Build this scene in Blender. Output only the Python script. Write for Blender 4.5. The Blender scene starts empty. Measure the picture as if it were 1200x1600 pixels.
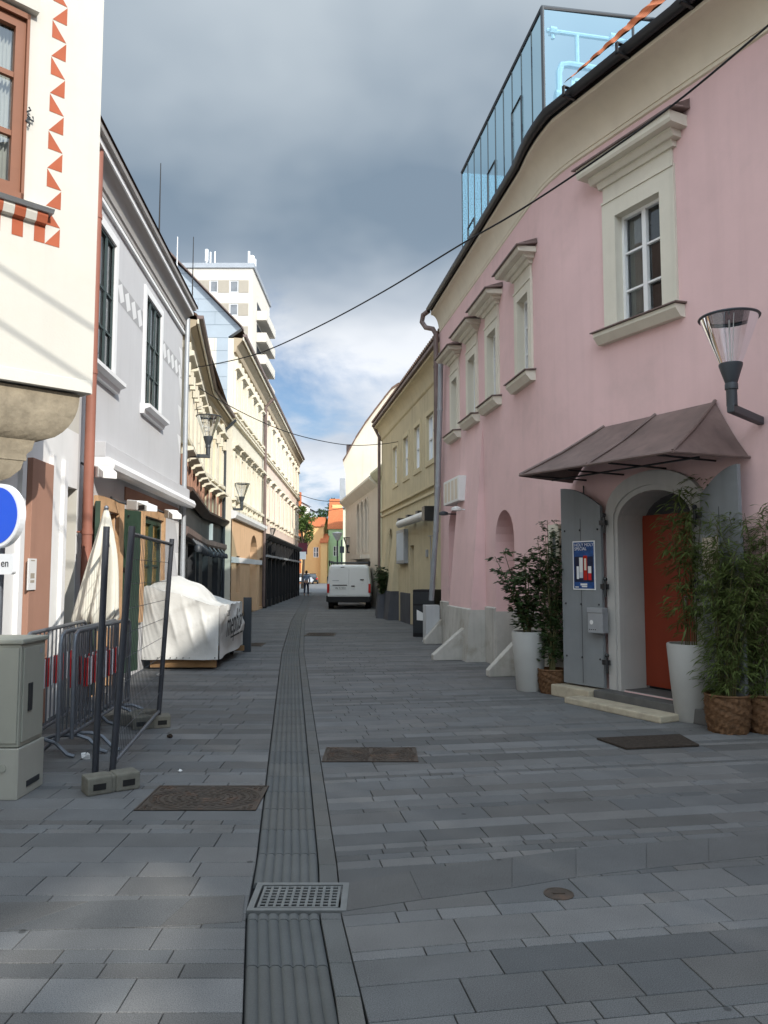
import bpy, bmesh, math, random
from math import sin, cos, pi, radians, hypot, atan, atan2, sqrt
from mathutils import Vector, Matrix
from mathutils.geometry import tessellate_polygon
random.seed(11)
C = bpy.context.scene.collection
SC = bpy.context.scene

# ---------------------------------------------------------------- camera, sky, sun
FOC = 1200.0
PITCH = atan(95 / 1200.0)
EYE = 1.6
cd = bpy.data.cameras.new("camera")
cam = bpy.data.objects.new("camera", cd)
C.objects.link(cam)
cam.location = (0, 0, EYE)
cam.rotation_euler = (pi / 2 + PITCH, 0, 0)
cd.sensor_fit = 'VERTICAL'
cd.sensor_height = 32.0
cd.lens = 32.0 * FOC / 1600.0
cd.clip_start = 0.05
cd.clip_end = 2000
SC.camera = cam
SC.view_settings.view_transform = 'Standard'
SC.view_settings.look = 'None'
SC.view_settings.gamma = 1
SC.view_settings.exposure = 0.25
SUN_AZ, SUN_EL = radians(140), radians(30)
sd = bpy.data.lights.new("sun", 'SUN')
sd.energy = 3.9
sd.angle = radians(0.5)
sd.color = (1.0, 0.94, 0.85)
sun = bpy.data.objects.new("sun", sd)
C.objects.link(sun)
TOSUN = Vector((sin(SUN_AZ) * cos(SUN_EL), cos(SUN_AZ) * cos(SUN_EL), sin(SUN_EL)))
sun.rotation_euler = (-TOSUN).to_track_quat('-Z', 'Y').to_euler()
sun.location = (8, -10, 20)

wd = bpy.data.worlds.new("World")
SC.world = wd
wd.use_nodes = True


def world_nodes():
    nt = wd.node_tree
    nt.nodes.clear()
    N = lambda t, **k: _node(nt, t, **k)
    L = nt.links.new
    out = N('ShaderNodeOutputWorld')
    bg = N('ShaderNodeBackground')
    bg.inputs['Strength'].default_value = 0.1
    sky = N('ShaderNodeTexSky')
    sky.sky_type = 'NISHITA'
    sky.sun_disc = False
    sky.sun_elevation = SUN_EL
    sky.sun_rotation = SUN_AZ
    sky.dust_density = 0.2
    sky.ozone_density = 3.0
    tc = N('ShaderNodeTexCoord')
    sep = N('ShaderNodeSeparateXYZ')
    L(tc.outputs['Generated'], sep.inputs[0])
    # cloud layer seen on a plane overhead
    zz = math_(nt, 'ADD', sep.outputs['Z'], 0.30)
    px = math_(nt, 'DIVIDE', sep.outputs['X'], zz)
    py = math_(nt, 'DIVIDE', sep.outputs['Y'], zz)
    cv = N('ShaderNodeCombineXYZ')
    L(px, cv.inputs[0]); L(py, cv.inputs[1])
    cv.inputs[2].default_value = 21.0
    n1 = N('ShaderNodeTexNoise'); n1.inputs['Scale'].default_value = 2.3; n1.inputs['Detail'].default_value = 9; n1.inputs['Roughness'].default_value = 0.56
    n1.inputs['Distortion'].default_value = 0.25
    L(cv.outputs[0], n1.inputs['Vector'])
    n2 = N('ShaderNodeTexNoise'); n2.inputs['Scale'].default_value = 1.05; n2.inputs['Detail'].default_value = 5; n2.inputs['Roughness'].default_value = 0.5
    L(cv.outputs[0], n2.inputs['Vector'])
    # heavy cover overhead, broken cloud low in front
    el = N('ShaderNodeMapRange'); el.interpolation_type = 'SMOOTHSTEP'
    el.inputs['From Min'].default_value = 0.29; el.inputs['From Max'].default_value = 0.47
    el.inputs['To Min'].default_value = 0.06; el.inputs['To Max'].default_value = 0.33
    L(sep.outputs['Z'], el.inputs['Value'])
    cov = math_(nt, 'ADD', n1.outputs['Fac'], el.outputs[0])
    cr = N('ShaderNodeMapRange'); cr.interpolation_type = 'SMOOTHSTEP'
    cr.inputs['From Min'].default_value = 0.44; cr.inputs['From Max'].default_value = 0.66
    L(cov, cr.inputs['Value'])
    # cloud colour: grey undersides high up, white low; brighter on the sun's side
    cel = N('ShaderNodeMapRange'); cel.interpolation_type = 'SMOOTHSTEP'
    cel.inputs['From Min'].default_value = 0.25; cel.inputs['From Max'].default_value = 0.44
    L(sep.outputs['Z'], cel.inputs['Value'])
    low = N('ShaderNodeMix'); low.data_type = 'RGBA'
    low.inputs['A'].default_value = (2.3, 3.1, 4.2, 1); low.inputs['B'].default_value = (8.0, 8.3, 8.8, 1)
    lo = N('ShaderNodeMapRange'); lo.inputs['From Min'].default_value = 0.34; lo.inputs['From Max'].default_value = 0.54
    L(n2.outputs['Fac'], lo.inputs['Value']); L(lo.outputs[0], low.inputs['Factor'])
    hi = N('ShaderNodeMix'); hi.data_type = 'RGBA'
    hi.inputs['A'].default_value = (2.0, 2.65, 3.4, 1); hi.inputs['B'].default_value = (5.0, 5.6, 6.1, 1)
    h2 = N('ShaderNodeMapRange'); h2.inputs['From Min'].default_value = 0.38; h2.inputs['From Max'].default_value = 0.62
    L(n2.outputs['Fac'], h2.inputs['Value']); L(h2.outputs[0], hi.inputs['Factor'])
    cc = N('ShaderNodeMix'); cc.data_type = 'RGBA'
    L(cel.outputs[0], cc.inputs['Factor']); L(low.outputs['Result'], cc.inputs['A']); L(hi.outputs['Result'], cc.inputs['B'])
    vm = N('ShaderNodeVectorMath'); vm.operation = 'DOT_PRODUCT'
    L(tc.outputs['Generated'], vm.inputs[0]); vm.inputs[1].default_value = TOSUN
    ss = N('ShaderNodeMapRange'); ss.interpolation_type = 'SMOOTHSTEP'
    ss.inputs['From Min'].default_value = -0.1; ss.inputs['From Max'].default_value = 0.95
    ss.inputs['To Min'].default_value = 1.0; ss.inputs['To Max'].default_value = SUNSIDE
    L(vm.outputs['Value'], ss.inputs['Value'])
    sc_ = N('ShaderNodeVectorMath'); sc_.operation = 'SCALE'
    L(cc.outputs['Result'], sc_.inputs[0]); L(ss.outputs[0], sc_.inputs['Scale'])
    hz = N('ShaderNodeMix'); hz.data_type = 'RGBA'
    hzr = N('ShaderNodeMapRange'); hzr.interpolation_type = 'SMOOTHSTEP'
    hzr.inputs['From Min'].default_value = 0.05; hzr.inputs['From Max'].default_value = 0.24
    hzr.inputs['To Min'].default_value = 0.85; hzr.inputs['To Max'].default_value = 0.0
    L(sep.outputs['Z'], hzr.inputs['Value']); L(hzr.outputs[0], hz.inputs['Factor'])
    L(sky.outputs[0], hz.inputs['A']); hz.inputs['B'].default_value = (2.4, 3.7, 5.6, 1)
    mx = N('ShaderNodeMix'); mx.data_type = 'RGBA'
    L(cr.outputs[0], mx.inputs['Factor']); L(hz.outputs['Result'], mx.inputs['A']); L(sc_.outputs[0], mx.inputs['B'])
    L(mx.outputs['Result'], bg.inputs['Color'])
    L(bg.outputs[0], out.inputs[0])


SUNSIDE = 5.0


def _node(nt, t, **k):
    n = nt.nodes.new(t)
    for a, v in k.items():
        setattr(n, a, v)
    return n


def math_(nt, op, a, b=None):
    n = nt.nodes.new('ShaderNodeMath')
    n.operation = op
    for i, v in enumerate((a, b)):
        if v is None:
            continue
        if isinstance(v, (int, float)):
            n.inputs[i].default_value = v
        else:
            nt.links.new(v, n.inputs[i])
    return n.outputs[0]


world_nodes()

# ---------------------------------------------------------------- helpers: pixels to places
CP, SP = cos(PITCH), sin(PITCH)


def ray(px, py):
    a = (px - 600) / FOC
    b = (800 - py) / FOC
    return (a, CP - b * SP, SP + b * CP)


def G(px, py, z=0.0):
    d = ray(px, py)
    t = (z - EYE) / d[2]
    return Vector((d[0] * t, d[1] * t, z))


def atY(px, py, Y):
    d = ray(px, py)
    t = Y / d[1]
    return Vector((d[0] * t, Y, EYE + d[2] * t))


class Fr:
    """a vertical plane: s along, n out to the street, z up"""
    def __init__(self, A, B, out=(-0.8, 8)):
        self.A = Vector(A[:2]); self.B = Vector(B[:2])
        d = self.B - self.A
        self.L = d.length
        self.u = d / self.L
        n = Vector((self.u.y, -self.u.x))
        if n.dot(Vector(out) - self.A) < 0:
            n = -n
        self.n = n

    def p(self, s, n, z):
        q = self.A + self.u * s + self.n * n
        return Vector((q.x, q.y, z))

    def hit(self, px, py, n=0.0):
        d = ray(px, py)
        A = self.A + self.n * n
        det = -d[0] * self.u.y + self.u.x * d[1]
        t = (-A.x * self.u.y + self.u.x * A.y) / det
        q = Vector((d[0] * t, d[1] * t))
        return (q - A).dot(self.u), EYE + d[2] * t

    def shift(self, n):
        return Fr(self.A + self.n * n, self.B + self.n * n, self.A + self.n * (n + 1) + self.u * self.L / 2)


def XY(ox, oy, rot=0.0):
    """a free frame: s to the right, n to the viewer"""
    f = Fr((ox, oy), (ox + cos(rot), oy + sin(rot)), (ox + sin(rot), oy - cos(rot)))
    return f


# ---------------------------------------------------------------- helpers: mesh and objects
LOC = {}


def wloc(o):
    v = Vector((0, 0, 0))
    while o is not None:
        v = v + o.location
        o = o.parent
    return v


class M:
    def __init__(self):
        self.v = []; self.f = []; self.mi = []; self.cur = 0; self.tint = None

    def poly(self, pts):
        i = len(self.v)
        self.v += [tuple(p) for p in pts]
        self.f.append(tuple(range(i, i + len(pts))))
        self.mi.append(self.cur)
        return self

    def grid(self, rows, close=False):
        i = len(self.v)
        w = len(rows[0])
        for r in rows:
            self.v += [tuple(p) for p in r]
        for a in range(len(rows) - 1):
            for b in range(w if close else w - 1):
                c = (b + 1) % w
                self.f.append((i + a * w + b, i + a * w + c, i + (a + 1) * w + c, i + (a + 1) * w + b))
                self.mi.append(self.cur)
        return self

    def prism(self, fr, pts, n0, n1):
        a = [fr.p(s, n0, z) for s, z in pts]
        b = [fr.p(s, n1, z) for s, z in pts]
        self.poly(b); self.poly(a[::-1])
        k = len(pts)
        for i in range(k):
            j = (i + 1) % k
            self.poly([a[i], a[j], b[j], b[i]])
        return self

    def box(self, fr, s0, s1, n0, n1, z0, z1):
        return self.prism(fr, [(s0, z0), (s1, z0), (s1, z1), (s0, z1)], n0, n1)

    def slab(self, pts, z0, z1):
        """polygon in plan, extruded up"""
        a = [Vector((x, y, z0)) for x, y in pts]
        b = [Vector((x, y, z1)) for x, y in pts]
        self.poly(b); self.poly(a[::-1])
        k = len(pts)
        for i in range(k):
            j = (i + 1) % k
            self.poly([a[i], a[j], b[j], b[i]])
        return self

    def tube(self, pts, r, k=8, caps=True):
        pts = [Vector(p) for p in pts]
        rs = r if isinstance(r, (list, tuple)) else [r] * len(pts)
        rows = []
        up = None
        for i, p in enumerate(pts):
            d = (pts[min(i + 1, len(pts) - 1)] - pts[max(i - 1, 0)])
            if d.length < 1e-9:
                d = Vector((0, 0, 1))
            d.normalize()
            if up is None:
                up = Vector((0, 0, 1)) if abs(d.z) < 0.9 else Vector((1, 0, 0))
            x = d.cross(up)
            if x.length < 1e-6:
                x = d.cross(Vector((1, 0.3, 0)))
            x.normalize()
            y = x.cross(d); up = y
            rows.append([p + (x * cos(2 * pi * j / k) + y * sin(2 * pi * j / k)) * rs[i] for j in range(k)])
        self.grid(rows, close=True)
        if caps:
            self.poly(rows[0][::-1]); self.poly(rows[-1])
        return self

    def lathe(self, c, prof, k=24, caps=True):
        c = Vector(c)
        rows = [[c + Vector((r * cos(2 * pi * j / k), r * sin(2 * pi * j / k), z)) for j in range(k)] for r, z in prof]
        self.grid(rows, close=True)
        if caps:
            self.poly(rows[0][::-1]); self.poly(rows[-1])
        return self

    def sweep(self, path, prof, out, caps=True, closed=True):
        """profile (n, z) along a plan path, mitred; n points to the side of out"""
        P = [Vector(p[:2]) for p in path]
        ns = []
        for i in range(len(P) - 1):
            d = (P[i + 1] - P[i]).normalized()
            n = Vector((d.y, -d.x))
            if n.dot(Vector(out) - P[i]) < 0:
                n = -n
            ns.append(n)
        rows = []
        for i, p in enumerate(P):
            if i == 0:
                m = ns[0]
            elif i == len(P) - 1:
                m = ns[-1]
            else:
                m = (ns[i - 1] + ns[i]).normalized()
                m = m / max(0.3, m.dot(ns[i]))
            rows.append([Vector((p.x + m.x * n, p.y + m.y * n, z)) for n, z in prof])
        self.grid(rows, close=closed)
        if caps and closed:
            self.poly(rows[0][::-1]); self.poly(rows[-1])
        return self

    def ball(self, c, r, k=10, sq=(1, 1, 1)):
        c = Vector(c)
        rows = []
        for i in range(k // 2 + 1):
            t = -pi / 2 + pi * i / (k // 2)
            rr = max(1e-4, cos(t)) * r
            rows.append([c + Vector((rr * cos(2 * pi * j / k) * sq[0], rr * sin(2 * pi * j / k) * sq[1], r * sin(t) * sq[2])) for j in range(k)])
        return self.grid(rows, close=True)

    def split(self, name, mat, parent, **k):
        """every loose piece of this builder becomes a part of its own"""
        par = {}
        def find(x):
            while par[x] != x:
                par[x] = par[par[x]]; x = par[x]
            return x
        keys = [tuple(round(c * 2000) for c in v) for v in self.v]
        for q in keys:
            par.setdefault(q, q)
        for f in self.f:
            r = find(keys[f[0]])
            for i in f[1:]:
                par[find(keys[i])] = r
        groups = {}
        for f in self.f:
            groups.setdefault(find(keys[f[0]]), []).append(f)
        out = []
        for fs in groups.values():
            m = M(); mp = {}
            for f in fs:
                for i in f:
                    if i not in mp:
                        mp[i] = len(m.v); m.v.append(self.v[i])
                m.f.append(tuple(mp[i] for i in f)); m.mi.append(0)
            out.append(m.build(name, mat, parent, **k))
        return out

    def build(self, name, mat, parent=None, smooth=False, bevel=0, loc=None, merge=False):
        me = bpy.data.meshes.new(name)
        org = wloc(parent) if parent is not None else Vector(loc or (0, 0, 0))
        me.from_pydata([(v[0] - org.x, v[1] - org.y, v[2] - org.z) for v in self.v], [], self.f)
        ms = mat if isinstance(mat, (list, tuple)) else [mat]
        for m in ms:
            me.materials.append(m)
        if len(ms) > 1:
            me.polygons.foreach_set('material_index', self.mi)
        if self.tint is not None:
            ca = me.color_attributes.new('tint', 'FLOAT_COLOR', 'CORNER')
            buf = []
            for p, t in zip(me.polygons, self.tint):
                for _ in range(p.loop_total):
                    buf += [t[0], t[1], t[2], 1.0]
            ca.data.foreach_set('color', buf)
        if bevel or merge:
            bm = bmesh.new(); bm.from_mesh(me)
            bmesh.ops.remove_doubles(bm, verts=bm.verts, dist=1e-4)
            bmesh.ops.recalc_face_normals(bm, faces=bm.faces)
            if bevel:
                es = [e for e in bm.edges if len(e.link_faces) == 2 and e.calc_face_angle(0) > 0.5]
                bmesh.ops.bevel(bm, geom=es, offset=bevel, segments=2, profile=0.6, affect='EDGES', clamp_overlap=True)
            bm.to_mesh(me); bm.free()
        if smooth:
            me.polygons.foreach_set('use_smooth', [True] * len(me.polygons))
            if smooth != 'all':
                try:
                    me.set_sharp_from_angle(angle=radians(40))
                except Exception:
                    pass
        me.update()
        o = bpy.data.objects.new(name, me)
        C.objects.link(o)
        if parent is not None:
            o.parent = parent
        else:
            o.location = org
        return o


def tag(o, label=None, cat=None, group=None, kind=None):
    for k, v in (('label', label), ('category', cat), ('group', group), ('kind', kind)):
        if v:
            o[k] = v
    return o


def thing(name, label, cat, loc=(0, 0, 0), group=None, rot=0.0):
    o = bpy.data.objects.new(name, None)
    o.empty_display_size = 0.2
    C.objects.link(o)
    o.location = loc
    o.rotation_euler = (0, 0, rot)
    return tag(o, label, cat, group)


def dup(root, loc, rot, label, group=None):
    def cp(o, par):
        c = o.copy(); C.objects.link(c); c.parent = par
        for ch in list(o.children):
            cp(ch, c)
        return c
    r = cp(root, None)
    r.location = loc; r.rotation_euler = (0, 0, rot)
    tag(r, label, None, group)
    return r


def text(parent, s, size, o, right, up, mat, name='lettering', shear=0.0, depth=0.001, align='LEFT'):
    cu = bpy.data.curves.new(name, 'FONT')
    cu.body = s; cu.size = size; cu.extrude = depth; cu.align_x = align; cu.shear = shear
    t = bpy.data.objects.new('tmp', cu)
    C.objects.link(t)
    bpy.context.view_layer.update()
    me = bpy.data.meshes.new_from_object(t.evaluated_get(bpy.context.evaluated_depsgraph_get()))
    bpy.data.objects.remove(t); bpy.data.curves.remove(cu)
    r = Vector(right).normalized(); u = Vector(up).normalized(); n = r.cross(u)
    mt = Matrix(((r.x, u.x, n.x, o[0]), (r.y, u.y, n.y, o[1]), (r.z, u.z, n.z, o[2]), (0, 0, 0, 1)))
    org = wloc(parent)
    me.transform(Matrix.Translation(-org) @ mt)
    me.materials.clear(); me.materials.append(mat)
    ob = bpy.data.objects.new(name, me)
    C.objects.link(ob); ob.parent = parent
    return ob


# ---------------------------------------------------------------- materials
MATS = {}


def mat(name, col, rough=0.85, var=0.10, scale=1.5, bump=0.0, bscale=60.0, spec=0.3, metal=0.0, streak=0.0, stain=None,
        tint=False, gum=False, speck=0.0, sub=None, coat=0.0, alpha=None, rvar=0.0, bdist=0.004):
    if name in MATS:
        return MATS[name]
    m = bpy.data.materials.new(name)
    MATS[name] = m
    m.use_nodes = True
    nt = m.node_tree
    L = nt.links.new
    b = nt.nodes['Principled BSDF']
    b.inputs['Roughness'].default_value = rough
    b.inputs['Specular IOR Level'].default_value = spec
    b.inputs['Metallic'].default_value = metal
    b.inputs['Coat Weight'].default_value = coat
    tc = _node(nt, 'ShaderNodeTexCoord')
    co = tc.outputs['Object']
    nz = _node(nt, 'ShaderNodeTexNoise'); nz.inputs['Scale'].default_value = scale; nz.inputs['Detail'].default_value = 8; nz.inputs['Roughness'].default_value = 0.62
    L(co, nz.inputs['Vector'])
    mr = _node(nt, 'ShaderNodeMapRange')
    mr.inputs['From Min'].default_value = 0.25; mr.inputs['From Max'].default_value = 0.75
    mr.inputs['To Min'].default_value = 1 - var; mr.inputs['To Max'].default_value = 1 + var
    L(nz.outputs['Fac'], mr.inputs['Value'])
    val = mr.outputs[0]
    if speck:
        n3 = _node(nt, 'ShaderNodeTexNoise'); n3.inputs['Scale'].default_value = 220; n3.inputs['Detail'].default_value = 2
        L(co, n3.inputs['Vector'])
        m3 = _node(nt, 'ShaderNodeMapRange'); m3.inputs['From Min'].default_value = 0.3; m3.inputs['From Max'].default_value = 0.7
        m3.inputs['To Min'].default_value = 1 - speck; m3.inputs['To Max'].default_value = 1 + speck
        L(n3.outputs['Fac'], m3.inputs['Value'])
        val = math_(nt, 'MULTIPLY', val, m3.outputs[0])
    if streak:
        mp = _node(nt, 'ShaderNodeMapping'); mp.inputs['Scale'].default_value = (7, 7, 0.35)
        L(co, mp.inputs['Vector'])
        n4 = _node(nt, 'ShaderNodeTexNoise'); n4.inputs['Scale'].default_value = 1.0; n4.inputs['Detail'].default_value = 6
        L(mp.outputs[0], n4.inputs['Vector'])
        m4 = _node(nt, 'ShaderNodeMapRange'); m4.inputs['From Min'].default_value = 0.5; m4.inputs['From Max'].default_value = 0.8
        m4.inputs['To Min'].default_value = 1.0; m4.inputs['To Max'].default_value = 1 - streak
        L(n4.outputs['Fac'], m4.inputs['Value'])
        val = math_(nt, 'MULTIPLY', val, m4.outputs[0])
    rgb = _node(nt, 'ShaderNodeRGB'); rgb.outputs[0].default_value = (*col, 1)
    cur = rgb.outputs[0]
    if stain:
        n5 = _node(nt, 'ShaderNodeTexNoise'); n5.inputs['Scale'].default_value = stain[2] if len(stain) > 2 else 1.7; n5.inputs['Detail'].default_value = 7
        n5.inputs['Roughness'].default_value = 0.68
        L(co, n5.inputs['Vector'])
        m5 = _node(nt, 'ShaderNodeMapRange'); m5.inputs['From Min'].default_value = 0.52; m5.inputs['From Max'].default_value = 0.72
        m5.inputs['To Max'].default_value = stain[1]
        L(n5.outputs['Fac'], m5.inputs['Value'])
        mx = _node(nt, 'ShaderNodeMix'); mx.data_type = 'RGBA'
        L(m5.outputs[0], mx.inputs['Factor']); L(cur, mx.inputs['A']); mx.inputs['B'].default_value = (*stain[0], 1)
        cur = mx.outputs['Result']
    if tint:
        at = _node(nt, 'ShaderNodeAttribute'); at.attribute_name = 'tint'
        mm = _node(nt, 'ShaderNodeMix'); mm.data_type = 'RGBA'; mm.blend_type = 'MULTIPLY'; mm.inputs['Factor'].default_value = 1
        L(cur, mm.inputs['A']); L(at.outputs['Color'], mm.inputs['B'])
        cur = mm.outputs['Result']
    if gum:
        vo = _node(nt, 'ShaderNodeTexVoronoi'); vo.inputs['Scale'].default_value = 2.1; vo.inputs['Randomness'].default_value = 1.0
        L(co, vo.inputs['Vector'])
        mg = _node(nt, 'ShaderNodeMapRange'); mg.inputs['From Min'].default_value = 0.030; mg.inputs['From Max'].default_value = 0.042
        mg.inputs['To Min'].default_value = 0.45; mg.inputs['To Max'].default_value = 1.0
        L(vo.outputs['Distance'], mg.inputs['Value'])
        val = math_(nt, 'MULTIPLY', val, mg.outputs[0])
    sc = _node(nt, 'ShaderNodeVectorMath'); sc.operation = 'SCALE'
    L(cur, sc.inputs[0]); L(val, sc.inputs['Scale'])
    L(sc.outputs[0], b.inputs['Base Color'])
    if rvar:
        m6 = _node(nt, 'ShaderNodeMapRange'); m6.inputs['From Min'].default_value = 0.3; m6.inputs['From Max'].default_value = 0.7
        m6.inputs['To Min'].default_value = rough - rvar; m6.inputs['To Max'].default_value = rough + rvar
        L(nz.outputs['Fac'], m6.inputs['Value']); L(m6.outputs[0], b.inputs['Roughness'])
    if bump:
        nb = _node(nt, 'ShaderNodeTexNoise'); nb.inputs['Scale'].default_value = bscale; nb.inputs['Detail'].default_value = 5
        L(co, nb.inputs['Vector'])
        bp = _node(nt, 'ShaderNodeBump'); bp.inputs['Strength'].default_value = bump; bp.inputs['Distance'].default_value = bdist
        L(nb.outputs['Fac'], bp.inputs['Height']); L(bp.outputs[0], b.inputs['Normal'])
    if sub:
        b.inputs['Transmission Weight'].default_value = 0
        tr = _node(nt, 'ShaderNodeBsdfTranslucent'); L(sc.outputs[0], tr.inputs['Color'])
        ad = _node(nt, 'ShaderNodeMixShader'); ad.inputs[0].default_value = sub
        L(b.outputs[0], ad.inputs[1]); L(tr.outputs[0], ad.inputs[2])
        L(ad.outputs[0], nt.nodes['Material Output'].inputs[0])
    return m


def glassmat(name, col, tr=0.75, rough=0.02, glosscol=(0.9, 0.95, 1.0), ior=1.45):
    """thin clear pane: tinted pass-through plus mirror reflection"""
    if name in MATS:
        return MATS[name]
    m = bpy.data.materials.new(name); MATS[name] = m
    m.use_nodes = True
    nt = m.node_tree; nt.nodes.clear(); L = nt.links.new
    out = _node(nt, 'ShaderNodeOutputMaterial')
    t = _node(nt, 'ShaderNodeBsdfTransparent'); t.inputs[0].default_value = (*col, 1)
    g = _node(nt, 'ShaderNodeBsdfGlossy'); g.inputs[0].default_value = (*glosscol, 1); g.inputs['Roughness'].default_value = rough
    f = _node(nt, 'ShaderNodeFresnel'); f.inputs[0].default_value = ior
    fa = math_(nt, 'ADD', f.outputs[0], 1 - tr)
    fa2 = math_(nt, 'MINIMUM', fa, 1.0)
    mx = _node(nt, 'ShaderNodeMixShader')
    L(fa2, mx.inputs[0]); L(t.outputs[0], mx.inputs[1]); L(g.outputs[0], mx.inputs[2])
    L(mx.outputs[0], out.inputs[0])
    return m


def windowglass(name, col=(0.03, 0.035, 0.04)):
    m = mat(name, col, rough=0.03, var=0.5, scale=0.9, spec=0.8, bump=0.04, bscale=2.2, bdist=0.02)
    return m


PLA = dict(rough=0.92, spec=0.15, bump=0.35, bscale=55, bdist=0.003)
m_pink = mat('pink_plaster', (0.72, 0.50, 0.49), var=0.07, scale=0.9, streak=0.06, stain=((0.55, 0.40, 0.385), 0.6, 0.55), **PLA)
m_plinth = mat('grey_plinth', (0.47, 0.455, 0.42), var=0.16, scale=2.2, streak=0.22, stain=((0.25, 0.22, 0.165), 0.75, 1.6), **PLA)
m_cove = mat('cream_cove', (0.70, 0.63, 0.50), var=0.06, streak=0.05, **PLA)
m_trim = mat('cream_window_trim', (0.68, 0.64, 0.54), var=0.07, streak=0.08, **PLA)
m_whiteframe = mat('white_window_paint', (0.78, 0.78, 0.77), rough=0.5, var=0.05)
m_copper = mat('brown_sheet_metal', (0.155, 0.108, 0.096), rough=0.55, var=0.25, scale=3, spec=0.5, streak=0.3, stain=((0.24, 0.18, 0.16), 0.5, 1.6), bump=0.2, bscale=8)
m_blackmetal = mat('black_metal', (0.018, 0.019, 0.021), rough=0.42, var=0.2, spec=0.5)
m_glass = windowglass('window_glass')
m_glassl = windowglass('pale_window_glass', (0.12, 0.13, 0.14))
m_glassg = windowglass('greenish_window_glass', (0.10, 0.135, 0.125))
m_tile = mat('orange_roof_tile', (0.46, 0.14, 0.055), rough=0.8, var=0.35, scale=6, bump=0.4, bscale=40)
m_tiledark = mat('brown_roof_tile', (0.12, 0.075, 0.055), rough=0.85, var=0.35, scale=5, bump=0.4, bscale=30)
m_cream = mat('cream_plaster', (0.55, 0.535, 0.485), var=0.045, scale=1.1, streak=0.05, stain=((0.54, 0.51, 0.43), 0.4, 1.3), **PLA)
m_white = mat('white_plaster', (0.72, 0.72, 0.71), var=0.06, scale=1.4, streak=0.05, **PLA)
m_redbrown = mat('red_brown_paint', (0.36, 0.095, 0.045), rough=0.8, var=0.12, scale=4)
m_pilaster = mat('brown_pilaster_plaster', (0.36, 0.205, 0.15), var=0.08, streak=0.08, **PLA)
m_stone = mat('weathered_stone', (0.27, 0.232, 0.17), rough=0.95, var=0.3, scale=5, bump=0.8, bscale=22, streak=0.3, stain=((0.13, 0.105, 0.07), 0.6, 3.0), bdist=0.012)
m_brownwood = mat('brown_window_wood', (0.21, 0.085, 0.045), rough=0.55, var=0.12, scale=3)
m_grey = mat('light_grey_plaster', (0.52, 0.52, 0.53), var=0.045, scale=1.2, streak=0.05, **PLA)
m_greytrim = mat('white_trim', (0.74, 0.74, 0.74), rough=0.8, var=0.05)
m_curtain = mat('pale_curtain', (0.42, 0.41, 0.38), rough=0.9, var=0.1, scale=6)
m_room = mat('dim_room', (0.10, 0.082, 0.07), rough=0.9, var=0.5, scale=2)
m_clear = glassmat('clear_window_glass', (0.80, 0.84, 0.84), tr=0.93, rough=0.01)
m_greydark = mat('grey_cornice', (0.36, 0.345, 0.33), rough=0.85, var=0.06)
m_palegrey = mat('pale_painted_pattern', (0.68, 0.68, 0.68), rough=0.9, var=0.05)
m_greenwin = mat('dark_green_wood', (0.04, 0.06, 0.06), rough=0.5, var=0.15)
m_green = mat('green_shutter_paint', (0.026, 0.052, 0.034), rough=0.55, var=0.2, scale=4, streak=0.2)
m_oldstone = mat('ochre_door_stone', (0.50, 0.31, 0.17), rough=0.95, var=0.25, scale=6, bump=0.6, bscale=30, bdist=0.008)
m_downpipe = mat('red_downpipe', (0.29, 0.12, 0.085), rough=0.55, var=0.12, scale=2)
m_yel = mat('pale_yellow_plaster', (0.68, 0.60, 0.43), var=0.07, streak=0.1, **PLA)
m_yel2 = mat('cream_stucco_trim', (0.70, 0.645, 0.52), var=0.07, streak=0.1, **PLA)
m_creamB = mat('cream_townhouse_plaster', (0.70, 0.655, 0.54), var=0.06, streak=0.08, **PLA)
m_pinkB = mat('pale_rose_plaster', (0.72, 0.58, 0.49), var=0.06, streak=0.08, **PLA)
m_orange = mat('orange_ground_floor', (0.66, 0.44, 0.27), var=0.08, streak=0.12, **PLA)
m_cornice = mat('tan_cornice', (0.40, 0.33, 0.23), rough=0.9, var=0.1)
m_sheet = mat('blue_grey_sheet', (0.36, 0.42, 0.47), rough=0.5, var=0.08, spec=0.4)
m_dark = mat('charcoal_shop_panel', (0.028, 0.031, 0.035), rough=0.6, var=0.25, spec=0.4)
m_black = mat('black_shop_paint', (0.010, 0.010, 0.011), rough=0.6, var=0.2, spec=0.4)
m_ochre = mat('ochre_plaster', (0.56, 0.485, 0.33), var=0.10, scale=1.0, streak=0.18, stain=((0.43, 0.37, 0.26), 0.6, 0.9), **PLA)
m_ochretrim = mat('ochre_trim', (0.60, 0.52, 0.35), var=0.08, streak=0.1, **PLA)
m_darkplinth = mat('slate_plinth', (0.085, 0.088, 0.10), var=0.2, streak=0.2, **PLA)
m_fire = mat('pale_firewall_plaster', (0.58, 0.52, 0.42), var=0.12, scale=0.5, streak=0.12, **PLA)
m_tower = mat('tower_concrete', (0.58, 0.54, 0.47), var=0.06, scale=0.2, streak=0.12)
m_towerp = mat('tower_grey_panel', (0.36, 0.32, 0.26), var=0.08)
m_paleg = mat('pale_green_plaster', (0.55, 0.56, 0.42), var=0.08, streak=0.1, **PLA)
m_warmw = mat('warm_white_plaster', (0.58, 0.53, 0.45), var=0.08, streak=0.12, **PLA)
m_green_house = mat('mint_plaster', (0.42, 0.60, 0.36), var=0.05)
m_orange_house = mat('apricot_plaster', (0.72, 0.46, 0.21), var=0.05)
m_white_house = mat('far_white_plaster', (0.74, 0.73, 0.69), var=0.05)
m_blue_house = mat('far_pale_blue_plaster', (0.52, 0.57, 0.62), var=0.05)
m_shut = mat('grey_door_paint', (0.20, 0.215, 0.225), rough=0.6, var=0.1, scale=2.5, streak=0.15, spec=0.35)
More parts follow.
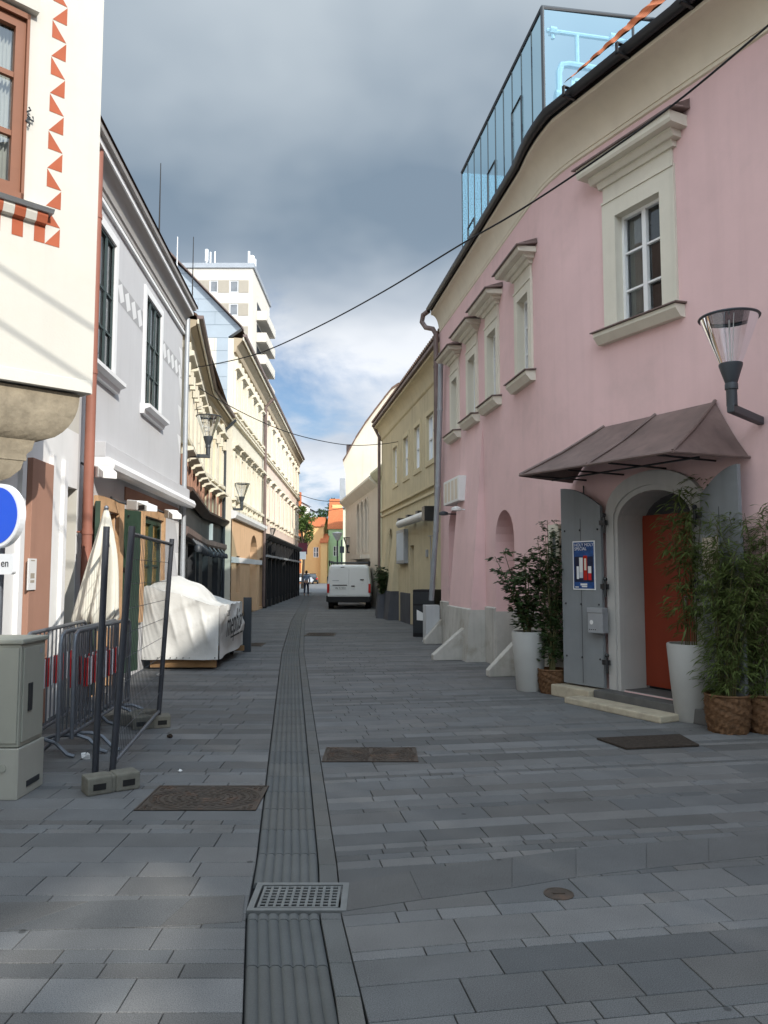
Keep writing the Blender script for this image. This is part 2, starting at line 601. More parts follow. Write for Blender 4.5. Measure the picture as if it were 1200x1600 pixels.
m_arch = mat('grey_arch_plaster', (0.47, 0.46, 0.44), var=0.08, streak=0.15, **PLA)
m_reddoor = mat('rust_red_door', (0.21, 0.032, 0.012), rough=0.45, var=0.08, spec=0.4)
m_step = mat('worn_step_stone', (0.42, 0.37, 0.28), rough=0.9, var=0.2, scale=6, bump=0.5, bscale=35, stain=((0.2, 0.18, 0.15), 0.6, 4))
m_stepd = mat('dark_step_stone', (0.10, 0.098, 0.095), rough=0.85, var=0.25, scale=6, bump=0.3)
m_zinc = mat('zinc_pipe', (0.33, 0.35, 0.37), rough=0.5, var=0.12, scale=3, spec=0.5, metal=0.3)
m_slab = mat('grey_paving', (0.116, 0.118, 0.119), rough=0.82, var=0.15, scale=2.6, speck=0.40, gum=True, tint=True, spec=0.3, bump=0.25, bscale=160, bdist=0.0015, stain=((0.13, 0.13, 0.135), 0.35, 0.9))
m_joint = mat('dark_joint_bedding', (0.018, 0.018, 0.018), rough=1.0, var=0.3, scale=8)
m_rib = mat('ribbed_gutter_paving', (0.092, 0.098, 0.098), rough=0.75, var=0.12, scale=4, speck=0.1, tint=True, bump=0.2, bscale=120, bdist=0.0015)
m_road = mat('far_paving', (0.14, 0.142, 0.146), rough=0.85, var=0.12, scale=1.0, speck=0.1)
m_iron = mat('rusty_cast_iron', (0.055, 0.043, 0.034), rough=0.7, var=0.4, scale=9, spec=0.4, stain=((0.12, 0.062, 0.035), 0.6, 7), bump=0.3, bscale=90)
m_grate = mat('galvanised_grate', (0.19, 0.20, 0.20), rough=0.5, var=0.2, scale=8, metal=0.5, spec=0.5)
m_mat = mat('brown_coir_mat', (0.045, 0.035, 0.028), rough=1.0, var=0.4, scale=30, bump=1.0, bscale=180, bdist=0.012)
m_cab = mat('beige_cabinet_paint', (0.31, 0.31, 0.262), rough=0.6, var=0.06, scale=2, streak=0.06)
m_cab2 = mat('pale_cabinet_base', (0.35, 0.345, 0.30), rough=0.7, var=0.06, scale=3, streak=0.08)
m_galv = mat('galvanised_tube', (0.17, 0.185, 0.21), rough=0.42, var=0.2, scale=5, metal=0.6, spec=0.5)
m_galvd = mat('dark_steel_tube', (0.055, 0.06, 0.072), rough=0.45, var=0.2, scale=5, metal=0.5, spec=0.5)
m_concrete = mat('concrete_block', (0.24, 0.23, 0.20), rough=0.95, var=0.25, scale=9, bump=0.6, bscale=60, stain=((0.12, 0.115, 0.10), 0.5, 5))
m_canvas = mat('white_canvas', (0.62, 0.615, 0.585), rough=0.7, var=0.07, scale=2, bump=0.5, bscale=3.2, bdist=0.035, stain=((0.48, 0.465, 0.42), 0.4, 1.5))
m_parasol = mat('cream_parasol_cloth', (0.64, 0.62, 0.54), rough=0.85, var=0.06, scale=4)
m_signblue = mat('sign_blue', (0.001, 0.075, 0.62), rough=0.35, var=0.03, spec=0.5)
m_signwhite = mat('sign_white', (0.72, 0.74, 0.76), rough=0.4, var=0.03, spec=0.5)
m_red = mat('reflector_red', (0.55, 0.02, 0.025), rough=0.4, var=0.06)
m_plasticw = mat('white_plastic', (0.72, 0.72, 0.70), rough=0.5, var=0.05)
m_lampglass = glassmat('lamp_glass', (0.90, 0.90, 0.90), tr=0.90)
m_boxglass = glassmat('rooftop_glass', (0.72, 0.94, 1.0), tr=0.86, glosscol=(0.75, 0.92, 1.0))
m_lampdark = mat('lamp_grey_metal', (0.035, 0.042, 0.05), rough=0.5, var=0.12, spec=0.5)
m_cable = mat('cable_black', (0.012, 0.012, 0.013), rough=0.6, var=0.1)
m_pot = mat('white_planter', (0.36, 0.36, 0.345), rough=0.6, var=0.06, scale=3, streak=0.1)
m_wicker = mat('brown_wicker', (0.125, 0.066, 0.032), rough=0.75, var=0.6, scale=28, bump=0.6, bscale=70)
m_soil = mat('potting_soil', (0.03, 0.022, 0.016), rough=1.0, var=0.4, scale=30)
m_leaf = mat('bamboo_leaf', (0.13, 0.175, 0.052), rough=0.5, var=0.5, scale=5, sub=0.45, spec=0.4)
m_leafd = mat('laurel_leaf', (0.045, 0.08, 0.028), rough=0.35, var=0.45, scale=6, sub=0.2, spec=0.5)
m_leaft = mat('tree_leaf', (0.10, 0.15, 0.035), rough=0.55, var=0.4, scale=1.2, sub=0.35)
m_stem = mat('plant_stem', (0.09, 0.085, 0.035), rough=0.7, var=0.3, scale=10)
m_bark = mat('bark', (0.07, 0.05, 0.035), rough=0.95, var=0.3, scale=6, bump=0.6)
m_vanw = mat('white_van_paint', (0.66, 0.67, 0.66), rough=0.3, var=0.03, spec=0.5, coat=0.4)
m_rubber = mat('black_rubber', (0.016, 0.016, 0.017), rough=0.75, var=0.2)
m_lens = mat('red_lamp_lens', (0.42, 0.02, 0.015), rough=0.2, var=0.1, spec=0.6)
m_chrome = mat('silver_rim', (0.5, 0.5, 0.52), rough=0.3, var=0.1, metal=0.8)
m_carblack = mat('black_car_paint', (0.016, 0.018, 0.020), rough=0.2, var=0.1, coat=0.6, spec=0.5)
m_carwhite = mat('silver_car_paint', (0.55, 0.57, 0.60), rough=0.3, var=0.05, coat=0.5)
m_carblue = mat('navy_car_paint', (0.03, 0.045, 0.09), rough=0.25, var=0.08, coat=0.6)
m_skin = mat('skin', (0.50, 0.31, 0.23), rough=0.6, var=0.06, scale=12)
m_hair = mat('dark_hair', (0.03, 0.018, 0.012), rough=0.55, var=0.2)
m_shirt = mat('light_blue_shirt_cloth', (0.26, 0.34, 0.46), rough=0.9, var=0.1, scale=14)
m_jeans = mat('dark_jeans_cloth', (0.02, 0.027, 0.055), rough=0.9, var=0.15, scale=18)
m_paper = mat('paper', (0.70, 0.70, 0.69), rough=0.7, var=0.03)
m_ink = mat('black_ink', (0.015, 0.015, 0.016), rough=0.7, var=0.05)
m_poster = mat('poster_blue', (0.02, 0.07, 0.22), rough=0.4, var=0.6, scale=12)
m_posterd = mat('poster_navy', (0.012, 0.018, 0.05), rough=0.4, var=0.5, scale=9)
m_plate = mat('plate_white', (0.62, 0.63, 0.62), rough=0.5, var=0.05)
m_gold = mat('amber_window', (0.20, 0.135, 0.03), rough=0.15, var=0.6, scale=9, spec=0.7)

# ---------------------------------------------------------------- ground
STRIP = [(-0.44, 1.6), (-0.501, 2.867), (-0.645, 3.738), (-0.705, 4.373), (-1.108, 7.703), (-2.054, 15.583), (-3.103, 25.887), (-4.72, 45), (-5.7, 60), (-6.6, 80)]
SW = 0.345
SWT = 0.445


def xl(y):
    for (x0, y0), (x1, y1) in zip(STRIP, STRIP[1:]):
        if y <= y1:
            return x0 + (x1 - x0) * (y - y0) / (y1 - y0)
    return STRIP[-1][0]


def lerp(a, b, t):
    return a + (b - a) * t


base = M()
base.poly([(-300, -60, -0.035), (300, -60, -0.035), (300, 900, -0.035), (-300, 900, -0.035)])
tag(base.build('ground', m_joint), kind='structure')
far = M()
far.poly([(-60, 62.4, -.001), (60, 62.4, -.001), (60, 800, -.001), (-60, 800, -.001)])
tag(far.build('road', m_road), kind='structure')


def slab_quad(m, a, b, c, d, t, gap=0.0028, drop=0.0, bev=0.003):
    """a b c d counter-clockwise in plan; a raised slab with softened arrises"""
    P = [Vector((*q, 0)) for q in (a, b, c, d)]
    cen = sum(P, Vector()) / 4
    def inset(P, g):
        out = []
        for i in range(4):
            p = P[i]; q = P[i - 1]; r = P[(i + 1) % 4]
            e1 = (p - q); e2 = (r - p)
            if e1.length < 1e-5 or e2.length < 1e-5:
                out.append(p); continue
            e1.normalize(); e2.normalize()
            n1 = Vector((-e1.y, e1.x, 0)); n2 = Vector((-e2.y, e2.x, 0))
            bis = n1 + n2
            if bis.length < 1e-4:
                out.append(p); continue
            bis /= max(0.4, bis.length_squared / 2)
            out.append(p + bis * g)
        return out
    lo = inset(P, gap); hi = inset(P, gap + bev)
    z = -drop
    bot = [v + Vector((0, 0, -0.03)) for v in lo]
    mid = [v + Vector((0, 0, z - bev * 0.8)) for v in lo]
    top = [v + Vector((0, 0, z)) for v in hi]
    m.poly(top); m.tint.append(t)
    for i in range(4):
        j = (i + 1) % 4
        m.poly([mid[i], mid[j], top[j], top[i]]); m.tint.append(t)
        m.poly([bot[i], bot[j], mid[j], mid[i]]); m.tint.append(t)


def rtint(rng, amp=0.12):
    k = 1 + rng.uniform(-amp, amp)
    w = rng.uniform(-0.025, 0.025)
    return (k * (1 + w), k, k * (1 - w))


HOLES = []   # plan rectangles kept free of slabs: x0, x1, y0, y1


def paving_left():
    rng = random.Random(5)
    m = M(); m.tint = []
    y = 1.62
    while y < 60:
        h = rng.choice([0.075, 0.085, 0.115, 0.16, 0.20, 0.24, 0.24] if y < 26 else [0.12, 0.2, 0.28])
        y1 = y + h
        first = True
        rowt = rng.choice([-.17, -.09, 0, .07, .16])
        xa0, xa1 = xl(y) - 0.001, xl(y1) - 0.001
        while xa0 > -8.0:
            ln = rng.uniform(0.26, 0.62) if h > 0.14 else rng.uniform(0.17, 0.36)
            xb0 = xa0 - ln; xb1 = xb0
            t = rtint(rng); t = tuple(q + rowt for q in t)
            slab_quad(m, (xb0, y), (xa0, y), (xa1, y1), (xb1, y1), t)
            xa0, xa1 = xb0, xb1
        y = y1
    return m


def paving_right():
    rng = random.Random(9)
    m = M(); m.tint = []
    a = radians(9.6)
    ca, sa = cos(a), sin(a)
    P = lambda t, r: (t * ca - r * sa, t * sa + r * ca)

    def start(r):
        t = 0.0
        for _ in range(25):
            x, y = P(t, r)
            t += (xl(max(y, 1.6)) + SWT + 0.001 - x) / ca * 0.8
        return t
    r = 1.5
    while r < 62:
        h = rng.choice([0.075, 0.085, 0.115, 0.16, 0.20, 0.24, 0.24] if r < 28 else [0.12, 0.2, 0.28])
        t0, t1 = start(r), start(r + h)
        rowt = rng.choice([-.17, -.09, 0, .07, .16])
        while t0 < 9.5 and P(t0, r)[0] < 7.5:
            ln = rng.uniform(0.26, 0.62) if h > 0.14 else rng.uniform(0.17, 0.36)
            tb = max(t0, t1) + ln
            t = rtint(rng); t = tuple(q + rowt for q in t)
            slab_quad(m, P(t0, r), P(tb, r), P(tb, r + h), P(t1, r + h), t)
            t0 = t1 = tb
        r += h
    return m


tag(paving_left().build('pavement', m_slab), kind='structure')
tag(paving_right().build('pavement', m_slab), kind='structure')


def ribbed_strip():
    rng = random.Random(3)
    m = M(); m.tint = []
    edge = M(); edge.tint = []
    y = 1.6
    NR, SUB = 7, 6
    while y < 62:
        ln = 0.42 if y < 30 else 1.2
        y1 = y + ln
        if y < 4.11 and y1 > 3.76:       # the grate
            if y < 3.70:
                y1 = 3.765
            else:
                y = 4.115; continue
        if y1 - y < 0.02:
            y = 4.115; continue
        t = rtint(rng, 0.10)
        x0, x1 = xl(y), xl(y1)
        g = 0.004
        rows = []
        for yy, xx in ((y + g, x0), (y1 - g, x1)):
            row = [(xx + 0.001, yy, -0.03)]
            for i in range(NR * SUB + 1):
                u = i / (NR * SUB)
                ph = (u * NR) % 1.0
                z = -0.010 + 0.011 * (1 - abs(2 * ph - 1) ** 3.0) if y < 30 else 0
                row.append((xx + 0.005 + u * (SW - 0.009), yy, z - 0.002))
            row.append((xx + SW - 0.001, yy, -0.03))
            rows.append(row)
        n0 = len(m.f)
        m.grid(rows)
        m.poly([(p[0], p[1], p[2]) for p in rows[0]])
        m.tint += [t] * (len(m.f) - n0)
        y = y1
    y = 1.6
    while y < 62:
        ln = rng.choice([0.25, 0.33, 0.4]) if y < 30 else 1.0
        y1 = y + ln
        if y < 4.11 and y1 > 3.76:
            if y < 3.70:
                y1 = 3.765
            else:
                y = 4.115; continue
        if y1 - y < 0.02:
            y = 4.115; continue
        t = rtint(rng, 0.08); t = (t[0] * 0.9, t[1] * 0.9, t[2] * 0.87)
        slab_quad(edge, (xl(y) + SW, y), (xl(y) + SWT, y), (xl(y1) + SWT, y1), (xl(y1) + SW, y1), t)
        y = y1
    tag(m.build('gutter_path', m_rib, smooth=True), kind='structure')
    tag(edge.build('pavement', m_slab), kind='structure')


ribbed_strip()


def cross_band():
    """the smooth dark drainage band that curves off to the right and left of the grate"""
    rng = random.Random(8)
    m = M(); m.tint = []
    top = [G(535, 1382), G(640, 1362), G(800, 1340), G(900, 1327), G(1010, 1318), G(1200, 1303), G(1420, 1285)]
    bot = [G(540, 1424), G(660, 1406), G(800, 1388), G(900, 1371), G(1010, 1358), G(1200, 1337), G(1420, 1316)]
    for seq in ((top, bot), ([G(-300, 1408), G(-100, 1412), G(140, 1409), G(300, 1404), G(383, 1399)], [G(-300, 1472), G(-100, 1466), G(0, 1456), G(250, 1448), G(379, 1441)])):
        a, b = seq
        for i in range(len(a) - 1):
            k = max(1, round((a[i + 1] - a[i]).length / 0.52))
            for j in range(k):
                t = rtint(rng, 0.05); t = tuple(q * 0.80 for q in t)
                A0 = a[i].lerp(a[i + 1], j / k); A1 = a[i].lerp(a[i + 1], (j + 1) / k)
                B0 = b[i].lerp(b[i + 1], j / k); B1 = b[i].lerp(b[i + 1], (j + 1) / k)
                slab_quad(m, B0[:2], B1[:2], A1[:2], A0[:2], t, gap=0.001, drop=-0.004, bev=0.002)
    tag(m.build('pavement', m_slab), kind='structure')


cross_band()

# ---------------------------------------------------------------- building helpers


def arc(s0, s1, z1, h, k=12):
    """points of a segmental or round arch from (s0, z1-h) over to (s1, z1-h)"""
    c = (s0 + s1) / 2; r = (s1 - s0) / 2
    return [(c - r * cos(pi * i / k), z1 - h + h * sin(pi * i / k)) for i in range(k + 1)]


def wallsheet(m, fr, s0, s1, z0, z1, holes=(), depth=0.2, n=0.0, back=True):
    S = sorted({s0, s1, *[v for h in holes for v in h[:2] if s0 < v < s1]})
    Z = sorted({z0, z1, *[v for h in holes for v in h[2:4] if z0 < v < z1]})
    for a, b in zip(S, S[1:]):
        for c, d in zip(Z, Z[1:]):
            sm, zm = (a + b) / 2, (c + d) / 2
            if any(h[0] < sm < h[1] and h[2] < zm < h[3] for h in holes):
                continue
            m.poly([fr.p(a, n, c), fr.p(b, n, c), fr.p(b, n, d), fr.p(a, n, d)])
    for h in holes:
        a, b, c, d = h[:4]
        ah = h[4] if len(h) > 4 else 0
        dp = h[5] if len(h) > 5 else depth
        if ah:
            pts = arc(a, b, d, ah)
            k = len(pts) // 2
            for i in range(k):
                m.poly([fr.p(pts[i][0], n, pts[i][1]), fr.p(pts[i + 1][0], n, pts[i + 1][1]), fr.p(a, n, d)])
                q = len(pts) - 1 - i
                m.poly([fr.p(pts[q][0], n, pts[q][1]), fr.p(pts[q - 1][0], n, pts[q - 1][1]), fr.p(b, n, d)])
            ring = [(a, c)] + pts + [(b, c)]
        else:
            ring = [(a, c), (a, d), (b, d), (b, c)]
        for (p, q), (r, t) in zip(ring, ring[1:] + ring[:1]):
            m.poly([fr.p(p, n, q), fr.p(r, n, t), fr.p(r, n - dp, t), fr.p(p, n - dp, q)])
    return m


def reveal(m, fr, h, n=0.0, depth=0.2):
    a, b, c, d = h[:4]
    ah = h[4] if len(h) > 4 else 0
    ring = [(a, c)] + (arc(a, b, d, ah) if ah else [(a, d), (b, d)]) + [(b, c)]
    for (p, q), (r, t) in zip(ring, ring[1:] + ring[:1]):
        m.poly([fr.p(p, n, q), fr.p(r, n, t), fr.p(r, n - depth, t), fr.p(p, n - depth, q)])
    return m


def window(root, fr, s0, s1, z0, z1, n=-0.12, nx=2, nz=3, mf=None, mg=None, bar=0.05, thin=0.03, cols=None, transom=None, name='window', fd=0.03, room=False):
    """casement frame with its pane behind"""
    f = M()
    d0, d1 = n - fd, n + fd
    f.box(fr, s0, s0 + bar, d0, d1, z0, z1); f.box(fr, s1 - bar, s1, d0, d1, z0, z1)
    f.box(fr, s0 + bar, s1 - bar, d0, d1, z0, z0 + bar); f.box(fr, s0 + bar, s1 - bar, d0, d1, z1 - bar, z1)
    ss = [s0 + (s1 - s0) * i / nx for i in range(nx + 1)]
    zs = [z0 + (z1 - z0) * i / nz for i in range(nz + 1)] if transom is None else [z0] + list(transom) + [z1]
    for i, s in enumerate(ss[1:-1]):
        w = bar * 0.8
        f.box(fr, s - w, s + w, d0 + fd * .07, d1 - fd * .07, z0 + bar, z1 - bar)
    for z in zs[1:-1]:
        for a, b in zip(ss, ss[1:]):
            f.box(fr, a + bar * 0.8, b - bar * 0.8, d0 + fd * .2, d1 - fd * .4, z - thin / 2, z + thin / 2)
    w = f.build(name, mf or m_whiteframe, root)
    g = M()
    g.poly([fr.p(s0 + 0.01, n - 0.02, z0 + 0.01), fr.p(s1 - 0.01, n - 0.02, z0 + 0.01), fr.p(s1 - 0.01, n - 0.02, z1 - 0.01), fr.p(s0 + 0.01, n - 0.02, z1 - 0.01)])
    g.build('pane', m_clear if room else (mg or m_glass), w)
    if room:
        r_ = M()
        a, b, c, d, e, k = s0 - .05, s1 + .05, z0 - .05, z1 + .05, n - .04, n - .55
        for q in (((a, e, c), (a, k, c), (a, k, d), (a, e, d)), ((b, e, c), (b, k, c), (b, k, d), (b, e, d)), ((a, k, c), (b, k, c), (b, k, d), (a, k, d)), ((a, e, c), (b, e, c), (b, k, c), (a, k, c)), ((a, e, d), (b, e, d), (b, k, d), (a, k, d))):
            r_.poly([fr.p(*v) for v in q])
        r_.build('dim_room', m_room, w)
        cu = M()
        wd_ = (s1 - s0)
        for c0_, c1_ in ((s0, s0 + wd_ * room), (s1 - wd_ * room, s1)):
            cu.grid([[fr.p(lerp(c0_, c1_, i / 24), n - .12 + .025 * sin(i * 1.6 + z0), z) for i in range(25)] for z in (z0, z1)])
        cu.split('curtain', m_curtain, w, smooth='all')
    return w


def gable_roof(m, fr, s0, s1, ze, dep, rise, over=0.3, th=0.05):
    """a ridged roof: eave on the street, ridge half way back"""
    for a, b, c, d in ((over, ze, -dep / 2, ze + rise), (-dep - over, ze, -dep / 2, ze + rise)):
        m.poly([fr.p(s0, a, b), fr.p(s1, a, b), fr.p(s1, c, d), fr.p(s0, c, d)])
        m.poly([fr.p(s0, a, b - th), fr.p(s1, a, b - th), fr.p(s1, c, d - th), fr.p(s0, c, d - th)])
        for s in (s0, s1):
            m.poly([fr.p(s, a, b), fr.p(s, c, d), fr.p(s, c, d - th), fr.p(s, a, b - th)])
    return m


def shell(m, fr, s0, s1, z0, z1, dep, rise=0.0):
    """the back and the two ends of a house"""
    for s in (s0, s1):
        pts = [fr.p(s, 0, z0), fr.p(s, 0, z1)] + ([fr.p(s, -dep / 2, z1 + rise)] if rise else []) + [fr.p(s, -dep, z1), fr.p(s, -dep, z0)]
        m.poly(pts)
    m.poly([fr.p(s0, -dep, z0), fr.p(s1, -dep, z0), fr.p(s1, -dep, z1), fr.p(s0, -dep, z1)])
    return m


def hood(root, fr, s0, s1, z0, mat_, proj=0.22, h=0.28, cap=None):
    m = M()
    pr = [(0.0, 0.0), (proj * 0.35, 0.03), (proj * 0.45, h * 0.45), (proj, h * 0.6), (proj, h), (0.0, h + 0.03)]
    m.sweep([fr.p(s0, 0, 0), fr.p(s1, 0, 0)], [(n, z0 + z) for n, z in pr], fr.p((s0 + s1) / 2, 3, 0)[:2])
    o = m.build('window_hood', mat_, root)
    if cap:
        c = M()
        c.sweep([fr.p(s0 - 0.03, 0, 0), fr.p(s1 + 0.03, 0, 0)], [(0.0, z0 + h + 0.035), (proj + 0.04, z0 + h + 0.005), (proj + 0.04, z0 + h + 0.02), (0.0, z0 + h + 0.12)], fr.p((s0 + s1) / 2, 3, 0)[:2])
        c.build('hood_flashing', cap, o)
    return o


def sill(root, fr, s0, s1, z, mat_, proj=0.14, h=0.09, cap=None):
    m = M()
    m.sweep([fr.p(s0, 0, 0), fr.p(s1, 0, 0)], [(0.0, z - h), (proj * 0.5, z - h), (proj, z - h * 0.35), (proj, z), (0.0, z + 0.01)], fr.p((s0 + s1) / 2, 3, 0)[:2])
    o = m.build('window_sill', mat_, root)
    if cap:
        c = M()
        c.sweep([fr.p(s0 - 0.03, 0, 0), fr.p(s1 + 0.03, 0, 0)], [(0.0, z + 0.015), (proj + 0.03, z + 0.003), (proj + 0.03, z + 0.018), (0.0, z + 0.035)], fr.p((s0 + s1) / 2, 3, 0)[:2])
        c.build('sill_flashing', cap, o)
    return o


# ================================================================= the pink house (right)
PM = Fr((1.31, 17.7), (2.364, 10.67))
PN = Fr((2.364, 10.67), (7.05, 2.0))
pink = thing('pink_house', 'pink plastered house with cream cove cornice, arched door and white windows', 'house', (3.2, 11.5, 0))
FA, FB = 0.62, 0.62
pf = []
a0 = Vector(PM.p(PM.L - FA, 0, 0)[:2]); b0 = Vector((2.364, 10.67)); c0 = Vector(PN.p(FB, 0, 0)[:2])
for i in range(9):
    t = i / 8
    pf.append((a0 * (1 - t) ** 2 + b0 * 2 * t * (1 - t) + c0 * t * t))
PPATH = [Vector((1.31, 17.7))] + pf + [Vector(PN.p(PN.L, 0, 0)[:2])]
POUT = (-2, 9)

ZT = 7.28
w = M()
pm_wins = [(5.74, 6.25, 4.62, 5.92), (4.02, 4.55, 4.62, 5.90), (2.65, 3.18, 4.60, 5.83), (1.25, 1.73, 4.55, 5.74)]
n1 = (0.78, 1.72, 0.0, 2.97, 0.47, 0.42)
n2 = (4.30, 5.35, 0.0, 2.66, 0.52, 0.5)
wallsheet(w, PM, 0, PM.L - FA, 0, ZT, [*[h + (0, 0.0) for h in pm_wins], n1, n2], depth=0.22)
for a, b in zip(pf, pf[1:]):
    w.poly([(a.x, a.y, 0), (b.x, b.y, 0), (b.x, b.y, ZT), (a.x, a.y, ZT)])
pn_win = (1.30, 2.02, 4.68, 6.16)
door_hole = (1.24, 2.36, 0.16, 2.58, 0.36, 0.0)
wallsheet(w, PN, FB, PN.L, 0, ZT, [pn_win + (0, 0.0), door_hole], depth=0.16)
# niche backs, shared end wall and rear
for h in (n1, n2):
    w.prism(PM, [(h[0], h[2])] + arc(h[0], h[1], h[3], h[4]) + [(h[1], h[2])], -h[5] - 0.05, -h[5])
e0, e1 = PM.p(0, 0, 0), PM.p(0, -9, 0)
w.poly([e0, e1, (e1.x, e1.y, ZT + 0.3), (e0.x, e0.y, ZT + 0.3)])
g0 = PN.p(PN.L, 0, 0); g1 = PN.p(PN.L, -9, 0)
w.poly([g0, g1, (g1.x, g1.y, ZT + 5), (g0.x, g0.y, ZT)])
w.build('wall', m_pink, pink)
# battered buttress between the niches
bt = M()
bt.prism(PM, [(1.9, 0), (3.72, 0), (3.72, 4.5), (1.9, 4.5)], 0, 0.0)
bt.v = []; bt.f = []; bt.mi = []
A = [PM.p(1.92, 0.36, 0), PM.p(3.72, 0.36, 0), PM.p(3.60, 0.0, 4.45), PM.p(2.1, 0.0, 4.45)]
bt.poly(A)
bt.poly([PM.p(3.72, 0.36, 0), PM.p(3.72, -0.05, 0), PM.p(3.60, 0.0, 4.45)])
bt.poly([PM.p(1.92, 0.36, 0), PM.p(1.92, -0.05, 0), PM.p(2.1, 0.0, 4.45)])
bt.build('buttress', m_pink, pink)
# plinth
pl = M()
prof = [(0.0, 0.0), (0.035, 0.0), (0.035, 0.90), (0.0, 0.93)]
for s0, s1, zt in ((0.0, 0.78, 0.95), (1.72, 1.93, 0.95), (3.70, 4.30, 0.98), (5.35, PM.L - FA, 1.0)):
    pl.sweep([PM.p(s0, 0, 0), PM.p(s1, 0, 0)], [(0.0, 0.0), (0.03, 0.0), (0.03, zt), (0.0, zt + 0.02)], PM.p(s0, 3, 0)[:2])
pl.sweep(pf + [Vector(PN.p(0.25, 0, 0)[:2] if False else PN.p(0.95, 0, 0)[:2])], [(0.0, 0.0), (0.03, 0.0), (0.03, 0.75), (0.0, 0.77)], POUT)
pl.sweep([PN.p(2.75, 0, 0), PN.p(PN.L, 0, 0)], [(0.0, 0.0), (0.03, 0.0), (0.03, 0.7), (0.0, 0.72)], POUT)
q0 = lambda s, z, e: PM.p(s, 0.36 * (1 - z / 4.45) + e, z)
pl.poly([q0(1.90, 0, .03), q0(3.74, 0, .03), q0(3.715, 0.93, .03), q0(1.925, 0.93, .03)])
pl.poly([q0(1.925, 0.93, .03), q0(3.715, 0.93, .03), q0(3.715, 0.95, 0), q0(1.925, 0.95, 0)])
pl.poly([q0(3.74, 0, .03), PM.p(3.74, -0.02, 0), PM.p(3.715, -0.02, 0.93), q0(3.715, 0.93, .03)])
pl.poly([q0(1.90, 0, .03), PM.p(1.90, -0.02, 0), PM.p(1.925, -0.02, 0.93), q0(1.925, 0.93, .03)])
for h in (n1, n2):
    pl.box(PM, h[0] + 0.002, h[1] - 0.002, -h[5] + 0.001, -h[5] + 0.02, 0, 0.93)
    pl.box(PM, h[0], h[0] + 0.02, -h[5] + 0.021, -0.001, 0, 0.93); pl.box(PM, h[1] - 0.02, h[1], -h[5] + 0.021, -0.001, 0, 0.93)
pl.split('plinth', m_plinth, pink)
# cove cornice, gutter, roof edge
OV = [.42] + [.42 + .46 * (i / 8) ** 1.2 for i in range(9)] + [.95]


def eave_sweep(m, prof, closed=True):
    """a moulding along the curved eaves, whose overhang grows towards the near wing; profile (n, z)"""
    P = PPATH
    ns = [Fr(a, b, POUT).n for a, b in zip(P, P[1:])]
    rows = []
    for i, p in enumerate(P):
        if i == 0: mt = ns[0]
        elif i == len(P) - 1: mt = ns[-1]
        else:
            mt = (ns[i - 1] + ns[i]).normalized(); mt = mt / mt.dot(ns[i])
        o = OV[i]
        rows.append([Vector((p.x + mt.x * q, p.y + mt.y * q, z)) for q, z in [(n * o if n <= .5 else .5 * o + (n - .5) * (.45 + .55 * o), z) for n, z in prof]])
    m.grid(rows, close=closed); m.poly(rows[0][::-1]); m.poly(rows[-1])


cv = M()
prof = [(-0.02, 7.22), (0.03, 7.24), (0.03, 7.29)]
for i in range(9):
    t = i / 8 * pi / 2
    prof.append((0.045 + 0.42 * (1 - cos(t)), 7.29 + 0.36 * sin(t)))
prof += [(0.50, 7.66), (0.50, 7.71), (-0.02, 7.73)]
eave_sweep(cv, prof)
cv.build('cove_cornice', m_cove, pink, smooth=True)
gu = M()
gp = [(0.50 + 0.085 + 0.085 * cos(t), 7.80 + 0.085 * sin(t)) for t in [pi + pi * i / 8 for i in range(9)]]
gp += [(0.50 + 0.155, 7.80), (0.585, 7.74), (0.515, 7.80)]
eave_sweep(gu, gp)
for a, b, o_ in ((PPATH[-2], PPATH[-1], -.04),):
    L_ = (b - a).length
    k = int(L_ / 0.85)
    for i in range(k):
        q = a.lerp(b, (i + 0.5) / k)
        fq = Fr(a, b, POUT); s = (q - a).dot(fq.u)
        gu.box(fq, s - 0.02, s + 0.02, 0.45, 0.66, 7.70, 7.725)
        gu.box(fq, s - 0.02, s + 0.02, 0.645, 0.66, 7.70, 7.83)
        gu.box(fq, s - 0.02, s + 0.02, 0.40, 0.66, 7.825, 7.84)
eave_sweep(gu, [(0.44, 7.70), (0.495, 7.70), (0.495, 7.86), (0.44, 7.86)])
gu.build('gutter', m_blackmetal, pink, smooth=True)
rf = M()
# tiled slope over the near wing
cw, rh = 0.24, 0.34
cols = int((PN.L - 1.1) / 0.06)
rows = []
SL = radians(46.5)
for r in range(14):
    for e in (0, 1):
        d = (r + e) * rh
        row = []
        for c in range(cols + 1):
            s = 1.0 + c * 0.06
            ph = (s / cw) % 1.0
            z = 0.035 * abs(sin(pi * ph)) + (0.03 if e == 0 else 0.0)
            row.append(PN.p(s, 0.55 - d * cos(SL) + 0.02, 7.87 + d * sin(SL) + z + 0.03))
        rows.append(row)
rf.grid(rows)
ridge_z = 7.8 + 14 * rh * sin(SL)
rf.build('roof', m_tile, pink)
rm = M()
R2 = radians(24)
rm.poly([PM.p(0, 0.22, 7.80), PM.p(PM.L, 0.22, 7.80), PM.p(PM.L, -6, 7.76 + 6.5 * math.tan(R2)), PM.p(0, -6, 7.76 + 6.5 * math.tan(R2))])
rm.poly([PN.p(1.05, 0.5, 7.70), PN.p(PN.L, 0.5, 7.70), PN.p(PN.L, -4, 7.70 + 4.5 * math.tan(SL)), PN.p(1.05, -4, 7.70 + 4.5 * math.tan(SL))])
rm.poly([PN.p(1.05, -4, 7.70 + 4.5 * math.tan(SL)), PN.p(PN.L, -4, 7.70 + 4.5 * math.tan(SL)), PN.p(PN.L, -9, 7.3), PN.p(0, -9, 7.3)])
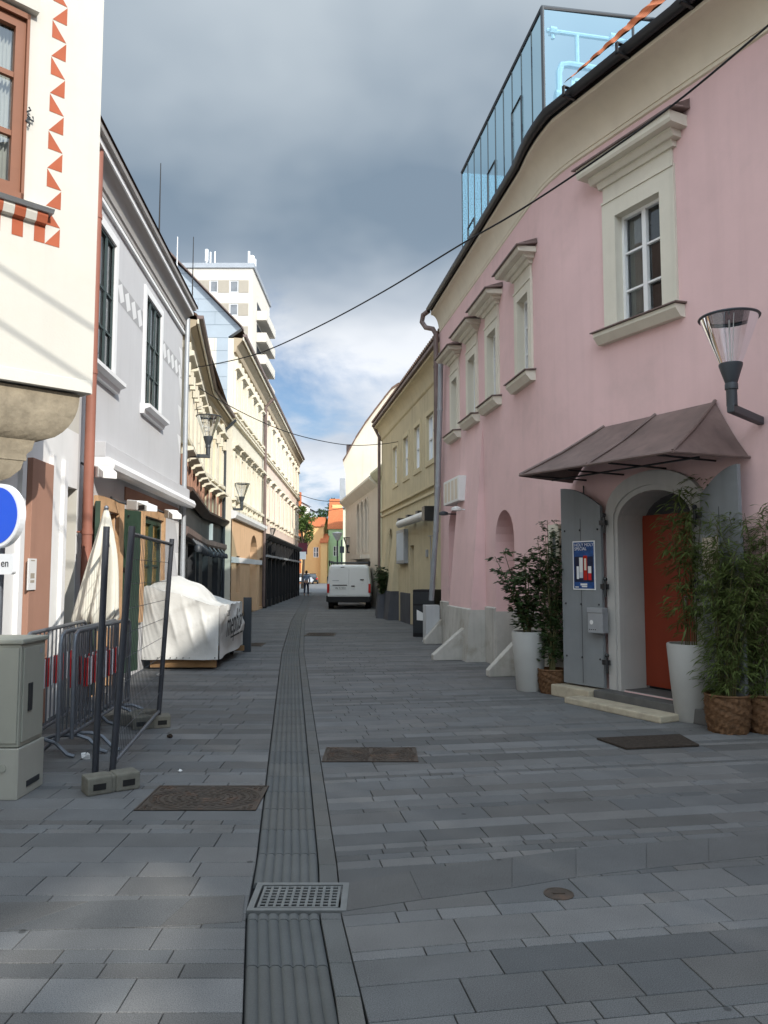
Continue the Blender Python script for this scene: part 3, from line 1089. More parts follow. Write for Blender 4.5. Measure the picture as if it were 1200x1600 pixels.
for i in range(32):      # tile noses seen along the gutter
    s = 0.1 + i * 0.2
    rm.tube([PM.p(s, 0.27, 7.83), PM.p(s, -0.05, 7.97)], 0.05, 6)
rm.build('roof', m_tiledark, pink)
# windows of the pink house


def pink_window(fr, h, zs, lin, capo=0.32):
    s0, s1, z0, z1 = h
    wv = window(pink, fr, s0, s1, z0, z1, n=-0.12, nx=2, nz=3, bar=0.04, thin=0.026, room=.24 if fr is PN else .36)
    sr = M()
    t = 0.22 if fr is PN else 0.15
    hk_ = 0.9 if fr is PN else 0.55
    reveal(sr, fr, h, 0.0, 0.2)
    for a, b, c, d in ((s0 - t, s0, z0, z1 + t), (s1, s1 + t, z0, z1 + t), (s0, s1, z1, z1 + t)):
        sr.box(fr, a, b, 0.0, 0.035, c, d)
    sr.box(fr, s0 - t, s1 + t, 0.0, 0.05, z1 + t, z1 + t + 0.03)
    sr.box(fr, s0 - t + 0.02, s1 + t - 0.02, 0.0, 0.03, z1 + t + 0.03, lin)
    sr.build('window_surround', m_trim, wv)
    hd = M()
    so = fr.p((s0 + s1) / 2, 3, 0)[:2]
    ss0, ss1 = s0 - t, s1 + t
    for e, pr in ((0.03, [(0, lin - 0.02), (0.06, lin - 0.02), (0.09, lin + 0.06 * hk_), (0, lin + 0.06 * hk_)]), (0.10, [(0, lin + 0.06 * hk_), (0.13, lin + 0.06 * hk_), (0.17, lin + 0.12 * hk_), (0.17, lin + 0.16 * hk_), (0, lin + 0.16 * hk_)]), (0.19, [(0, lin + 0.16 * hk_), (0.27, lin + 0.16 * hk_), (0.29, lin + 0.20 * hk_), (0.29, lin + 0.30 * hk_), (0, lin + 0.31 * hk_)])):
        hd.sweep([fr.p(ss0 - e, 0, 0), fr.p(ss1 + e, 0, 0)], pr, so)
    hd.build('window_hood', m_trim, wv)
    c = M()
    e = 0.24
    k = [fr.p(ss0 - e, 0, lin + 0.40 * hk_), fr.p(ss1 + e, 0, lin + 0.40 * hk_), fr.p(ss1 + e, 0.33, lin + 0.315 * hk_), fr.p(ss0 - e, 0.33, lin + 0.315 * hk_)]
    c.poly(k); c.poly([p - Vector((0, 0, 0.02)) for p in k][::-1])
    for i in range(4):
        j = (i + 1) % 4
        c.poly([k[i], k[j], k[j] - Vector((0, 0, 0.02)), k[i] - Vector((0, 0, 0.02))])
    for q in (ss0 - e, ss1 + e):     # upturned corner of the flashing
        c.poly([fr.p(q, 0.005, lin + 0.40 * hk_), fr.p(q, 0.30, lin + 0.33 * hk_), fr.p(q - 0.0, 0.02, lin + 0.50 * hk_)])
        c.poly([fr.p(q, 0.005, lin + 0.40 * hk_), fr.p(q + (0.2 if q < s0 else -0.2), 0.005, lin + 0.41 * hk_), fr.p(q, 0.005, lin + 0.52 * hk_)])
    c.build('hood_flashing', m_copper, wv)
    so_ = sill(wv, fr, s0 - t - 0.08, s1 + t + 0.08, z0 - 0.005, m_trim, 0.16, 0.14, m_copper)
    return wv


for h, lin in zip(pm_wins, (6.32, 6.30, 6.23, 6.15)):
    pink_window(PM, h, 0, lin)
pink_window(PN, pn_win, 0, 6.62)
# arched door
ar = M()
for e0_, e1_, n0_, n1_ in ((0.0, 0.05, 0, 0.05), (0.05, 0.175, 0, 0.075)):
    outer = [(1.24 - e1_, 0.14)] + arc(1.24 - e1_, 2.36 + e1_, 2.58 + e1_ * 1.35, 0.36 + e1_ * 0.6, 16) + [(2.36 + e1_, 0.14)]
    inner = [(1.24 - e0_, 0.14)] + arc(1.24 - e0_, 2.36 + e0_, 2.58 + e0_ * 1.35, 0.36 + e0_ * 0.6, 16) + [(2.36 + e0_, 0.14)]
    for i in range(len(outer) - 1):
        q = [inner[i], inner[i + 1], outer[i + 1], outer[i]]
        ar.prism(PN, q, n0_, n1_)
reveal(ar, PN, door_hole, 0.0, 0.42)
ar.build('door_surround', m_arch, pink)
dr = M()
dr.box(PN, 1.25, 2.35, -0.43, -0.37, 0.2, 2.32)
dr.box(PN, 1.84, 1.90, -0.37, -0.355, 0.2, 2.30)
do = dr.build('door', m_reddoor, pink)
dk = M(); dk.box(PN, 1.24, 2.36, -0.46, -0.431, 0.16, 2.6); dk.build('door_fanlight', m_dark, do)
hn = M(); hn.tube([PN.p(1.94, -0.355, 1.2), PN.p(1.94, -0.30, 1.2), PN.p(1.94, -0.30, 1.32), PN.p(1.94, -0.355, 1.32)], 0.012, 6); hn.build('handle', m_zinc, do)
fl = M(); fl.box(PN, 1.24, 2.36, -0.42, -0.02, 0.10, 0.168); fl.build('threshold', m_stepd, pink)


def shutter(hs, side, ang):
    """one leaf of the pair of arched door shutters, hinged at hs, thrown open"""
    hp = PN.p(hs, 0.10, 0)
    d = (PN.u * (-side)) if side > 0 else PN.u.copy()
    dv = Vector((d.x, d.y)); 
    dv = dv * cos(ang) + PN.n * sin(ang)
    f = Fr((hp.x, hp.y), (hp.x + dv.x, hp.y + dv.y), (hp.x + PN.n.x * 2, hp.y + PN.n.y * 2))
    W = 0.66 if side > 0 else 0.54
    top = [(W * i / 10, 2.60 - 0.33 * (1 - i / 10.0) ** 1.0 * (1 if True else 0)) for i in range(11)]
    top = [(W * i / 10, 2.36 + 0.36 * sin(pi / 2 * (0.15 + 0.85 * i / 10))) for i in range(11)]
    pts = [(0, 0.17), (W, 0.17)] + top[::-1]
    m = M(); m.prism(f, pts, 0, 0.045)
    lf = m.build('door_shutter', m_shut, pink)
    b = M()
    for z in (0.52, 1.2, 2.15):
        for s in (0.05, 0.34, W - 0.06):
            c = f.p(s, 0.045, z)
            b.ball(c, 0.014, 8)
    b.box(f, W * 0.5 - 0.003, W * 0.5 + 0.003, 0.045, 0.047, 0.2, 2.3)
    b.build('shutter_bolt', m_blackmetal, lf)
    hg = M()
    for z in (0.48, 1.42, 2.22):
        hg.box(f, -0.09, 0.02, 0.02, 0.05, z - 0.02, z + 0.04)
        hg.tube([f.p(-0.07, 0.06, z - 0.12), f.p(-0.07, 0.06, z + 0.10)], 0.016, 6)
        hg.ball(f.p(-0.07, 0.06, z + 0.10), 0.03, 8)
    hg.split('hinge', m_blackmetal, lf)
    return f, lf


SHL, shl = shutter(1.04, 1, 0.10)
SHR, shr = shutter(2.56, -1, 0.15)
# hipped sheet-metal canopy over the door
c = M()
Wf = PN
rl = Wf.hit(937, 668); rr = Wf.hit(1119.5, 630); lw = (Wf.hit(822, 742)[0] , 0); rw = Wf.hit(1173, 703)
FN = 0.95
fr_ = PN.shift(FN)
fl_ = fr_.hit(812, 741); frr = fr_.hit(1051, 703)
zb = 2.80
RL = PN.p(rl[0] + 0.1, 0.02, 3.47); RR = PN.p(rr[0], 0.02, 3.47)
FL = PN.p(fl_[0], FN, zb + 0.05); FR = PN.p(frr[0], FN, zb + 0.02)
LW = PN.p(fl_[0] - 0.05, 0.02, zb + 0.02); RW = PN.p(rw[0], 0.02, zb)
print('canopy', rl, rr, fl_, frr, rw)
FM = FL.lerp(FR, 0.5); RMd = RL.lerp(RR, 0.5)
def pane_(a, b, c_, d, k=6):
    rows = []
    for i in range(k + 1):
        t = i / k
        sag = -0.035 * sin(pi * t)
        rows.append([Vector(a).lerp(b, j / k).lerp(Vector(d).lerp(c_, j / k), t) + Vector((0, 0, sag)) for j in range(k + 1)])
    c.grid(rows)
    c.grid([[p + Vector((0, 0, -0.015)) for p in r] for r in rows])
pane_(FL, FM, RMd, RL); pane_(FM, FR, RR, RMd)
pane_(LW, FL, RL, RL); pane_(FR, RW, RR, RR)
for a, b in ((FL, RL), (FM, RMd), (FR, RR)):
    mid = a.lerp(b, 0.5) + Vector((0, 0, -0.03))
    c.tube([a + Vector((0, 0, .01)), mid + Vector((0, 0, .012)), b + Vector((0, 0, .01))], 0.02, 6)
for a, b in ((LW, FL), (FL, FR), (FR, RW)):
    c.tube([a, b], 0.018, 6)
cano = c.build('door_canopy', m_copper, pink)
ir = M()
for t in (0.08, 0.35, 0.62, 0.9):
    p = FL.lerp(FR, t); s = (Vector(p[:2]) - PN.A).dot(PN.u)
    ir.tube([PN.p(s, 0.0, zb + 0.02), PN.p(s, FN - 0.05, zb + 0.02)], 0.012, 6)
ir.tube([PN.p(fl_[0] + 0.1, 0.5, zb + 0.0), PN.p(frr[0] - 0.05, 0.5, zb + 0.0)], 0.012, 6)
ir.tube([PN.p(0.62, 0.02, 2.75), PN.p(0.62, 0.02, 2.2)], 0.009, 5)
ir.build('canopy_bracket', m_blackmetal, cano)
# steps
st = M()
st.box(PN, 1.02, 2.75, 0.08, 0.30, 0, 0.162)
st.build('step', m_stepd, pink, bevel=0.012)
st = M()
st.box(PN, 0.30, 1.0, 0.06, 0.36, 0, 0.145)
st.build('step', m_step, pink, bevel=0.015)
st = M()
st.box(PN, 0.85, 2.35, 0.305, 0.62, 0, 0.075)
st.build('step', m_step, pink, bevel=0.015)
# small framed hatch beside the shutter
hb = PM.hit(848, 820); hc = PM.hit(878, 872)
sm = M()
HF = Fr(pf[3], pf[7], POUT)
s_a, z_a = HF.hit(849, 822); s_b, z_b = HF.hit(879, 872)
s_a = max(s_a, 0.0)
for a, b, c_, d in ((s_a, s_a + 0.07, z_b, z_a), (s_b - 0.07, s_b, z_b, z_a), (s_a + .07, s_b - .07, z_a - 0.09, z_a)):
    sm.box(HF, a, b, -0.02, 0.06, c_, d)
so = sm.build('hatch_frame', m_trim, pink)
sm = M(); sm.box(HF, s_a + .07, s_b - .07, 0.0, 0.035, z_b, z_a - .09); sm.build('hatch_door', m_shut, so)
# stone fins on the pavement
for sc_, ex, wd_, hh in ((5.62, 0.52, 0.17, 0.62), (3.30, 0.62, 0.2, 0.62), (0.10, 0.40, 0.22, 0.55)):
    f = M()
    base_n = 0.03 if sc_ != 3.30 else 0.30
    tri = [(base_n, 0), (base_n + ex, 0), (base_n + ex, 0.10), (base_n, hh)]
    a = [PM.p(sc_ - wd_ / 2, n, z) for n, z in tri]; b = [PM.p(sc_ + wd_ / 2, n, z) for n, z in tri]
    f.poly(a); f.poly(b[::-1])
    for i in range(4):
        j = (i + 1) % 4
        f.poly([a[i], b[i], b[j], a[j]])
    f.build('guard_stone', m_plinth, pink, bevel=0.015)
# drainpipes at the far corner
dp = M()
dp.tube([PM.p(0.02, 0.27, 7.74), PM.p(-0.16, 0.36, 7.70), PM.p(-0.22, 0.38, 7.55), PM.p(-0.16, 0.30, 7.40), PM.p(0.0, 0.16, 7.32), PM.p(0.05, 0.10, 7.18), PM.p(0.05, 0.10, 3.0)], 0.06, 10)
for z in (6.4, 4.9, 3.4):
    dp.lathe(PM.p(0.05, 0.10, z), [(0.068, -0.03), (0.068, 0.03)], 10)
dp.build('downpipe', m_copper, pink, smooth=True)
dp = M()
zc = lambda x, y, z: PM.p(x, y, z)
zpts = []
for px_, py_, n_ in ((689, 552, .12), (687.5, 640, .12), (684, 760, .14), (681, 830, .18), (674, 938, .24)):
    s_, z_ = PM.shift(n_).hit(px_, py_); zpts.append(zc(s_, n_, z_))
print('zinc', zpts)
dp.tube(zpts, 0.062, 10)
for q in zpts[1:4]:
    dp.lathe(q, [(0.070, -0.025), (0.070, 0.025)], 10)
dp.build('downpipe', m_zinc, pink, smooth=True)
dp = M()
dp.box(PM, -0.34, 0.03, 0.04, 0.36, 0, 0.86)
dp.build('downpipe_casing', mat('pale_casing', (0.50, 0.51, 0.52), rough=.8, var=.1, streak=.2), pink, bevel=0.01)

# ================================================================= glass box on the roof
gb = thing('glass_roof_enclosure', 'blue glass enclosure with dark frame standing on the pink house roof', 'glass box', (2.6, 13, 8))
GA = atY(847, 8, 13.0); gz = GA.z
zs_far = None
GFr = Fr((1.31 + 0.70, 17.7 + 0.1), (2.364 + 0.70, 10.67 + 0.1))
# left face parallel to the street wall; find the near corner and the far corner on its plane
off = 0.0
def boxplane(n):
    f = PM.shift(-n)
    s, z = f.hit(847, 8); s2, z2 = f.hit(722, 272)
    return f, s, z, s2, z2
best = min([boxplane(0.2 + 0.05 * i) for i in range(40)], key=lambda q: abs(q[2] - q[4]))
GF, sN, zN, sFar, zFar = best
print('glass box', sN, zN, sFar, zFar)
zt = (zN + zFar) / 2
zb0 = 7.6
gl = M()
NP = 10
ss = [sFar + (sN - sFar) * i / NP for i in range(NP + 1)]
for a, b in zip(ss, ss[1:]):
    gl.poly([GF.p(a, 0, zb0), GF.p(b, 0, zb0), GF.p(b, 0, zt), GF.p(a, 0, zt)])
DW = 3.0
for i in range(2):
    gl.poly([GF.p(sN, -DW * i / 2, zb0), GF.p(sN, -DW * (i + 1) / 2, zb0), GF.p(sN, -DW * (i + 1) / 2, zt), GF.p(sN, -DW * i / 2, zt)])
gl.poly([GF.p(sFar, 0, zb0), GF.p(sFar, -DW, zb0), GF.p(sFar, -DW, zt), GF.p(sFar, 0, zt)])
gl.poly([GF.p(sFar, -DW, zb0), GF.p(sN, -DW, zb0), GF.p(sN, -DW, zt), GF.p(sFar, -DW, zt)])
gl.build('glass_panel', m_boxglass, gb)
fm = M()
fm.tube([GF.p(sFar, 0, zt), GF.p(sN, 0, zt), GF.p(sN, -DW, zt)], 0.035, 6)
fm.tube([GF.p(sN, 0, zb0), GF.p(sN, 0, zt)], 0.03, 6)
fm.tube([GF.p(sN, -DW / 2, zb0), GF.p(sN, -DW / 2, zt)], 0.022, 6)
for s in ss[:-1]:
    fm.tube([GF.p(s, 0, zb0), GF.p(s, 0, zt)], 0.012, 5)
for a, b, z in ((ss[1], ss[2], 8.9), (ss[4], ss[5], 9.3), (ss[7], ss[8], 9.6)):
    fm.tube([GF.p(a, 0.01, zb0), GF.p(a, 0.01, z), GF.p(b, 0.01, z), GF.p(b, 0.01, zb0)], 0.02, 5)
fm.build('frame', m_lampdark, gb)
m_inpipe = mat('pale_pipe', (0.72, 0.80, 0.84), rough=0.4, var=0.03)
ip = M()
PS = sN - 0.14
gq = lambda n, dz: GF.p(PS, -n, zt - dz)
ip.tube([gq(.12, .27), gq(DW - .1, .36)], 0.035, 8)
for n in (.22, 1.22, 1.62):
    ip.tube([gq(n - .05, .27), gq(n + .05, .28)], 0.07, 8)
    ip.tube([gq(n, .27), gq(n, .40)], 0.03, 6)
ip.tube([gq(.62, .30), gq(.62, .78)], 0.035, 8)
ip.tube([gq(1.9, .88), gq(.48, .80), gq(.36, .82), gq(.31, .95), gq(.31, 1.30)], 0.055, 8)
ip.tube([gq(.31, 1.36), gq(.31, 2.6)], 0.045, 8)
ip.tube([gq(.24, 1.33), gq(.40, 1.33)], 0.08, 8)
fq = XY(*GF.p(PS - .1, -.55, 0)[:2], 0.15)
for a, b, c_, d in ((0, 1.3, .95, 1.0), (0, 1.3, 1.20, 1.30), (0, .06, .95, 2.6), (.42, .50, .95, 2.6), (.95, 1.02, .95, 2.6), (0, 1.3, 1.42, 1.48), (.08, .36, 1.55, 2.3), (.55, .9, 1.02, 1.17)):
    ip.box(fq, a, b, -0.02, 0.02, zt - d, zt - c_)
ip.build('pipework', m_inpipe, gb, smooth=True)

# ================================================================= ochre house (right, beyond)
YO_ = Fr((1.79, 18.0), (-0.09, 29.95))
och = thing('ochre_house', 'ochre yellow plastered house with curved eaves between the pink house and the white gable', 'house', (1.5, 24, 0))
YL_ = YO_.L
w = M()
wins = []
for px0, px1 in ((667, 679), (648, 657), (631, 638.5), (615, 621)):
    a = YO_.hit(px1, 700)[0]; b = YO_.hit(px0, 700)[0]
    wins.append((a, b, 4.72, 6.02))
arch1 = (9.55, 10.35, 0.0, 3.2, 0.5, 0.4)
door2 = (5.62, 6.22, 0.0, 2.45, 0, 0.3)
wallsheet(w, YO_, 0, YL_, 0, 7.3, [*wins, arch1, door2], depth=0.18)
shell(w, YO_, 0, YL_, 0, 7.3, 9, 4)
for h in (arch1, door2):
    w.box(YO_, h[0] - .1, h[1] + .1, -h[5] - .05, -h[5], 0, h[3])
w.build('wall', m_ochre, och)
for i, h in enumerate(wins):
    wv = window(och, YO_, *h, n=-0.09, nx=2, nz=2, bar=0.06, thin=0.05, mg=m_glassl, mf=m_whiteframe, room=.42)
    sr = M()
    t = 0.14
    for a, b, c_, d in ((h[0] - t, h[0], h[2] - t, h[3] + t), (h[1], h[1] + t, h[2] - t, h[3] + t), (h[0], h[1], h[3], h[3] + t), (h[0], h[1], h[2] - t, h[2])):
        sr.box(YO_, a, b, 0, 0.03, c_, d)
    sr.build('window_surround', m_ochretrim if i else m_ochretrim, wv)
cn = M()
cpath = [YO_.p(0, 0, 0), YO_.p(YL_, 0, 0)]
cprof = [(0.0, 6.75), (0.04, 6.78)] + [(0.05 + 0.24 * (1 - cos(t * pi / 16)), 6.8 + 0.42 * sin(t * pi / 16)) for t in range(9)] + [(0.32, 7.24), (0.32, 7.30), (0, 7.32)]
cn.sweep(cpath, cprof, (-3, 20))
cn.build('cornice', m_ochretrim, och, smooth=True)
ed = M()
ed.sweep(cpath, [(0.25, 7.32), (0.40, 7.32), (0.40, 7.40), (0.25, 7.40)], (-3, 20))
ed.build('gutter', m_copper, och)
rf = M(); gable_roof(rf, YO_, -0.1, YL_ + 0.2, 7.45, 9, 3.6, 0.36)
for i in range(60):
    s = 0.1 + i * 0.2
    if s < YL_:
        rf.tube([YO_.p(s, 0.43, 7.46), YO_.p(s, 0.15, 7.62)], 0.045, 5)
rf.build('roof', m_tiledark, och)
bd = M()
for z, n in ((3.78, 0.05), (3.98, 0.08)):
    bd.sweep(cpath, [(0, z - 0.05), (n, z - 0.03), (n, z + 0.04), (0, z + 0.06)], (-3, 20))
bd.split('string_course', m_ochretrim, och)
pb = M()
for s0, s1, z in ((1.5, 5.62, 0.95), (6.22, 7.8, 0.95), (8.5, 9.55, 1.0), (10.35, 11.9, 1.0)):
    pb.sweep([YO_.p(s0, 0, 0), YO_.p(s1, 0, 0)], [(0, 0), (0.04, 0), (0.04, z), (0, z + .01)], (-3, 20))
pb.split('plinth', m_darkplinth, och)
bu = M()
for s0, s1 in ((8.3, 9.3), (10.5, 11.2)):
    a = [(s0, 0.36, 0), (s1, 0.36, 0), (s1, 0.0, 3.3), (s0, 0.0, 3.3)]
    bu.poly([YO_.p(*q) for q in a])
    for s in (s0, s1):
        bu.poly([YO_.p(s, 0.36, 0), YO_.p(s, -0.02, 0), YO_.p(s, 0, 3.3)])
bu.split('buttress', m_ochre, och)
bp_ = M()
for s0, s1 in ((8.28, 9.32), (10.48, 11.22)):
    k = 0.36 * (1 - 0.98 / 3.3)
    bp_.poly([YO_.p(s0, 0.39, 0), YO_.p(s1, 0.39, 0), YO_.p(s1, k + .03, 0.98), YO_.p(s0, k + .03, 0.98)])
    for s in (s0, s1):
        bp_.poly([YO_.p(s, 0.39, 0), YO_.p(s, -.01, 0), YO_.p(s, -.01, 0.98), YO_.p(s, k + .03, 0.98)])
bp_.split('plinth', m_darkplinth, och)
aw = M()
sA, zA = YO_.shift(0.25).hit(672, 806); sB, zB = YO_.shift(0.25).hit(624, 818)
zA = 3.15
aw.tube([YO_.p(sA + 0.35, 0.25, zA), YO_.p(sB, 0.25, zA)], 0.12, 10)
aw_ = aw.build('awning_roll', m_plasticw, och, smooth=True)
aw = M()
for s in (sA, lerp(sA, sB, 0.33), lerp(sA, sB, 0.66), sB):
    aw.box(YO_, s, s + 0.3, 0.0, 0.28, zA + 0.05, zA + 0.2)
aw.box(YO_, sA, sA + 0.35, 0.05, 0.4, zA - 0.18, zA + 0.2)
aw.split('bracket', m_blackmetal, aw_)
dp = M()
dp.tube([YO_.p(YL_ - 0.15, 0.34, 7.32), YO_.p(YL_ - 0.12, 0.12, 6.9), YO_.p(YL_ - 0.12, 0.12, 0.2)], 0.06, 8)
dp.build('downpipe', m_copper, och, smooth=True)
cb = M()
cb.tube([YO_.p(3.1, 0.03, 0.95), YO_.p(3.1, 0.03, 2.6)], 0.012, 5); cb.tube([YO_.p(2.6, 0.03, 0.95), YO_.p(2.6, 0.03, 2.6), YO_.p(3.4, 0.03, 2.62)], 0.012, 5)
cb.box(YO_, 3.55, 3.7, 0, 0.05, 2.05, 2.25)
cb.build('conduit', m_zinc, och)

# ================================================================= pale green narrow house and arcaded house (right, far)
AR1 = Fr((0.55, 30.6), (-0.30, 35.4))
pg = thing('green_house', 'narrow pale green house front right after the ochre house, behind the white van', 'house', (0.3, 33, 0))
w = M(); hdoor = (2.7, 3.6, 0.0, 2.55, 0, 0.3)
ha = (2.6, 3.6, 3.6, 5.4, 0.4, 0.15)
wallsheet(w, AR1, 0, AR1.L, 0, 6.1, [hdoor, ha])
shell(w, AR1, 0, AR1.L, 0, 6.1, 8, 2)
w.box(AR1, 2.6, 3.6, -0.17, -0.15, 3.6, 5.4)
w.build('wall', m_paleg, pg)
d = M(); d.box(AR1, 2.7, 3.6, -0.3, -0.25, 0, 2.55); d.build('door', mat('grey_green_door', (0.12, 0.16, 0.15)), pg)
d = M(); d.sweep([AR1.p(0, 0, 0), AR1.p(AR1.L, 0, 0)], [(0, 5.8), (0.15, 5.85), (0.35, 6.1), (0.35, 6.2), (0, 6.2)], (-3, 30)); d.build('cornice', m_paleg, pg)
d = M(); gable_roof(d, AR1, 0, AR1.L, 6.2, 8, 2.5, 0.3); d.build('roof', m_sheet, pg)
d = M(); d.box(AR1, 0.1, AR1.L, 0, 0.05, 0, 0.9); d.build('plinth', m_darkplinth, pg)

AR2 = Fr((-0.30, 35.4), (-2.40, 48.0))
wa = thing('arcade_house', 'warm white house with three tall round arched windows behind the white van', 'house', (-1, 41, 0))
w = M()
ah = []
for px0, px1 in ((571.5, 575.5), (565.5, 569.5), (559.5, 563.5)):
    s1 = AR2.hit(px0, 830)[0]; s0 = AR2.hit(px1, 830)[0]
    ah.append((s0, s1, 2.6, 5.35, 0.5 * (s1 - s0), 0.35))
print('arch', ah, AR2.L)
wallsheet(w, AR2, 0, AR2.L, 0, 5.95, ah)
shell(w, AR2, 0, AR2.L, 0, 5.95, 9, 3)
w.build('wall', m_warmw, wa)
for h in ah:
    g = M(); g.box(AR2, h[0], h[1], -0.32, -0.28, h[2], h[3])
    wn = g.build('window', m_brownwood, wa)
    g = M(); g.box(AR2, h[0] + .1, h[1] - .1, -0.28, -0.27, h[2] + .1, h[3] - .1); g.build('pane', m_glass, wn)
    g = M()
    o = arc(h[0] - .10, h[1] + .10, h[3] + .10, h[4] + .10); i_ = arc(h[0], h[1], h[3], h[4])
    for k in range(len(o) - 1):
        g.prism(AR2, [i_[k], i_[k + 1], o[k + 1], o[k]], 0, 0.08)
    for s in (h[0] - .1, h[1] + .1):
        g.tube([AR2.p(s, 0.02, h[2]), AR2.p(s, 0.02, h[3] - h[4])], 0.06, 8)
        g.lathe(AR2.p(s, 0.02, h[3] - h[4] - 0.1), [(0.07, -0.1), (0.11, 0.1)], 8)
    g.build('window_surround', m_warmw, wn)
d = M(); d.box(AR2, ah[0][0] - .6, ah[-1][1] + .6, 0, 0.5, 2.3, 2.5); d.build('balcony_ledge', m_warmw, wa)
d = M(); d.sweep([AR2.p(0, 0, 0), AR2.p(AR2.L, 0, 0)], [(0, 5.6), (0.12, 5.7), (0.4, 5.95), (0.4, 6.05), (0, 6.05)], (-4, 40)); d.build('cornice', m_trim, wa)
d = M(); gable_roof(d, AR2, 0, AR2.L, 6.06, 9, 3.0, 0.4); d.build('roof', m_sheet, wa)

fw = thing('gable_house', 'tall house with bare curved cream gable rising over the ochre house roof', 'house', (3, 49, 0))
FY = 48.05
pix = [(540, 760), (540, 740), (536, 722), (542, 712), (556, 686), (570, 664), (584, 645), (600, 624), (612, 609), (622, 602), (640, 600), (700, 620), (740, 760)]
pts = [atY(x, y, FY) for x, y in pix]
fg = XY(0, FY)
pp = [(p.x, p.z) for p in pts]
pp = [(pp[0][0], 0.0)] + pp + [(pp[-1][0], 0.0)]
m = M(); m.prism(fg, pp, -16, 0.0); m.build('gable_wall', m_fire, fw)
m = M()
ll = [atY(x, y, FY) for x, y in pix[2:11]]
for a, b in zip(ll, ll[1:]):
    m.prism(fg, [(a.x, a.z), (b.x, b.z), (b.x, b.z + 0.14), (a.x - 0.02, a.z + 0.14)], -16.2, 0.12)
m.build('roof', m_tiledark, fw)
m = M()
a = atY(545, 690, FY); m.box(XY(a.x, FY + 4), -0.35, 0.35, -0.7, 0, a.z - 1.5, a.z + 0.5); m.build('dormer', m_copper, fw)
m = M(); a = atY(616, 603, FY); m.box(XY(a.x, FY + 3), -0.5, 0.5, -0.6, 0, a.z - 1, a.z + 0.25); m.tube([(a.x + .3, FY + 3, a.z + .2), (a.x + .3, FY + 3, a.z + 0.9)], 0.12, 8); m.build('chimney', m_fire, fw)
# small enclosed sign frame on its street corner
m = M(); a = atY(534, 760, FY - 0.3); m.box(XY(a.x, FY - 0.3), -0.12, 0.2, 0, 0.1, a.z - 0.9, a.z + 0.5); m.build('gutter_box', m_zinc, fw)

# ================================================================= grey house (left)
GW = Fr((-3.15 - .067 * 9.35, 9.35), (-3.15 - .067 * 15.7, 15.7))
gh = thing('grey_house', 'light grey plastered house with dark green windows and white painted pattern', 'house', (-4, 12.5, 0))
w = M()
gwin = [(0.28, 1.36, 4.32, 6.28), (3.20, 4.32, 4.36, 6.26)]
gdoor = (0.95, 1.75, 0.0, 2.45, 0, 0.5)
gshop = (3.35, 4.75, 0.9, 2.55, 0, 0.25)
wallsheet(w, GW, 0, GW.L, 0, 6.95, [*gwin, gdoor, gshop], depth=0.2)
shell(w, GW, 0, GW.L, 0, 6.95, 8, 3.4)
w.box(GW, 0.9, 1.8, -0.55, -0.5, 0, 2.5)
w.build('wall', m_grey, gh)
for h in gwin:
    wv = window(gh, GW, h[0], h[1], h[2], h[3], n=-0.014, nx=3, nz=2, mf=m_greenwin, bar=0.042, thin=0.03, fd=.011, room=.45, transom=[h[2] + 0.62, h[2] + 1.16], mg=m_glassg)
    sr = M(); t = 0.12
    for a, b, c_, d in ((h[0] - t, h[0], h[2], h[3] + t), (h[1], h[1] + t, h[2], h[3] + t), (h[0], h[1], h[3], h[3] + t)):
        sr.box(GW, a, b, 0, 0.03, c_, d)
    sr.build('window_surround', m_greytrim, wv)
    sm = M()
    so = GW.p(1, 3, 0)[:2]
    sm.sweep([GW.p(h[0] - .2, 0, 0), GW.p(h[1] + .2, 0, 0)], [(0, h[2] - .16), (.06, h[2] - .16), (.08, h[2] - .09), (.16, h[2] - .06), (.16, h[2] - .005), (0, h[2])], so)
    sm.build('window_sill', m_greytrim, wv)
# painted frieze of rhombs and corner teeth
zf = 5.72
pt = M()
for s0, s1 in ((1.52, 3.05), (4.47, 6.33)):
    pt.poly([GW.p(s0, .002, zf - .17), GW.p(s1, .002, zf - .17), GW.p(s1, .002, zf + .17), GW.p(s0, .002, zf + .17)])
pt.split('painted_band', mat('mid_grey_paint', (.36, .36, .365), var=.05), gh)
pt = M()
for s0, s1 in ((1.55, 3.02), (4.5, 6.3)):
    k = int((s1 - s0) / 0.32)
    for i in range(k):
        a = s0 + (s1 - s0) * i / k; wdt = (s1 - s0) / k
        pt.poly([GW.p(a + .01, .004, zf + .06), GW.p(a + wdt * .42, .004, zf - .16), GW.p(a + wdt - .01, .004, zf - .06), GW.p(a + wdt * .58, .004, zf + .16)])
for i in range(9):
    z = 0.9 + i * 0.6
    s = GW.L
    if 2.9 < z < 3.4:
        continue
    pt.poly([GW.p(s - .01, .003, z), GW.p(s - .01, .003, z + .5), GW.p(s - .38, .003, z + .5)])
pt.build('painted_pattern', m_palegrey, gh)
cn = M()
so = GW.p(3, 3, 0)[:2]
gp = [GW.p(-1.35, 0, 0), GW.p(GW.L, 0, 0)]
cn.sweep(gp, [(0, 6.66), (.035, 6.66), (.035, 6.72), (.06, 6.74)] + [(.06 + .12 * (1 - cos(t * pi / 12)), 6.74 + .22 * sin(t * pi / 12)) for t in range(7)] + [(.19, 6.97), (.19, 7.01), (0, 7.01)], so)
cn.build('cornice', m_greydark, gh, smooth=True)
cn = M()
cn.sweep(gp, [(.19, 6.97), (.215, 6.97), (.215, 7.06), (.19, 7.06)], so)
cn.sweep(gp, [(.0, 6.56), (.05, 6.56), (.05, 6.615), (0, 6.615)], so)
cn.build('cornice_band', m_greytrim, gh)
gt = M()
gt.sweep(gp, [(.18, 7.065), (.27, 7.075), (.285, 7.14), (.18, 7.14)], so)
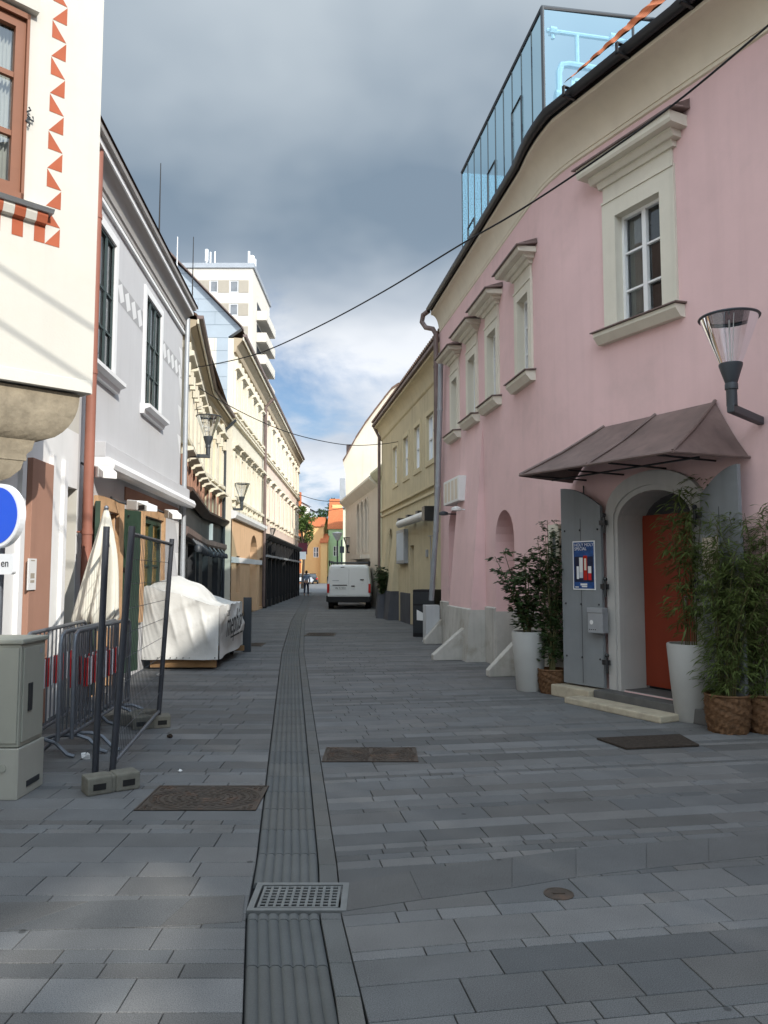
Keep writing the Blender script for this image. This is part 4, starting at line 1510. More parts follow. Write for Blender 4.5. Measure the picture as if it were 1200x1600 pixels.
gt.build('gutter', m_greydark, gh)
rf = M(); gable_roof(rf, GW, -1.35, GW.L + 0.1, 7.18, 8, 3.4, 0.29); rf.build('roof', m_tiledark, gh)
# roll-shutter housing over the shopfront
cb = M()
cb.sweep([GW.p(0.5, 0, 0), GW.p(GW.L + .05, 0, 0)], [(0, 2.98), (.05, 2.96), (.25, 2.92), (.31, 2.94), (.33, 3.0), (.30, 3.07), (.24, 3.10), (0, 3.10)], so)
cb.build('shutter_housing', m_greytrim, gh)
cb = M(); cb.sweep([GW.p(0.5, 0, 0), GW.p(GW.L + .03, 0, 0)], [(0, 3.102), (.20, 3.102), (.20, 3.30), (0, 3.31)], so); cb.build('shutter_box', m_grey, gh, bevel=.01)
# shop door: stone surround, reveal, two green leaves
st = M()
for a, b, c_, d in ((0.72, 0.95, 0, 2.62), (1.75, 2.02, 0, 2.62), (0.95, 1.75, 2.45, 2.62)):
    st.box(GW, a, b, 0.0, 0.06, c_, d)
st.box(GW, 1.73, 1.75, -0.5, -0.001, 0, 2.45)
st.build('door_surround', m_oldstone, gh, bevel=0.02)
dd = M(); dd.box(GW, 0.95, 1.75, -0.5, -0.46, 0, 2.45); dd.build('door', m_brownwood, gh)
lf = M()
LA = 1.33
lf2 = Fr(GW.p(2.05, 0.02, 0)[:2], (GW.p(2.05, 0.02, 0) + Vector((GW.n.x * cos(LA) + GW.u.x * sin(LA), GW.n.y * cos(LA) + GW.u.y * sin(LA), 0)))[:2], (0, 5))
lf.box(lf2, 0.0, 0.52, -0.03, 0.03, 0.12, 2.55)
for z0, z1 in ((0.3, 1.1), (1.25, 2.35)):
    lf.box(lf2, 0.08, 0.44, 0.03, 0.045, z0, z1)
lfo = lf.build('door_leaf', m_green, gh)
lf = M(); lf.box(lf2, 0.0, 0.25, 0.03, 0.06, 1.62, 1.68); lf.box(lf2, 0.0, 0.25, 0.03, 0.06, 0.6, 0.66)
for z in (0.5, 1.0, 1.5, 1.9, 2.2, 2.45):
    lf.ball(lf2.p(0.1, 0.05, z), 0.02, 6)
lf.build('hinge', m_blackmetal, lfo)
lf = M(); lf3 = Fr(GW.p(0.70, 0.05, 0)[:2], GW.p(0.1, 0.25, 0)[:2], (0, 8)); lf.box(lf3, 0, 0.5, -.03, .03, 0.1, 2.5); lf.build('door_leaf', m_green, gh)
# shop window
wv = window(gh, GW, 3.37, 4.73, 0.92, 2.53, n=-0.03, nx=2, nz=2, mf=m_green, mg=m_gold, bar=0.09)
st = M()
for a, b, c_, d in ((3.15, 3.35, 0.8, 2.68), (4.75, 4.9, 0.8, 2.68), (3.35, 4.75, 2.55, 2.68)):
    st.box(GW, a, b, 0, 0.05, c_, d)
st.build('window_surround', m_oldstone, wv)
pn = M(); pn.box(GW, 2.2, 6.2, 0.0, 0.02, 2.70, 2.9); pn.build('shop_fascia', m_pilaster, gh)
# red downpipe on its near corner
dp = M()
ps, pz = GW.shift(0.14).hit(143, 600)
dp.tube([GW.p(ps, 0.14, 6.98), GW.p(ps, 0.14, 2.1), GW.p(ps, 0.14, 0.15)], 0.062, 12)
for z in (6.1, 4.1, 2.1):
    dp.lathe(GW.p(ps, 0.14, z), [(.07, -.03), (.07, .03)], 12)
    dp.tube([GW.p(ps, 0.14, z), GW.p(ps, 0.0, z)], 0.012, 5)
dp.build('downpipe', m_downpipe, gh, smooth=True)
dp = M()
dp.tube([GW.p(GW.L - .03, .1, 6.9), GW.p(GW.L - .03, .1, 0.2)], 0.05, 8)
dp.build('downpipe', m_zinc, gh, smooth=True)
at = M()
a = atY(249, 350, 14.0); at.tube([(a.x, 14.0, a.z - 1.2), (a.x, 14.0, atY(249, 255, 14.0).z)], [0.02, 0.008], 6)
tag(at.build('roof_antenna', m_cable), 'tall thin black whip antenna rising from the grey house roof', 'antenna')
for px, y0, y1, yy in ((276, 440, 370, 20.0), (301, 440, 370, 24.0)):
    at = M(); p0 = atY(px, y0, yy); p1 = atY(px, y1, yy)
    at.tube([(p0.x, yy, p0.z - 2.5), (p0.x, yy, p1.z)], [0.03, 0.012], 6)
    if px == 276:
        at.tube([(p0.x, yy, p0.z - .8), (p0.x, yy, p0.z)], 0.06, 6)
    tag(at.build('roof_antenna', m_plasticw if px == 276 else m_cable), 'short white antenna stub behind the grey house eaves' if px == 276 else 'thin dark antenna rod above the blue-grey sheeted gable', 'antenna')

# ================================================================= cream house with the oriel (left, nearest)
LW = Fr((-3.15 + .067 * 7.0 + .02, -7.0), (-3.15 - .067 * 9.35 + .02, 9.35))
ch = thing('cream_house', 'cream corner house with red painted triangles, brown window and stone corbel', 'house', (-3.6, 7, 0))
w = M()
sd0 = LW.hit(99, 850)[0]; sd1 = LW.hit(118, 850)[0]
ldoor = (sd0 - 0.02, sd1 + 0.02, 0.0, 2.62, 0, 0.55)
wallsheet(w, LW, 0, LW.L, 0, 3.3, [ldoor], depth=0.5)
w.box(LW, ldoor[0] - .1, ldoor[1] + .1, -0.6, -0.55, 0, 2.7)
w.build('wall', m_white, ch)
w = M()
wallsheet(w, LW, 0, LW.L, 3.3, 8.2); shell(w, LW, 0, LW.L, 0, 8.2, 7, 4)
w.build('upper_wall', m_cream, ch)
pl = M()
p0 = LW.hit(38, 850)[0]; p1 = LW.hit(72, 850)[0]
pl.box(LW, p0, p1, 0, 0.06, 0.0, 2.78)
pl.box(LW, LW.hit(130, 850)[0], LW.hit(134, 850)[0], 0, 0.05, 0, 2.62)
pl.split('pilaster', m_pilaster, ch, bevel=0.008)
rv = M()
for a, b in ((p0 - 0.22, p0 - .12), (p1 + .02, p1 + .1), (ldoor[0] - .12, ldoor[0] - .02)):
    rv.box(LW, a, b, 0, 0.045, 0, 2.9)
rv.split('wall_strip', m_greytrim, ch)
dpn = M()
dpn.tube([LW.p((ldoor[0] + ldoor[1]) / 2 - .1, -.12, 0.15), LW.p((ldoor[0] + ldoor[1]) / 2 - .1, -.12, 2.15)], 0.045, 8)
dpn.box(LW, (ldoor[0] + ldoor[1]) / 2 - .18, (ldoor[0] + ldoor[1]) / 2 - .02, -.2, -.04, 2.1, 2.3)
dpn.build('downpipe', m_pilaster, ch, smooth=True)
dpn = M(); dpn.box(LW, ldoor[0], ldoor[1], -0.55, -0.5, 0, 2.62); dpn.build('door', m_dark, ch)
# oriel: a splayed bay; we look at its near face
EC = Vector((-2.74, 7.10))
OD = Vector((1.04, 1.0)).normalized()
OF = Fr(EC - OD * 2.2, EC, (0, 3))      # s runs to the right edge at 2.2
OL = 2.2
zb = OF.hit(120, 612)[1]
print('oriel bottom', zb)
back = [EC + Vector((-0.72, 0.55)), EC + Vector((-1.6, 0.3)), EC - OD * 2.2 + Vector((-0.4, 0.5))]
o0, o1, oz0, oz1 = OF.hit(-60, 200)[0], OF.hit(36, 200)[0], OF.hit(20, 303)[1], OF.hit(20, 22)[1]
owin = (o1 - 0.95, o1, oz0 + .02, oz1)
w = M()
wallsheet(w, OF, 0, OL, zb, 8.4, [owin], depth=0.12)
pl_ = [EC] + back + [EC - OD * 2.2]
for a, b in zip(pl_, pl_[1:]):
    w.poly([(a.x, a.y, zb), (b.x, b.y, zb), (b.x, b.y, 8.4), (a.x, a.y, 8.4)])
w.poly([(p.x, p.y, zb) for p in pl_]); w.poly([(p.x, p.y, 8.4) for p in pl_])
w.build('oriel_wall', m_cream, ch)
bd = M()
bd.sweep([OF.p(0, 0, 0), OF.p(OL - 0.02, 0, 0)], [(0, zb - .002), (.035, zb - .002), (.035, zb + 0.0), (0.02, zb + .11), (0.0, zb + .12)], (0, 4))
bd.build('oriel_band', m_cream, ch)
wv = window(ch, OF, owin[0], owin[1], owin[2], owin[3], n=-0.04, nx=2, nz=3, mf=m_brownwood, bar=0.09, thin=0.05, room=.2)
sf = M()
for a, b, c_, d in ((owin[1] - .005, owin[1] + .02, owin[2] - .06, owin[3] + .05), (owin[0], owin[1] + .02, owin[3], owin[3] + .05), (owin[0], owin[1] + .02, owin[2] - .06, owin[2])):
    sf.box(OF, a, b, -.02, .03, c_, d)
sf.build('casing', m_brownwood, wv)
sl = M()
sl.sweep([OF.p(owin[0] - .3, 0, 0), OF.p(o1 + 0.26, 0, 0)], [(0, owin[2] - .13), (.10, owin[2] - .13), (.13, owin[2] - .10), (0, owin[2] - .06)], (0, 4))
sl.build('window_sill', m_zinc, wv)
sl = M(); sl.sweep([OF.p(owin[0] - .3, 0, 0), OF.p(o1 + 0.08, 0, 0)], [(0, owin[3] + .08), (.08, owin[3] + .08), (.09, owin[3] + .2), (0, owin[3] + .22)], (0, 4)); sl.build('window_hood', m_cream, wv)
# red and white painted band, zigzag of triangles
tr = M()
sa = OF.hit(76, 200)[0]; sb = OF.hit(99, 200)[0]
ztop = OF.hit(88, 0)[1] + 0.4; zbot = OF.hit(88, 386)[1]
stp = (OF.hit(88, 22)[1] - OF.hit(88, 80)[1])
z = zbot
k = 0
z = zbot
while z < ztop:
    tr.poly([OF.p(sa, .003, z), OF.p(sb, .003, z), OF.p(sb, .003, z + stp * .49)])
    tr.poly([OF.p(sa, .003, z + stp * .51), OF.p(sb, .003, z + stp * .51), OF.p(sa, .003, z + stp * .98)])
    z += stp
zs = owin[2] - .13
for i in range(7):
    b = sa - 0.0 - i * 0.19; a = b - 0.095
    tr.poly([OF.p(a, .003, zbot + .0), OF.p(b, .003, zbot), OF.p(b, .003, zs - .01), OF.p(a, .003, zs - .01)])
tr.build('painted_triangles', m_redbrown, ch)
md = M()
for i in range(7):
    b = sa - 0.0 - i * 0.19
    md.cur = 0
    md.sweep([OF.p(b - .095, 0, 0), OF.p(b - .001, 0, 0)], [(0.004, zs - .10), (.05, zs - .09), (.075, zs - .03), (.075, zs - .002), (0.004, zs - .002)], (0, 4))
    md.f and None
md.split('sill_moulding', m_redbrown, ch)
md = M()
for i in range(7):
    b = sa - 0.095 - i * 0.19
    md.sweep([OF.p(b - .095, 0, 0), OF.p(b - .001, 0, 0)], [(0.004, zs - .10), (.05, zs - .09), (.075, zs - .03), (.075, zs - .002), (0.004, zs - .002)], (0, 4))
md.split('sill_moulding', m_cream, ch)
# plaster ridge between window and paint: shutter stay of wrought iron
hk = M()
hs, hz = OF.hit(42, 185)
pts = [OF.p(hs + .02 * sin(t * 1.9), .03 + .01 * cos(t), hz + .09 - .022 * t) for t in range(9)]
hk.tube(pts, 0.008, 6); hk.tube([OF.p(hs - .03, .02, hz), OF.p(hs + .05, .03, hz - .02), OF.p(hs + .04, .03, hz + .02)], 0.008, 6)
hk.build('shutter_stay', m_lampdark, ch)
# stone corbel under the oriel
cs = M()
rows = []
K = 9
for i in range(K + 1):
    t = i / K
    zc_ = zb - 0.02 - 0.46 * t
    inset = 0.10 + 0.36 * (1 - sqrt(max(0, 1 - t ** 2.2)))
    rows.append((zc_, inset))
def corb(inset, z, ext=0.0):
    a = EC - OD * inset * 1.0 - OF.n * (inset * 0.4)
    return [Vector((a.x, a.y, z)), Vector((a.x - .55, a.y + .5, z)), Vector((a.x - 1.7, a.y + .6, z)), Vector((a.x - OD.x * 2, a.y - OD.y * 2, z))]
cs.grid([corb(i, z) for z, i in rows], close=True)
cs.poly(corb(rows[-1][1], rows[-1][0]))
z1_ = rows[-1][0]
cs.grid([corb(i, z) for z, i in ((z1_ + .01, .44), (z1_ - .08, .46), (z1_ - .12, .50), (z1_ - .18, .50))], close=True)
cs.grid([corb(i, z) for z, i in ((z1_ - .18, .52), (z1_ - .26, .54), (z1_ - .34, .62), (z1_ - .40, .75))], close=True)
cs.poly(corb(.75, z1_ - .40))
cs.build('corbel', m_stone, ch, smooth=True)
rf = M(); gable_roof(rf, LW, 0, LW.L, 8.3, 7, 3.5, -0.1); rf.build('roof', m_tiledark, ch)

# ================================================================= ornate yellow house (left)
Y1 = Fr((-4.22, 15.72), (-5.28, 22.0)); Y2 = Fr((-5.28, 22.0), (-5.55, 26.15))
yh = thing('yellow_house', 'ornate pale yellow house with stucco window hoods above a charcoal shopfront', 'house', (-5, 21, 0))
ypath = [Y1.p(0, 0, 0), Y1.p(Y1.L, 0, 0), Y2.p(Y2.L, 0, 0)]
yout = (-1, 20)
w = M()
uw, mw = {}, {}
for fr, ks in ((Y1, 5), (Y2, 3)):
    hs, ms = [], []
    for i in range(ks):
        c_ = fr.L * (i + .5) / ks
        hs.append((c_ - .38, c_ + .38, 4.62, 5.95)); ms.append((c_ - .32, c_ + .32, 3.42, 4.02))
    uw[fr] = hs; mw[fr] = ms
    wallsheet(w, fr, 0, fr.L, 3.2, 6.9, hs + ms, depth=0.15)
YS = Fr((-4.22, 15.72), (-5.55, 26.15)); shell(w, YS, 0, YS.L, 0, 6.9, 8, 3)
w.build('wall', m_yel, yh)
for fr in (Y1, Y2):
    for h, g in zip(uw[fr], mw[fr]):
        wv = window(yh, fr, *h, n=-.10, nx=2, nz=2, bar=.06, thin=.05, mg=m_glassl)
        hood(wv, fr, h[0] - .16, h[1] + .16, h[3] + .08, m_yel2, .24, .24)
        tr_ = M()
        c_ = (h[0] + h[1]) / 2
        tr_.prism(fr, [(h[0] - .1, h[3] + .33), (h[1] + .1, h[3] + .33), (c_ + .12, h[3] + .62), (c_ - .12, h[3] + .62)], 0, .14)
        tr_.box(fr, h[0] - .14, h[0], 0, .06, h[2] - .1, h[3] + .08); tr_.box(fr, h[1], h[1] + .14, 0, .06, h[2] - .1, h[3] + .08)
        tr_.box(fr, h[0] - .1, h[0] + .04, .06, .17, h[3] - .2, h[3] + .08); tr_.box(fr, h[1] - .04, h[1] + .1, .06, .17, h[3] - .2, h[3] + .08)
        tr_.box(fr, h[0] - .18, h[1] + .18, 0, .14, h[2] - .2, h[2] - .1)
        tr_.build('window_surround', m_yel2, wv)
        wv = window(yh, fr, *g, n=-.08, nx=2, nz=1, bar=.05, mf=m_brownwood)
        hood(wv, fr, g[0] - .12, g[1] + .12, g[3] + .06, m_yel2, .26, .16)
        tr_ = M(); tr_.box(fr, g[0] - .12, g[0], 0, .05, g[2] - .05, g[3] + .06); tr_.box(fr, g[1], g[1] + .12, 0, .05, g[2] - .05, g[3] + .06)
        tr_.split('window_surround', m_pilaster, wv)
ps_ = M()
for fr, ks in ((Y1, 5), (Y2, 3)):
    for i in range(ks + 1):
        c_ = fr.L * i / ks
        c_ = min(max(c_, .12), fr.L - .12)
        ps_.box(fr, c_ - .1, c_ + .1, 0, .07, 4.3, 6.3); ps_.box(fr, c_ - .13, c_ + .13, 0, .11, 6.3, 6.45)
ps_.split('pilaster', m_yel2, yh)
cn = M()
cn.sweep(ypath, [(0, 6.45), (.06, 6.45), (.08, 6.55), (.14, 6.6), (.17, 6.72), (.27, 6.78), (.30, 6.9), (0, 6.92)], yout); 
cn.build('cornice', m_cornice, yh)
cn = M(); cn.sweep(ypath, [(.30, 6.82), (.335, 6.82), (.335, 6.92), (.30, 6.92)], yout); cn.sweep(ypath, [(0, 4.28), (.1, 4.3), (.1, 4.36), (0, 4.38)], yout); cn.build('cornice_band', m_yel2, yh)
gt = M(); gt.sweep(ypath, [(.30, 6.925), (.42, 6.93), (.43, 7.0), (.28, 7.0)], yout); gt.build('gutter', m_copper, yh)
rf = M(); gable_roof(rf, YS, 0, YS.L, 7.02, 8, 3, .3); rf.build('roof', m_tiledark, yh)
sf = M()
wallsheet(sf, Y1, 0, Y1.L, 0, 3.2, [(.25, .8, .3, 2.1), (1.0, 1.5, .3, 2.1), (2.2, 4.6, 0.05, 2.3), (4.9, 5.9, .05, 2.3)], depth=.2, n=.02)
wallsheet(sf, Y2, 0, Y2.L, 0, 3.2, [(.4, 1.4, .05, 2.3), (2.2, 3.4, 0.05, 2.3)], depth=.2, n=.02)
sfo = sf.build('shopfront', m_dark, yh)
sg = M()
sg.box(Y1, 0, Y1.L, -.2, -.18, 0, 2.6); sg.box(Y2, 0, Y2.L, -.2, -.18, 0, 2.6)
sg.build('shop_glass', m_glass, sfo)
sg = M()
for a, b in ((.25, .8), (1.0, 1.5)):
    sg.box(Y1, a, a + .1, -.17, -.1, .3, 2.1); sg.box(Y1, b - .1, b, -.17, -.1, .3, 2.1)
sg.build('shop_frame', m_yel2, sfo)
fc = M(); fc.sweep(ypath, [(.02, 3.2), (.10, 3.16), (.2, 3.24), (.28, 3.3), (.28, 3.36), (0, 3.42)], yout); fc.build('shop_cornice', mat('brown_fascia_wood', (.07, .042, .03), rough=.6, var=.2), sfo)
fc = M(); fc.sweep(ypath, [(.02, 2.36), (.16, 2.36), (.2, 2.42), (.2, 2.55), (.02, 2.6)], yout); fc.build('awning_box', m_copper, sfo)
pb_ = M(); pb_.box(Y2, 1.5, 1.62, .02, .12, 2.6, 3.1); pb_.build('junction_box', m_plasticw, sfo)
dp = M(); dp.tube([Y2.p(Y2.L - .05, .45, 6.85), Y2.p(Y2.L - .08, .1, 6.5), Y2.p(Y2.L - .08, .1, .1)], .05, 8); dp.build('downpipe', m_lampdark, yh, smooth=True)
k = 0
for fr, ks in ((Y1, (1.2, 2.0, 2.7, 3.4, 4.1, 4.8, 5.6)), (Y2, (.4, 1.2, 2.1, 2.9))):
    for s in ks:
        sp = M()
        sp.tube([fr.p(s, .2, 2.34), fr.p(s, .3, 2.22)], .03, 6)
        sp.lathe(fr.p(s, .32, 2.12), [(.05, .10), (.085, .06), (.095, -.02), (.085, -.06)], 10)
        sp.build('spotlight', m_lampdark, sfo, smooth=True)

# ================================================================= cream townhouse and rose townhouse (left)
CL = Fr((-5.23, 26.2), (-6.21, 55.6))
S1 = CL.hit(411, 800)[0]
print('townhouse split', S1, CL.L)


def townhouse(nm, label, s0, s1, mw_, ze, nwin, gf_col):
    t = thing(nm, label, 'house', CL.p((s0 + s1) / 2, -1, 0))
    w = M()
    f1 = []; f2 = []
    for i in range(nwin):
        c_ = s0 + (s1 - s0) * (i + .5) / nwin
        f1.append((c_ - .42, c_ + .42, 4.30, 5.75)); f2.append((c_ - .40, c_ + .40, 7.35, 8.6))
    wallsheet(w, CL, s0, s1, 3.45, ze, f1 + f2, depth=.2)
    shell(w, CL, s0, s1, 0, ze, 10, 0)
    w.build('wall', mw_, t)
    for h in f1 + f2:
        wv = window(t, CL, *h, n=-.12, nx=2, nz=2, bar=.07, thin=.06, mg=m_glassl)
        if h[2] < 5:
            hood(wv, CL, h[0] - .2, h[1] + .2, h[3] + .12, m_yel2, .20, .24)
        else:
            hood(wv, CL, h[0] - .15, h[1] + .15, h[3] + .05, m_yel2, .16, .14)
        tr_ = M()
        tr_.box(CL, h[0] - .14, h[0], 0, .07, h[2] - .1, h[3] + .05); tr_.box(CL, h[1], h[1] + .14, 0, .07, h[2] - .1, h[3] + .05)
        tr_.box(CL, h[0] - .22, h[1] + .22, 0, .14, h[2] - .2, h[2] - .1)
        for q in (h[0] - .1, h[1] - .04):
            tr_.box(CL, q, q + .14, .0, .10, h[2] - .42, h[2] - .2)
        if h[2] > 5:
            for q in (h[0] - .12, h[1] - .06):
                tr_.box(CL, q, q + .18, .0, .10, h[3] + .2, h[3] + .55)
        tr_.build('window_surround', m_yel2, wv)
    o_ = CL.p(s0, 4, 0)[:2]
    path = [CL.p(s0, 0, 0), CL.p(s1, 0, 0)]
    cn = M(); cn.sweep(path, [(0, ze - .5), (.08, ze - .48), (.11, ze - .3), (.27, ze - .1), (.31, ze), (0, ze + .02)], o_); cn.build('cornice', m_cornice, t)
    cn = M(); cn.sweep(path, [(.31, ze - .08), (.345, ze - .08), (.345, ze + .04), (.31, ze + .04)], o_)
    for z in (6.85, 7.0):
        cn.sweep(path, [(0, z - .05), (.12, z - .03), (.12, z + .04), (0, z + .05)], o_)
    cn.build('string_course', m_yel2, t)
    gt = M(); gt.sweep(path, [(.33, ze + .045), (.43, ze + .05), (.44, ze + .14), (.31, ze + .14)], o_); gt.build('gutter', m_copper, t)
    return t


ct = townhouse('cream_townhouse', 'tall cream townhouse with blue-grey sheeted gable above an orange ground floor', 0, S1, m_creamB, 9.75, 6, None)
w = M()
arch = (CL.hit(389.5, 860)[0], CL.hit(401, 860)[0], 0, 3.15, .9, .6)
sdw = [(1.1, 1.9, .9, 2.2, 0, .2), (arch[1] + .8, arch[1] + 1.8, .1, 2.25, 0, .3)]
wallsheet(w, CL, 0, S1, 0, 3.45, [arch, *sdw], n=.03)
gfo = w.build('ground_floor', m_orange, ct)
w = M(); w.box(CL, arch[0] - .1, arch[1] + .1, -.62, -.58, 0, 3.2); w.build('gateway', m_white, gfo)
w = M()
for h in sdw:
    w.box(CL, h[0] - .05, h[1] + .05, -.22, -.18, h[2], h[3])
w.build('shop_window', m_glass, gfo)
w = M(); w.sweep([CL.p(0, 0, 0), CL.p(S1, 0, 0)], [(0, 3.45), (.14, 3.47), (.2, 3.58), (.2, 3.70), (0, 3.76)], CL.p(0, 4, 0)[:2]); w.box(CL, 0, S1, .03, .06, 1.95, 2.15); w.build('string_course', m_white, gfo)
dp = M()
for s in (CL.hit(408.5, 800)[0],):
    dp.tube([CL.p(s, .5, 9.5), CL.p(s, .14, 9.1), CL.p(s, .14, .1)], .07, 8)
dp.build('downpipe', m_copper, ct, smooth=True)
GE = XY(0, 26.18)
g = M()
pp = [(-5.42, 0), (-5.42, 9.8), (-4.98, 10.1), (-6.73, 11.9), (-7.25, 12.4), (-8.6, 13.9), (-10.5, 12.0), (-10.5, 0)]
g.prism(GE, pp, -.25, 0.0)
k = 0
gso = g.build('gable_wall', m_sheet, ct)
sm = M()
z = 7.0
while z < 13.2:
    sr_ = -4.98 - max(0, (z - 10.1)) * .97 if z > 10.1 else -5.42
    sm.box(GE, -9.5, sr_ - .03, .0, .006, z, z + .012)
    k += 1
    x = -9.5 + (k % 2) * .6
    while x < sr_ - .1:
        if z + .55 < 12.5:
            sm.box(GE, x, x + .01, .0, .005, z + .012, z + .45)
        x += 1.2
    z += .46
sm.build('sheet_seam', mat('seam_grey', (.22, .27, .31)), gso)
vg = M()
vg.prism(GE, [(-4.93, 10.08), (-4.93, 10.16), (-8.6, 13.98), (-8.6, 13.88)], -.3, .06)
vg.build('verge_flashing', m_copper, gso)
rf = M()
a = [Vector((-4.95, 26.0, 10.12)), Vector((-5.9, 55.6, 10.12)), Vector((-9.5, 55.6, 13.9)), Vector((-8.6, 26.0, 13.9))]
rf.poly(a); rf.poly([Vector((-8.6, 26.0, 13.9)), Vector((-9.5, 55.6, 13.9)), Vector((-16, 55.6, 9)), Vector((-16, 26, 9))]); rf.build('roof', m_tiledark, ct)

rt = townhouse('rose_townhouse', 'pale rose townhouse with stucco window hoods above a black shopfront', S1, CL.L, m_pinkB, 9.75, 9, None)
w = M()
S2 = CL.L
bays = []
s = S1 + .35
while s < S2 - 1:
    bays.append((s, s + 1.35, .35, 2.25, 0, .25)); s += 1.75
bz = [(a, b, 2.5, 3.05, 0, .15) for a, b, *_ in bays]
wallsheet(w, CL, S1, S2, 0, 3.3, bays + bz, n=.10)
wallsheet(w, CL, S1, S2, 3.3, 3.46, n=0.0)
for e in (S1, S2):
    w.poly([CL.p(e, .10, 0), CL.p(e, -.3, 0), CL.p(e, -.3, 3.3), CL.p(e, .10, 3.3)])
bs = w.build('shopfront', m_black, rt)
w = M(); w.box(CL, S1, S2, -.2, -.14, 0, 3.2); w.build('shop_glass', m_glass, bs)
w = M()
for a, b, *_ in bays:
    w.box(CL, a - .28, a - .12, .1, .2, 0, 3.1)
w.sweep([CL.p(S1, 0, 0), CL.p(S2, 0, 0)], [(.1, 3.12), (.2, 3.15), (.32, 3.28), (.32, 3.36), (0, 3.42)], CL.p(S1, 4, 0)[:2])
w.build('shop_pilaster', m_black, bs)
w = M(); w.sweep([CL.p(S1, 0, 0), CL.p(S2, 0, 0)], [(.1, 2.32), (.25, 2.32), (.25, 2.42), (.1, 2.42)], CL.p(S1, 4, 0)[:2]); w.build('awning_rail', m_zinc, bs)

# ================================================================= tower block
TY = 93.0
tw = thing('tower_block', 'high pale concrete tower block with balconies rising behind the left houses', 'tower', (-20, TY, 0))
TF = XY(0, TY)
tz = atY(330, 419, TY).z
xr_ = atY(394, 500, TY).x; xl_ = atY(250, 500, TY).x
wins = []
for fl in range(9):
    zt_ = atY(330, 438 + 36 * fl, TY).z; zb_ = atY(330, 457 + 36 * fl, TY).z
    for a, b in ((327, 340), (358, 372), (295, 308)):
        wins.append((atY(a, 480, TY).x, atY(b, 480, TY).x, zb_, zt_))
w = M()
wallsheet(w, TF, xl_, xr_, 0, tz, wins, depth=.2)
w.poly([TF.p(xr_, 0, 0), TF.p(xr_, -14, 0), TF.p(xr_, -14, tz), TF.p(xr_, 0, tz)]); w.poly([TF.p(xl_, 0, 0), TF.p(xl_, -14, 0), TF.p(xl_, -14, tz), TF.p(xl_, 0, tz)])
w.poly([TF.p(xl_, -14, 0), TF.p(xr_, -14, 0), TF.p(xr_, -14, tz), TF.p(xl_, -14, tz)]); w.poly([TF.p(xl_, 0, tz), TF.p(xr_, 0, tz), TF.p(xr_, -14, tz), TF.p(xl_, -14, tz)])
w.build('wall', m_tower, tw)
for h in wins:
    window(tw, TF, *h, n=-.1, nx=1, nz=1, bar=.12, mg=m_glassl)
pn = M()
for fl in range(9):
    zt_ = atY(330, 438 + 36 * fl, TY).z; zb_ = atY(330, 457 + 36 * fl, TY).z
    for a, b in ((308.5, 326.5), (340.5, 357.5), (372.5, 388)):
        pn.box(TF, atY(a, 480, TY).x, atY(b, 480, TY).x, 0, .04, zb_, zt_)
pn.split('facade_panel', m_towerp, tw)
pr = M(); pr.box(TF, xl_ - .2, xr_ + .2, -14.2, .2, tz, tz + .6); pr.build('parapet', m_zinc, tw)
bl = M(); bs_ = M()
TS = Fr((xr_, TY), (xr_, TY + 14), (xr_ + 10, TY + 5))
for fl in range(10):
    z0 = tz - 5.4 - fl * 2.85
    bl.box(TS, 3.0, 11.0, 0.02, 1.3, z0 - .2, z0); bl.box(TS, 3.0, 11.0, 1.22, 1.32, z0 + .001, z0 + 1.0)
    bl.box(TS, 3.0, 3.12, .02, 1.219, z0 + .001, z0 + 1.0)
    bs_.box(TS, 3.4, 10.5, .0, .02, z0, z0 + 2.3)
bl.split('balcony', m_tower, tw); bs_.split('balcony_door', m_dark, tw)
for px, y0, y1, r in ((323, 418, 390, .22), (329, 418, 394, .1), (336, 418, 393, .08), (389, 416, 393, .15), (394, 416, 400, .3), (399, 430, 405, .12)):
    a = atY(px, y1, TY + 2); 
    am = M(); am.tube([(a.x, TY + 2, tz), (a.x, TY + 2, a.z)], r * .5, 6); am.tube([(a.x, TY + 2, a.z - 1.6), (a.x, TY + 2, a.z)], r, 8)
    am.build('antenna', m_plasticw, tw)

# ================================================================= the end of the street


def simple_house(nm, label, fr, s0, s1, ze, dep, rise, mw_, mr, wins=(), over=.25, gf=None):
    t = thing(nm, label, 'house', fr.p((s0 + s1) / 2, -1, 0))
    w = M(); wallsheet(w, fr, s0, s1, 0, ze, list(wins), depth=.15); shell(w, fr, s0, s1, 0, ze, dep, rise); w.build('wall', mw_, t)
    r = M(); gable_roof(r, fr, s0 - .15, s1 + .15, ze, dep, rise, over); r.build('roof', mr, t)
    for h in wins:
        window(t, fr, *h[:4], n=-.08, nx=2, nz=2, bar=.08, thin=.06)
    return t


WH = Fr((-13.3, 115.0), (-11.9, 135.0), (0, 100))
simple_house('white_house', 'white house with flat eaves, lit by sun, beyond the black shopfront', WH, 0, 13.0, 12.6, 9, 2.0, m_white_house, m_tiledark, [(1 + 3.0 * i, 2.1 + 3.0 * i, z, z + 1.6) for i in range(4) for z in (3.6, 6.4, 9.2)])
WB = Fr(WH.p(13.02, 0, 0)[:2], WH.p(WH.L + 1, 0, 0)[:2], (0, 105))
simple_house('blue_house', 'narrow pale blue house beside the white house at the street end', WB, 0, WB.L - .1, 12.2, 9, 2.0, m_blue_house, m_tiledark, [(1.0 + 2.6 * i, 2.1 + 2.6 * i, z, z + 1.5) for i in range(3) for z in (3.6, 6.4, 9.2)])
OH = Fr((-11.4, 119.8), (-9.5, 119.8), (0, 100))
oh = simple_house('orange_house', 'apricot house with red roof at the far end of the street', OH, -1.5, 1.9, 8.8, 9, 1.8, m_orange_house, m_tile, [(0.4, 1.2, 4, 5.6)])
OH2 = Fr((-9.75, 118.0), (-8.75, 118.0), (0, 100))
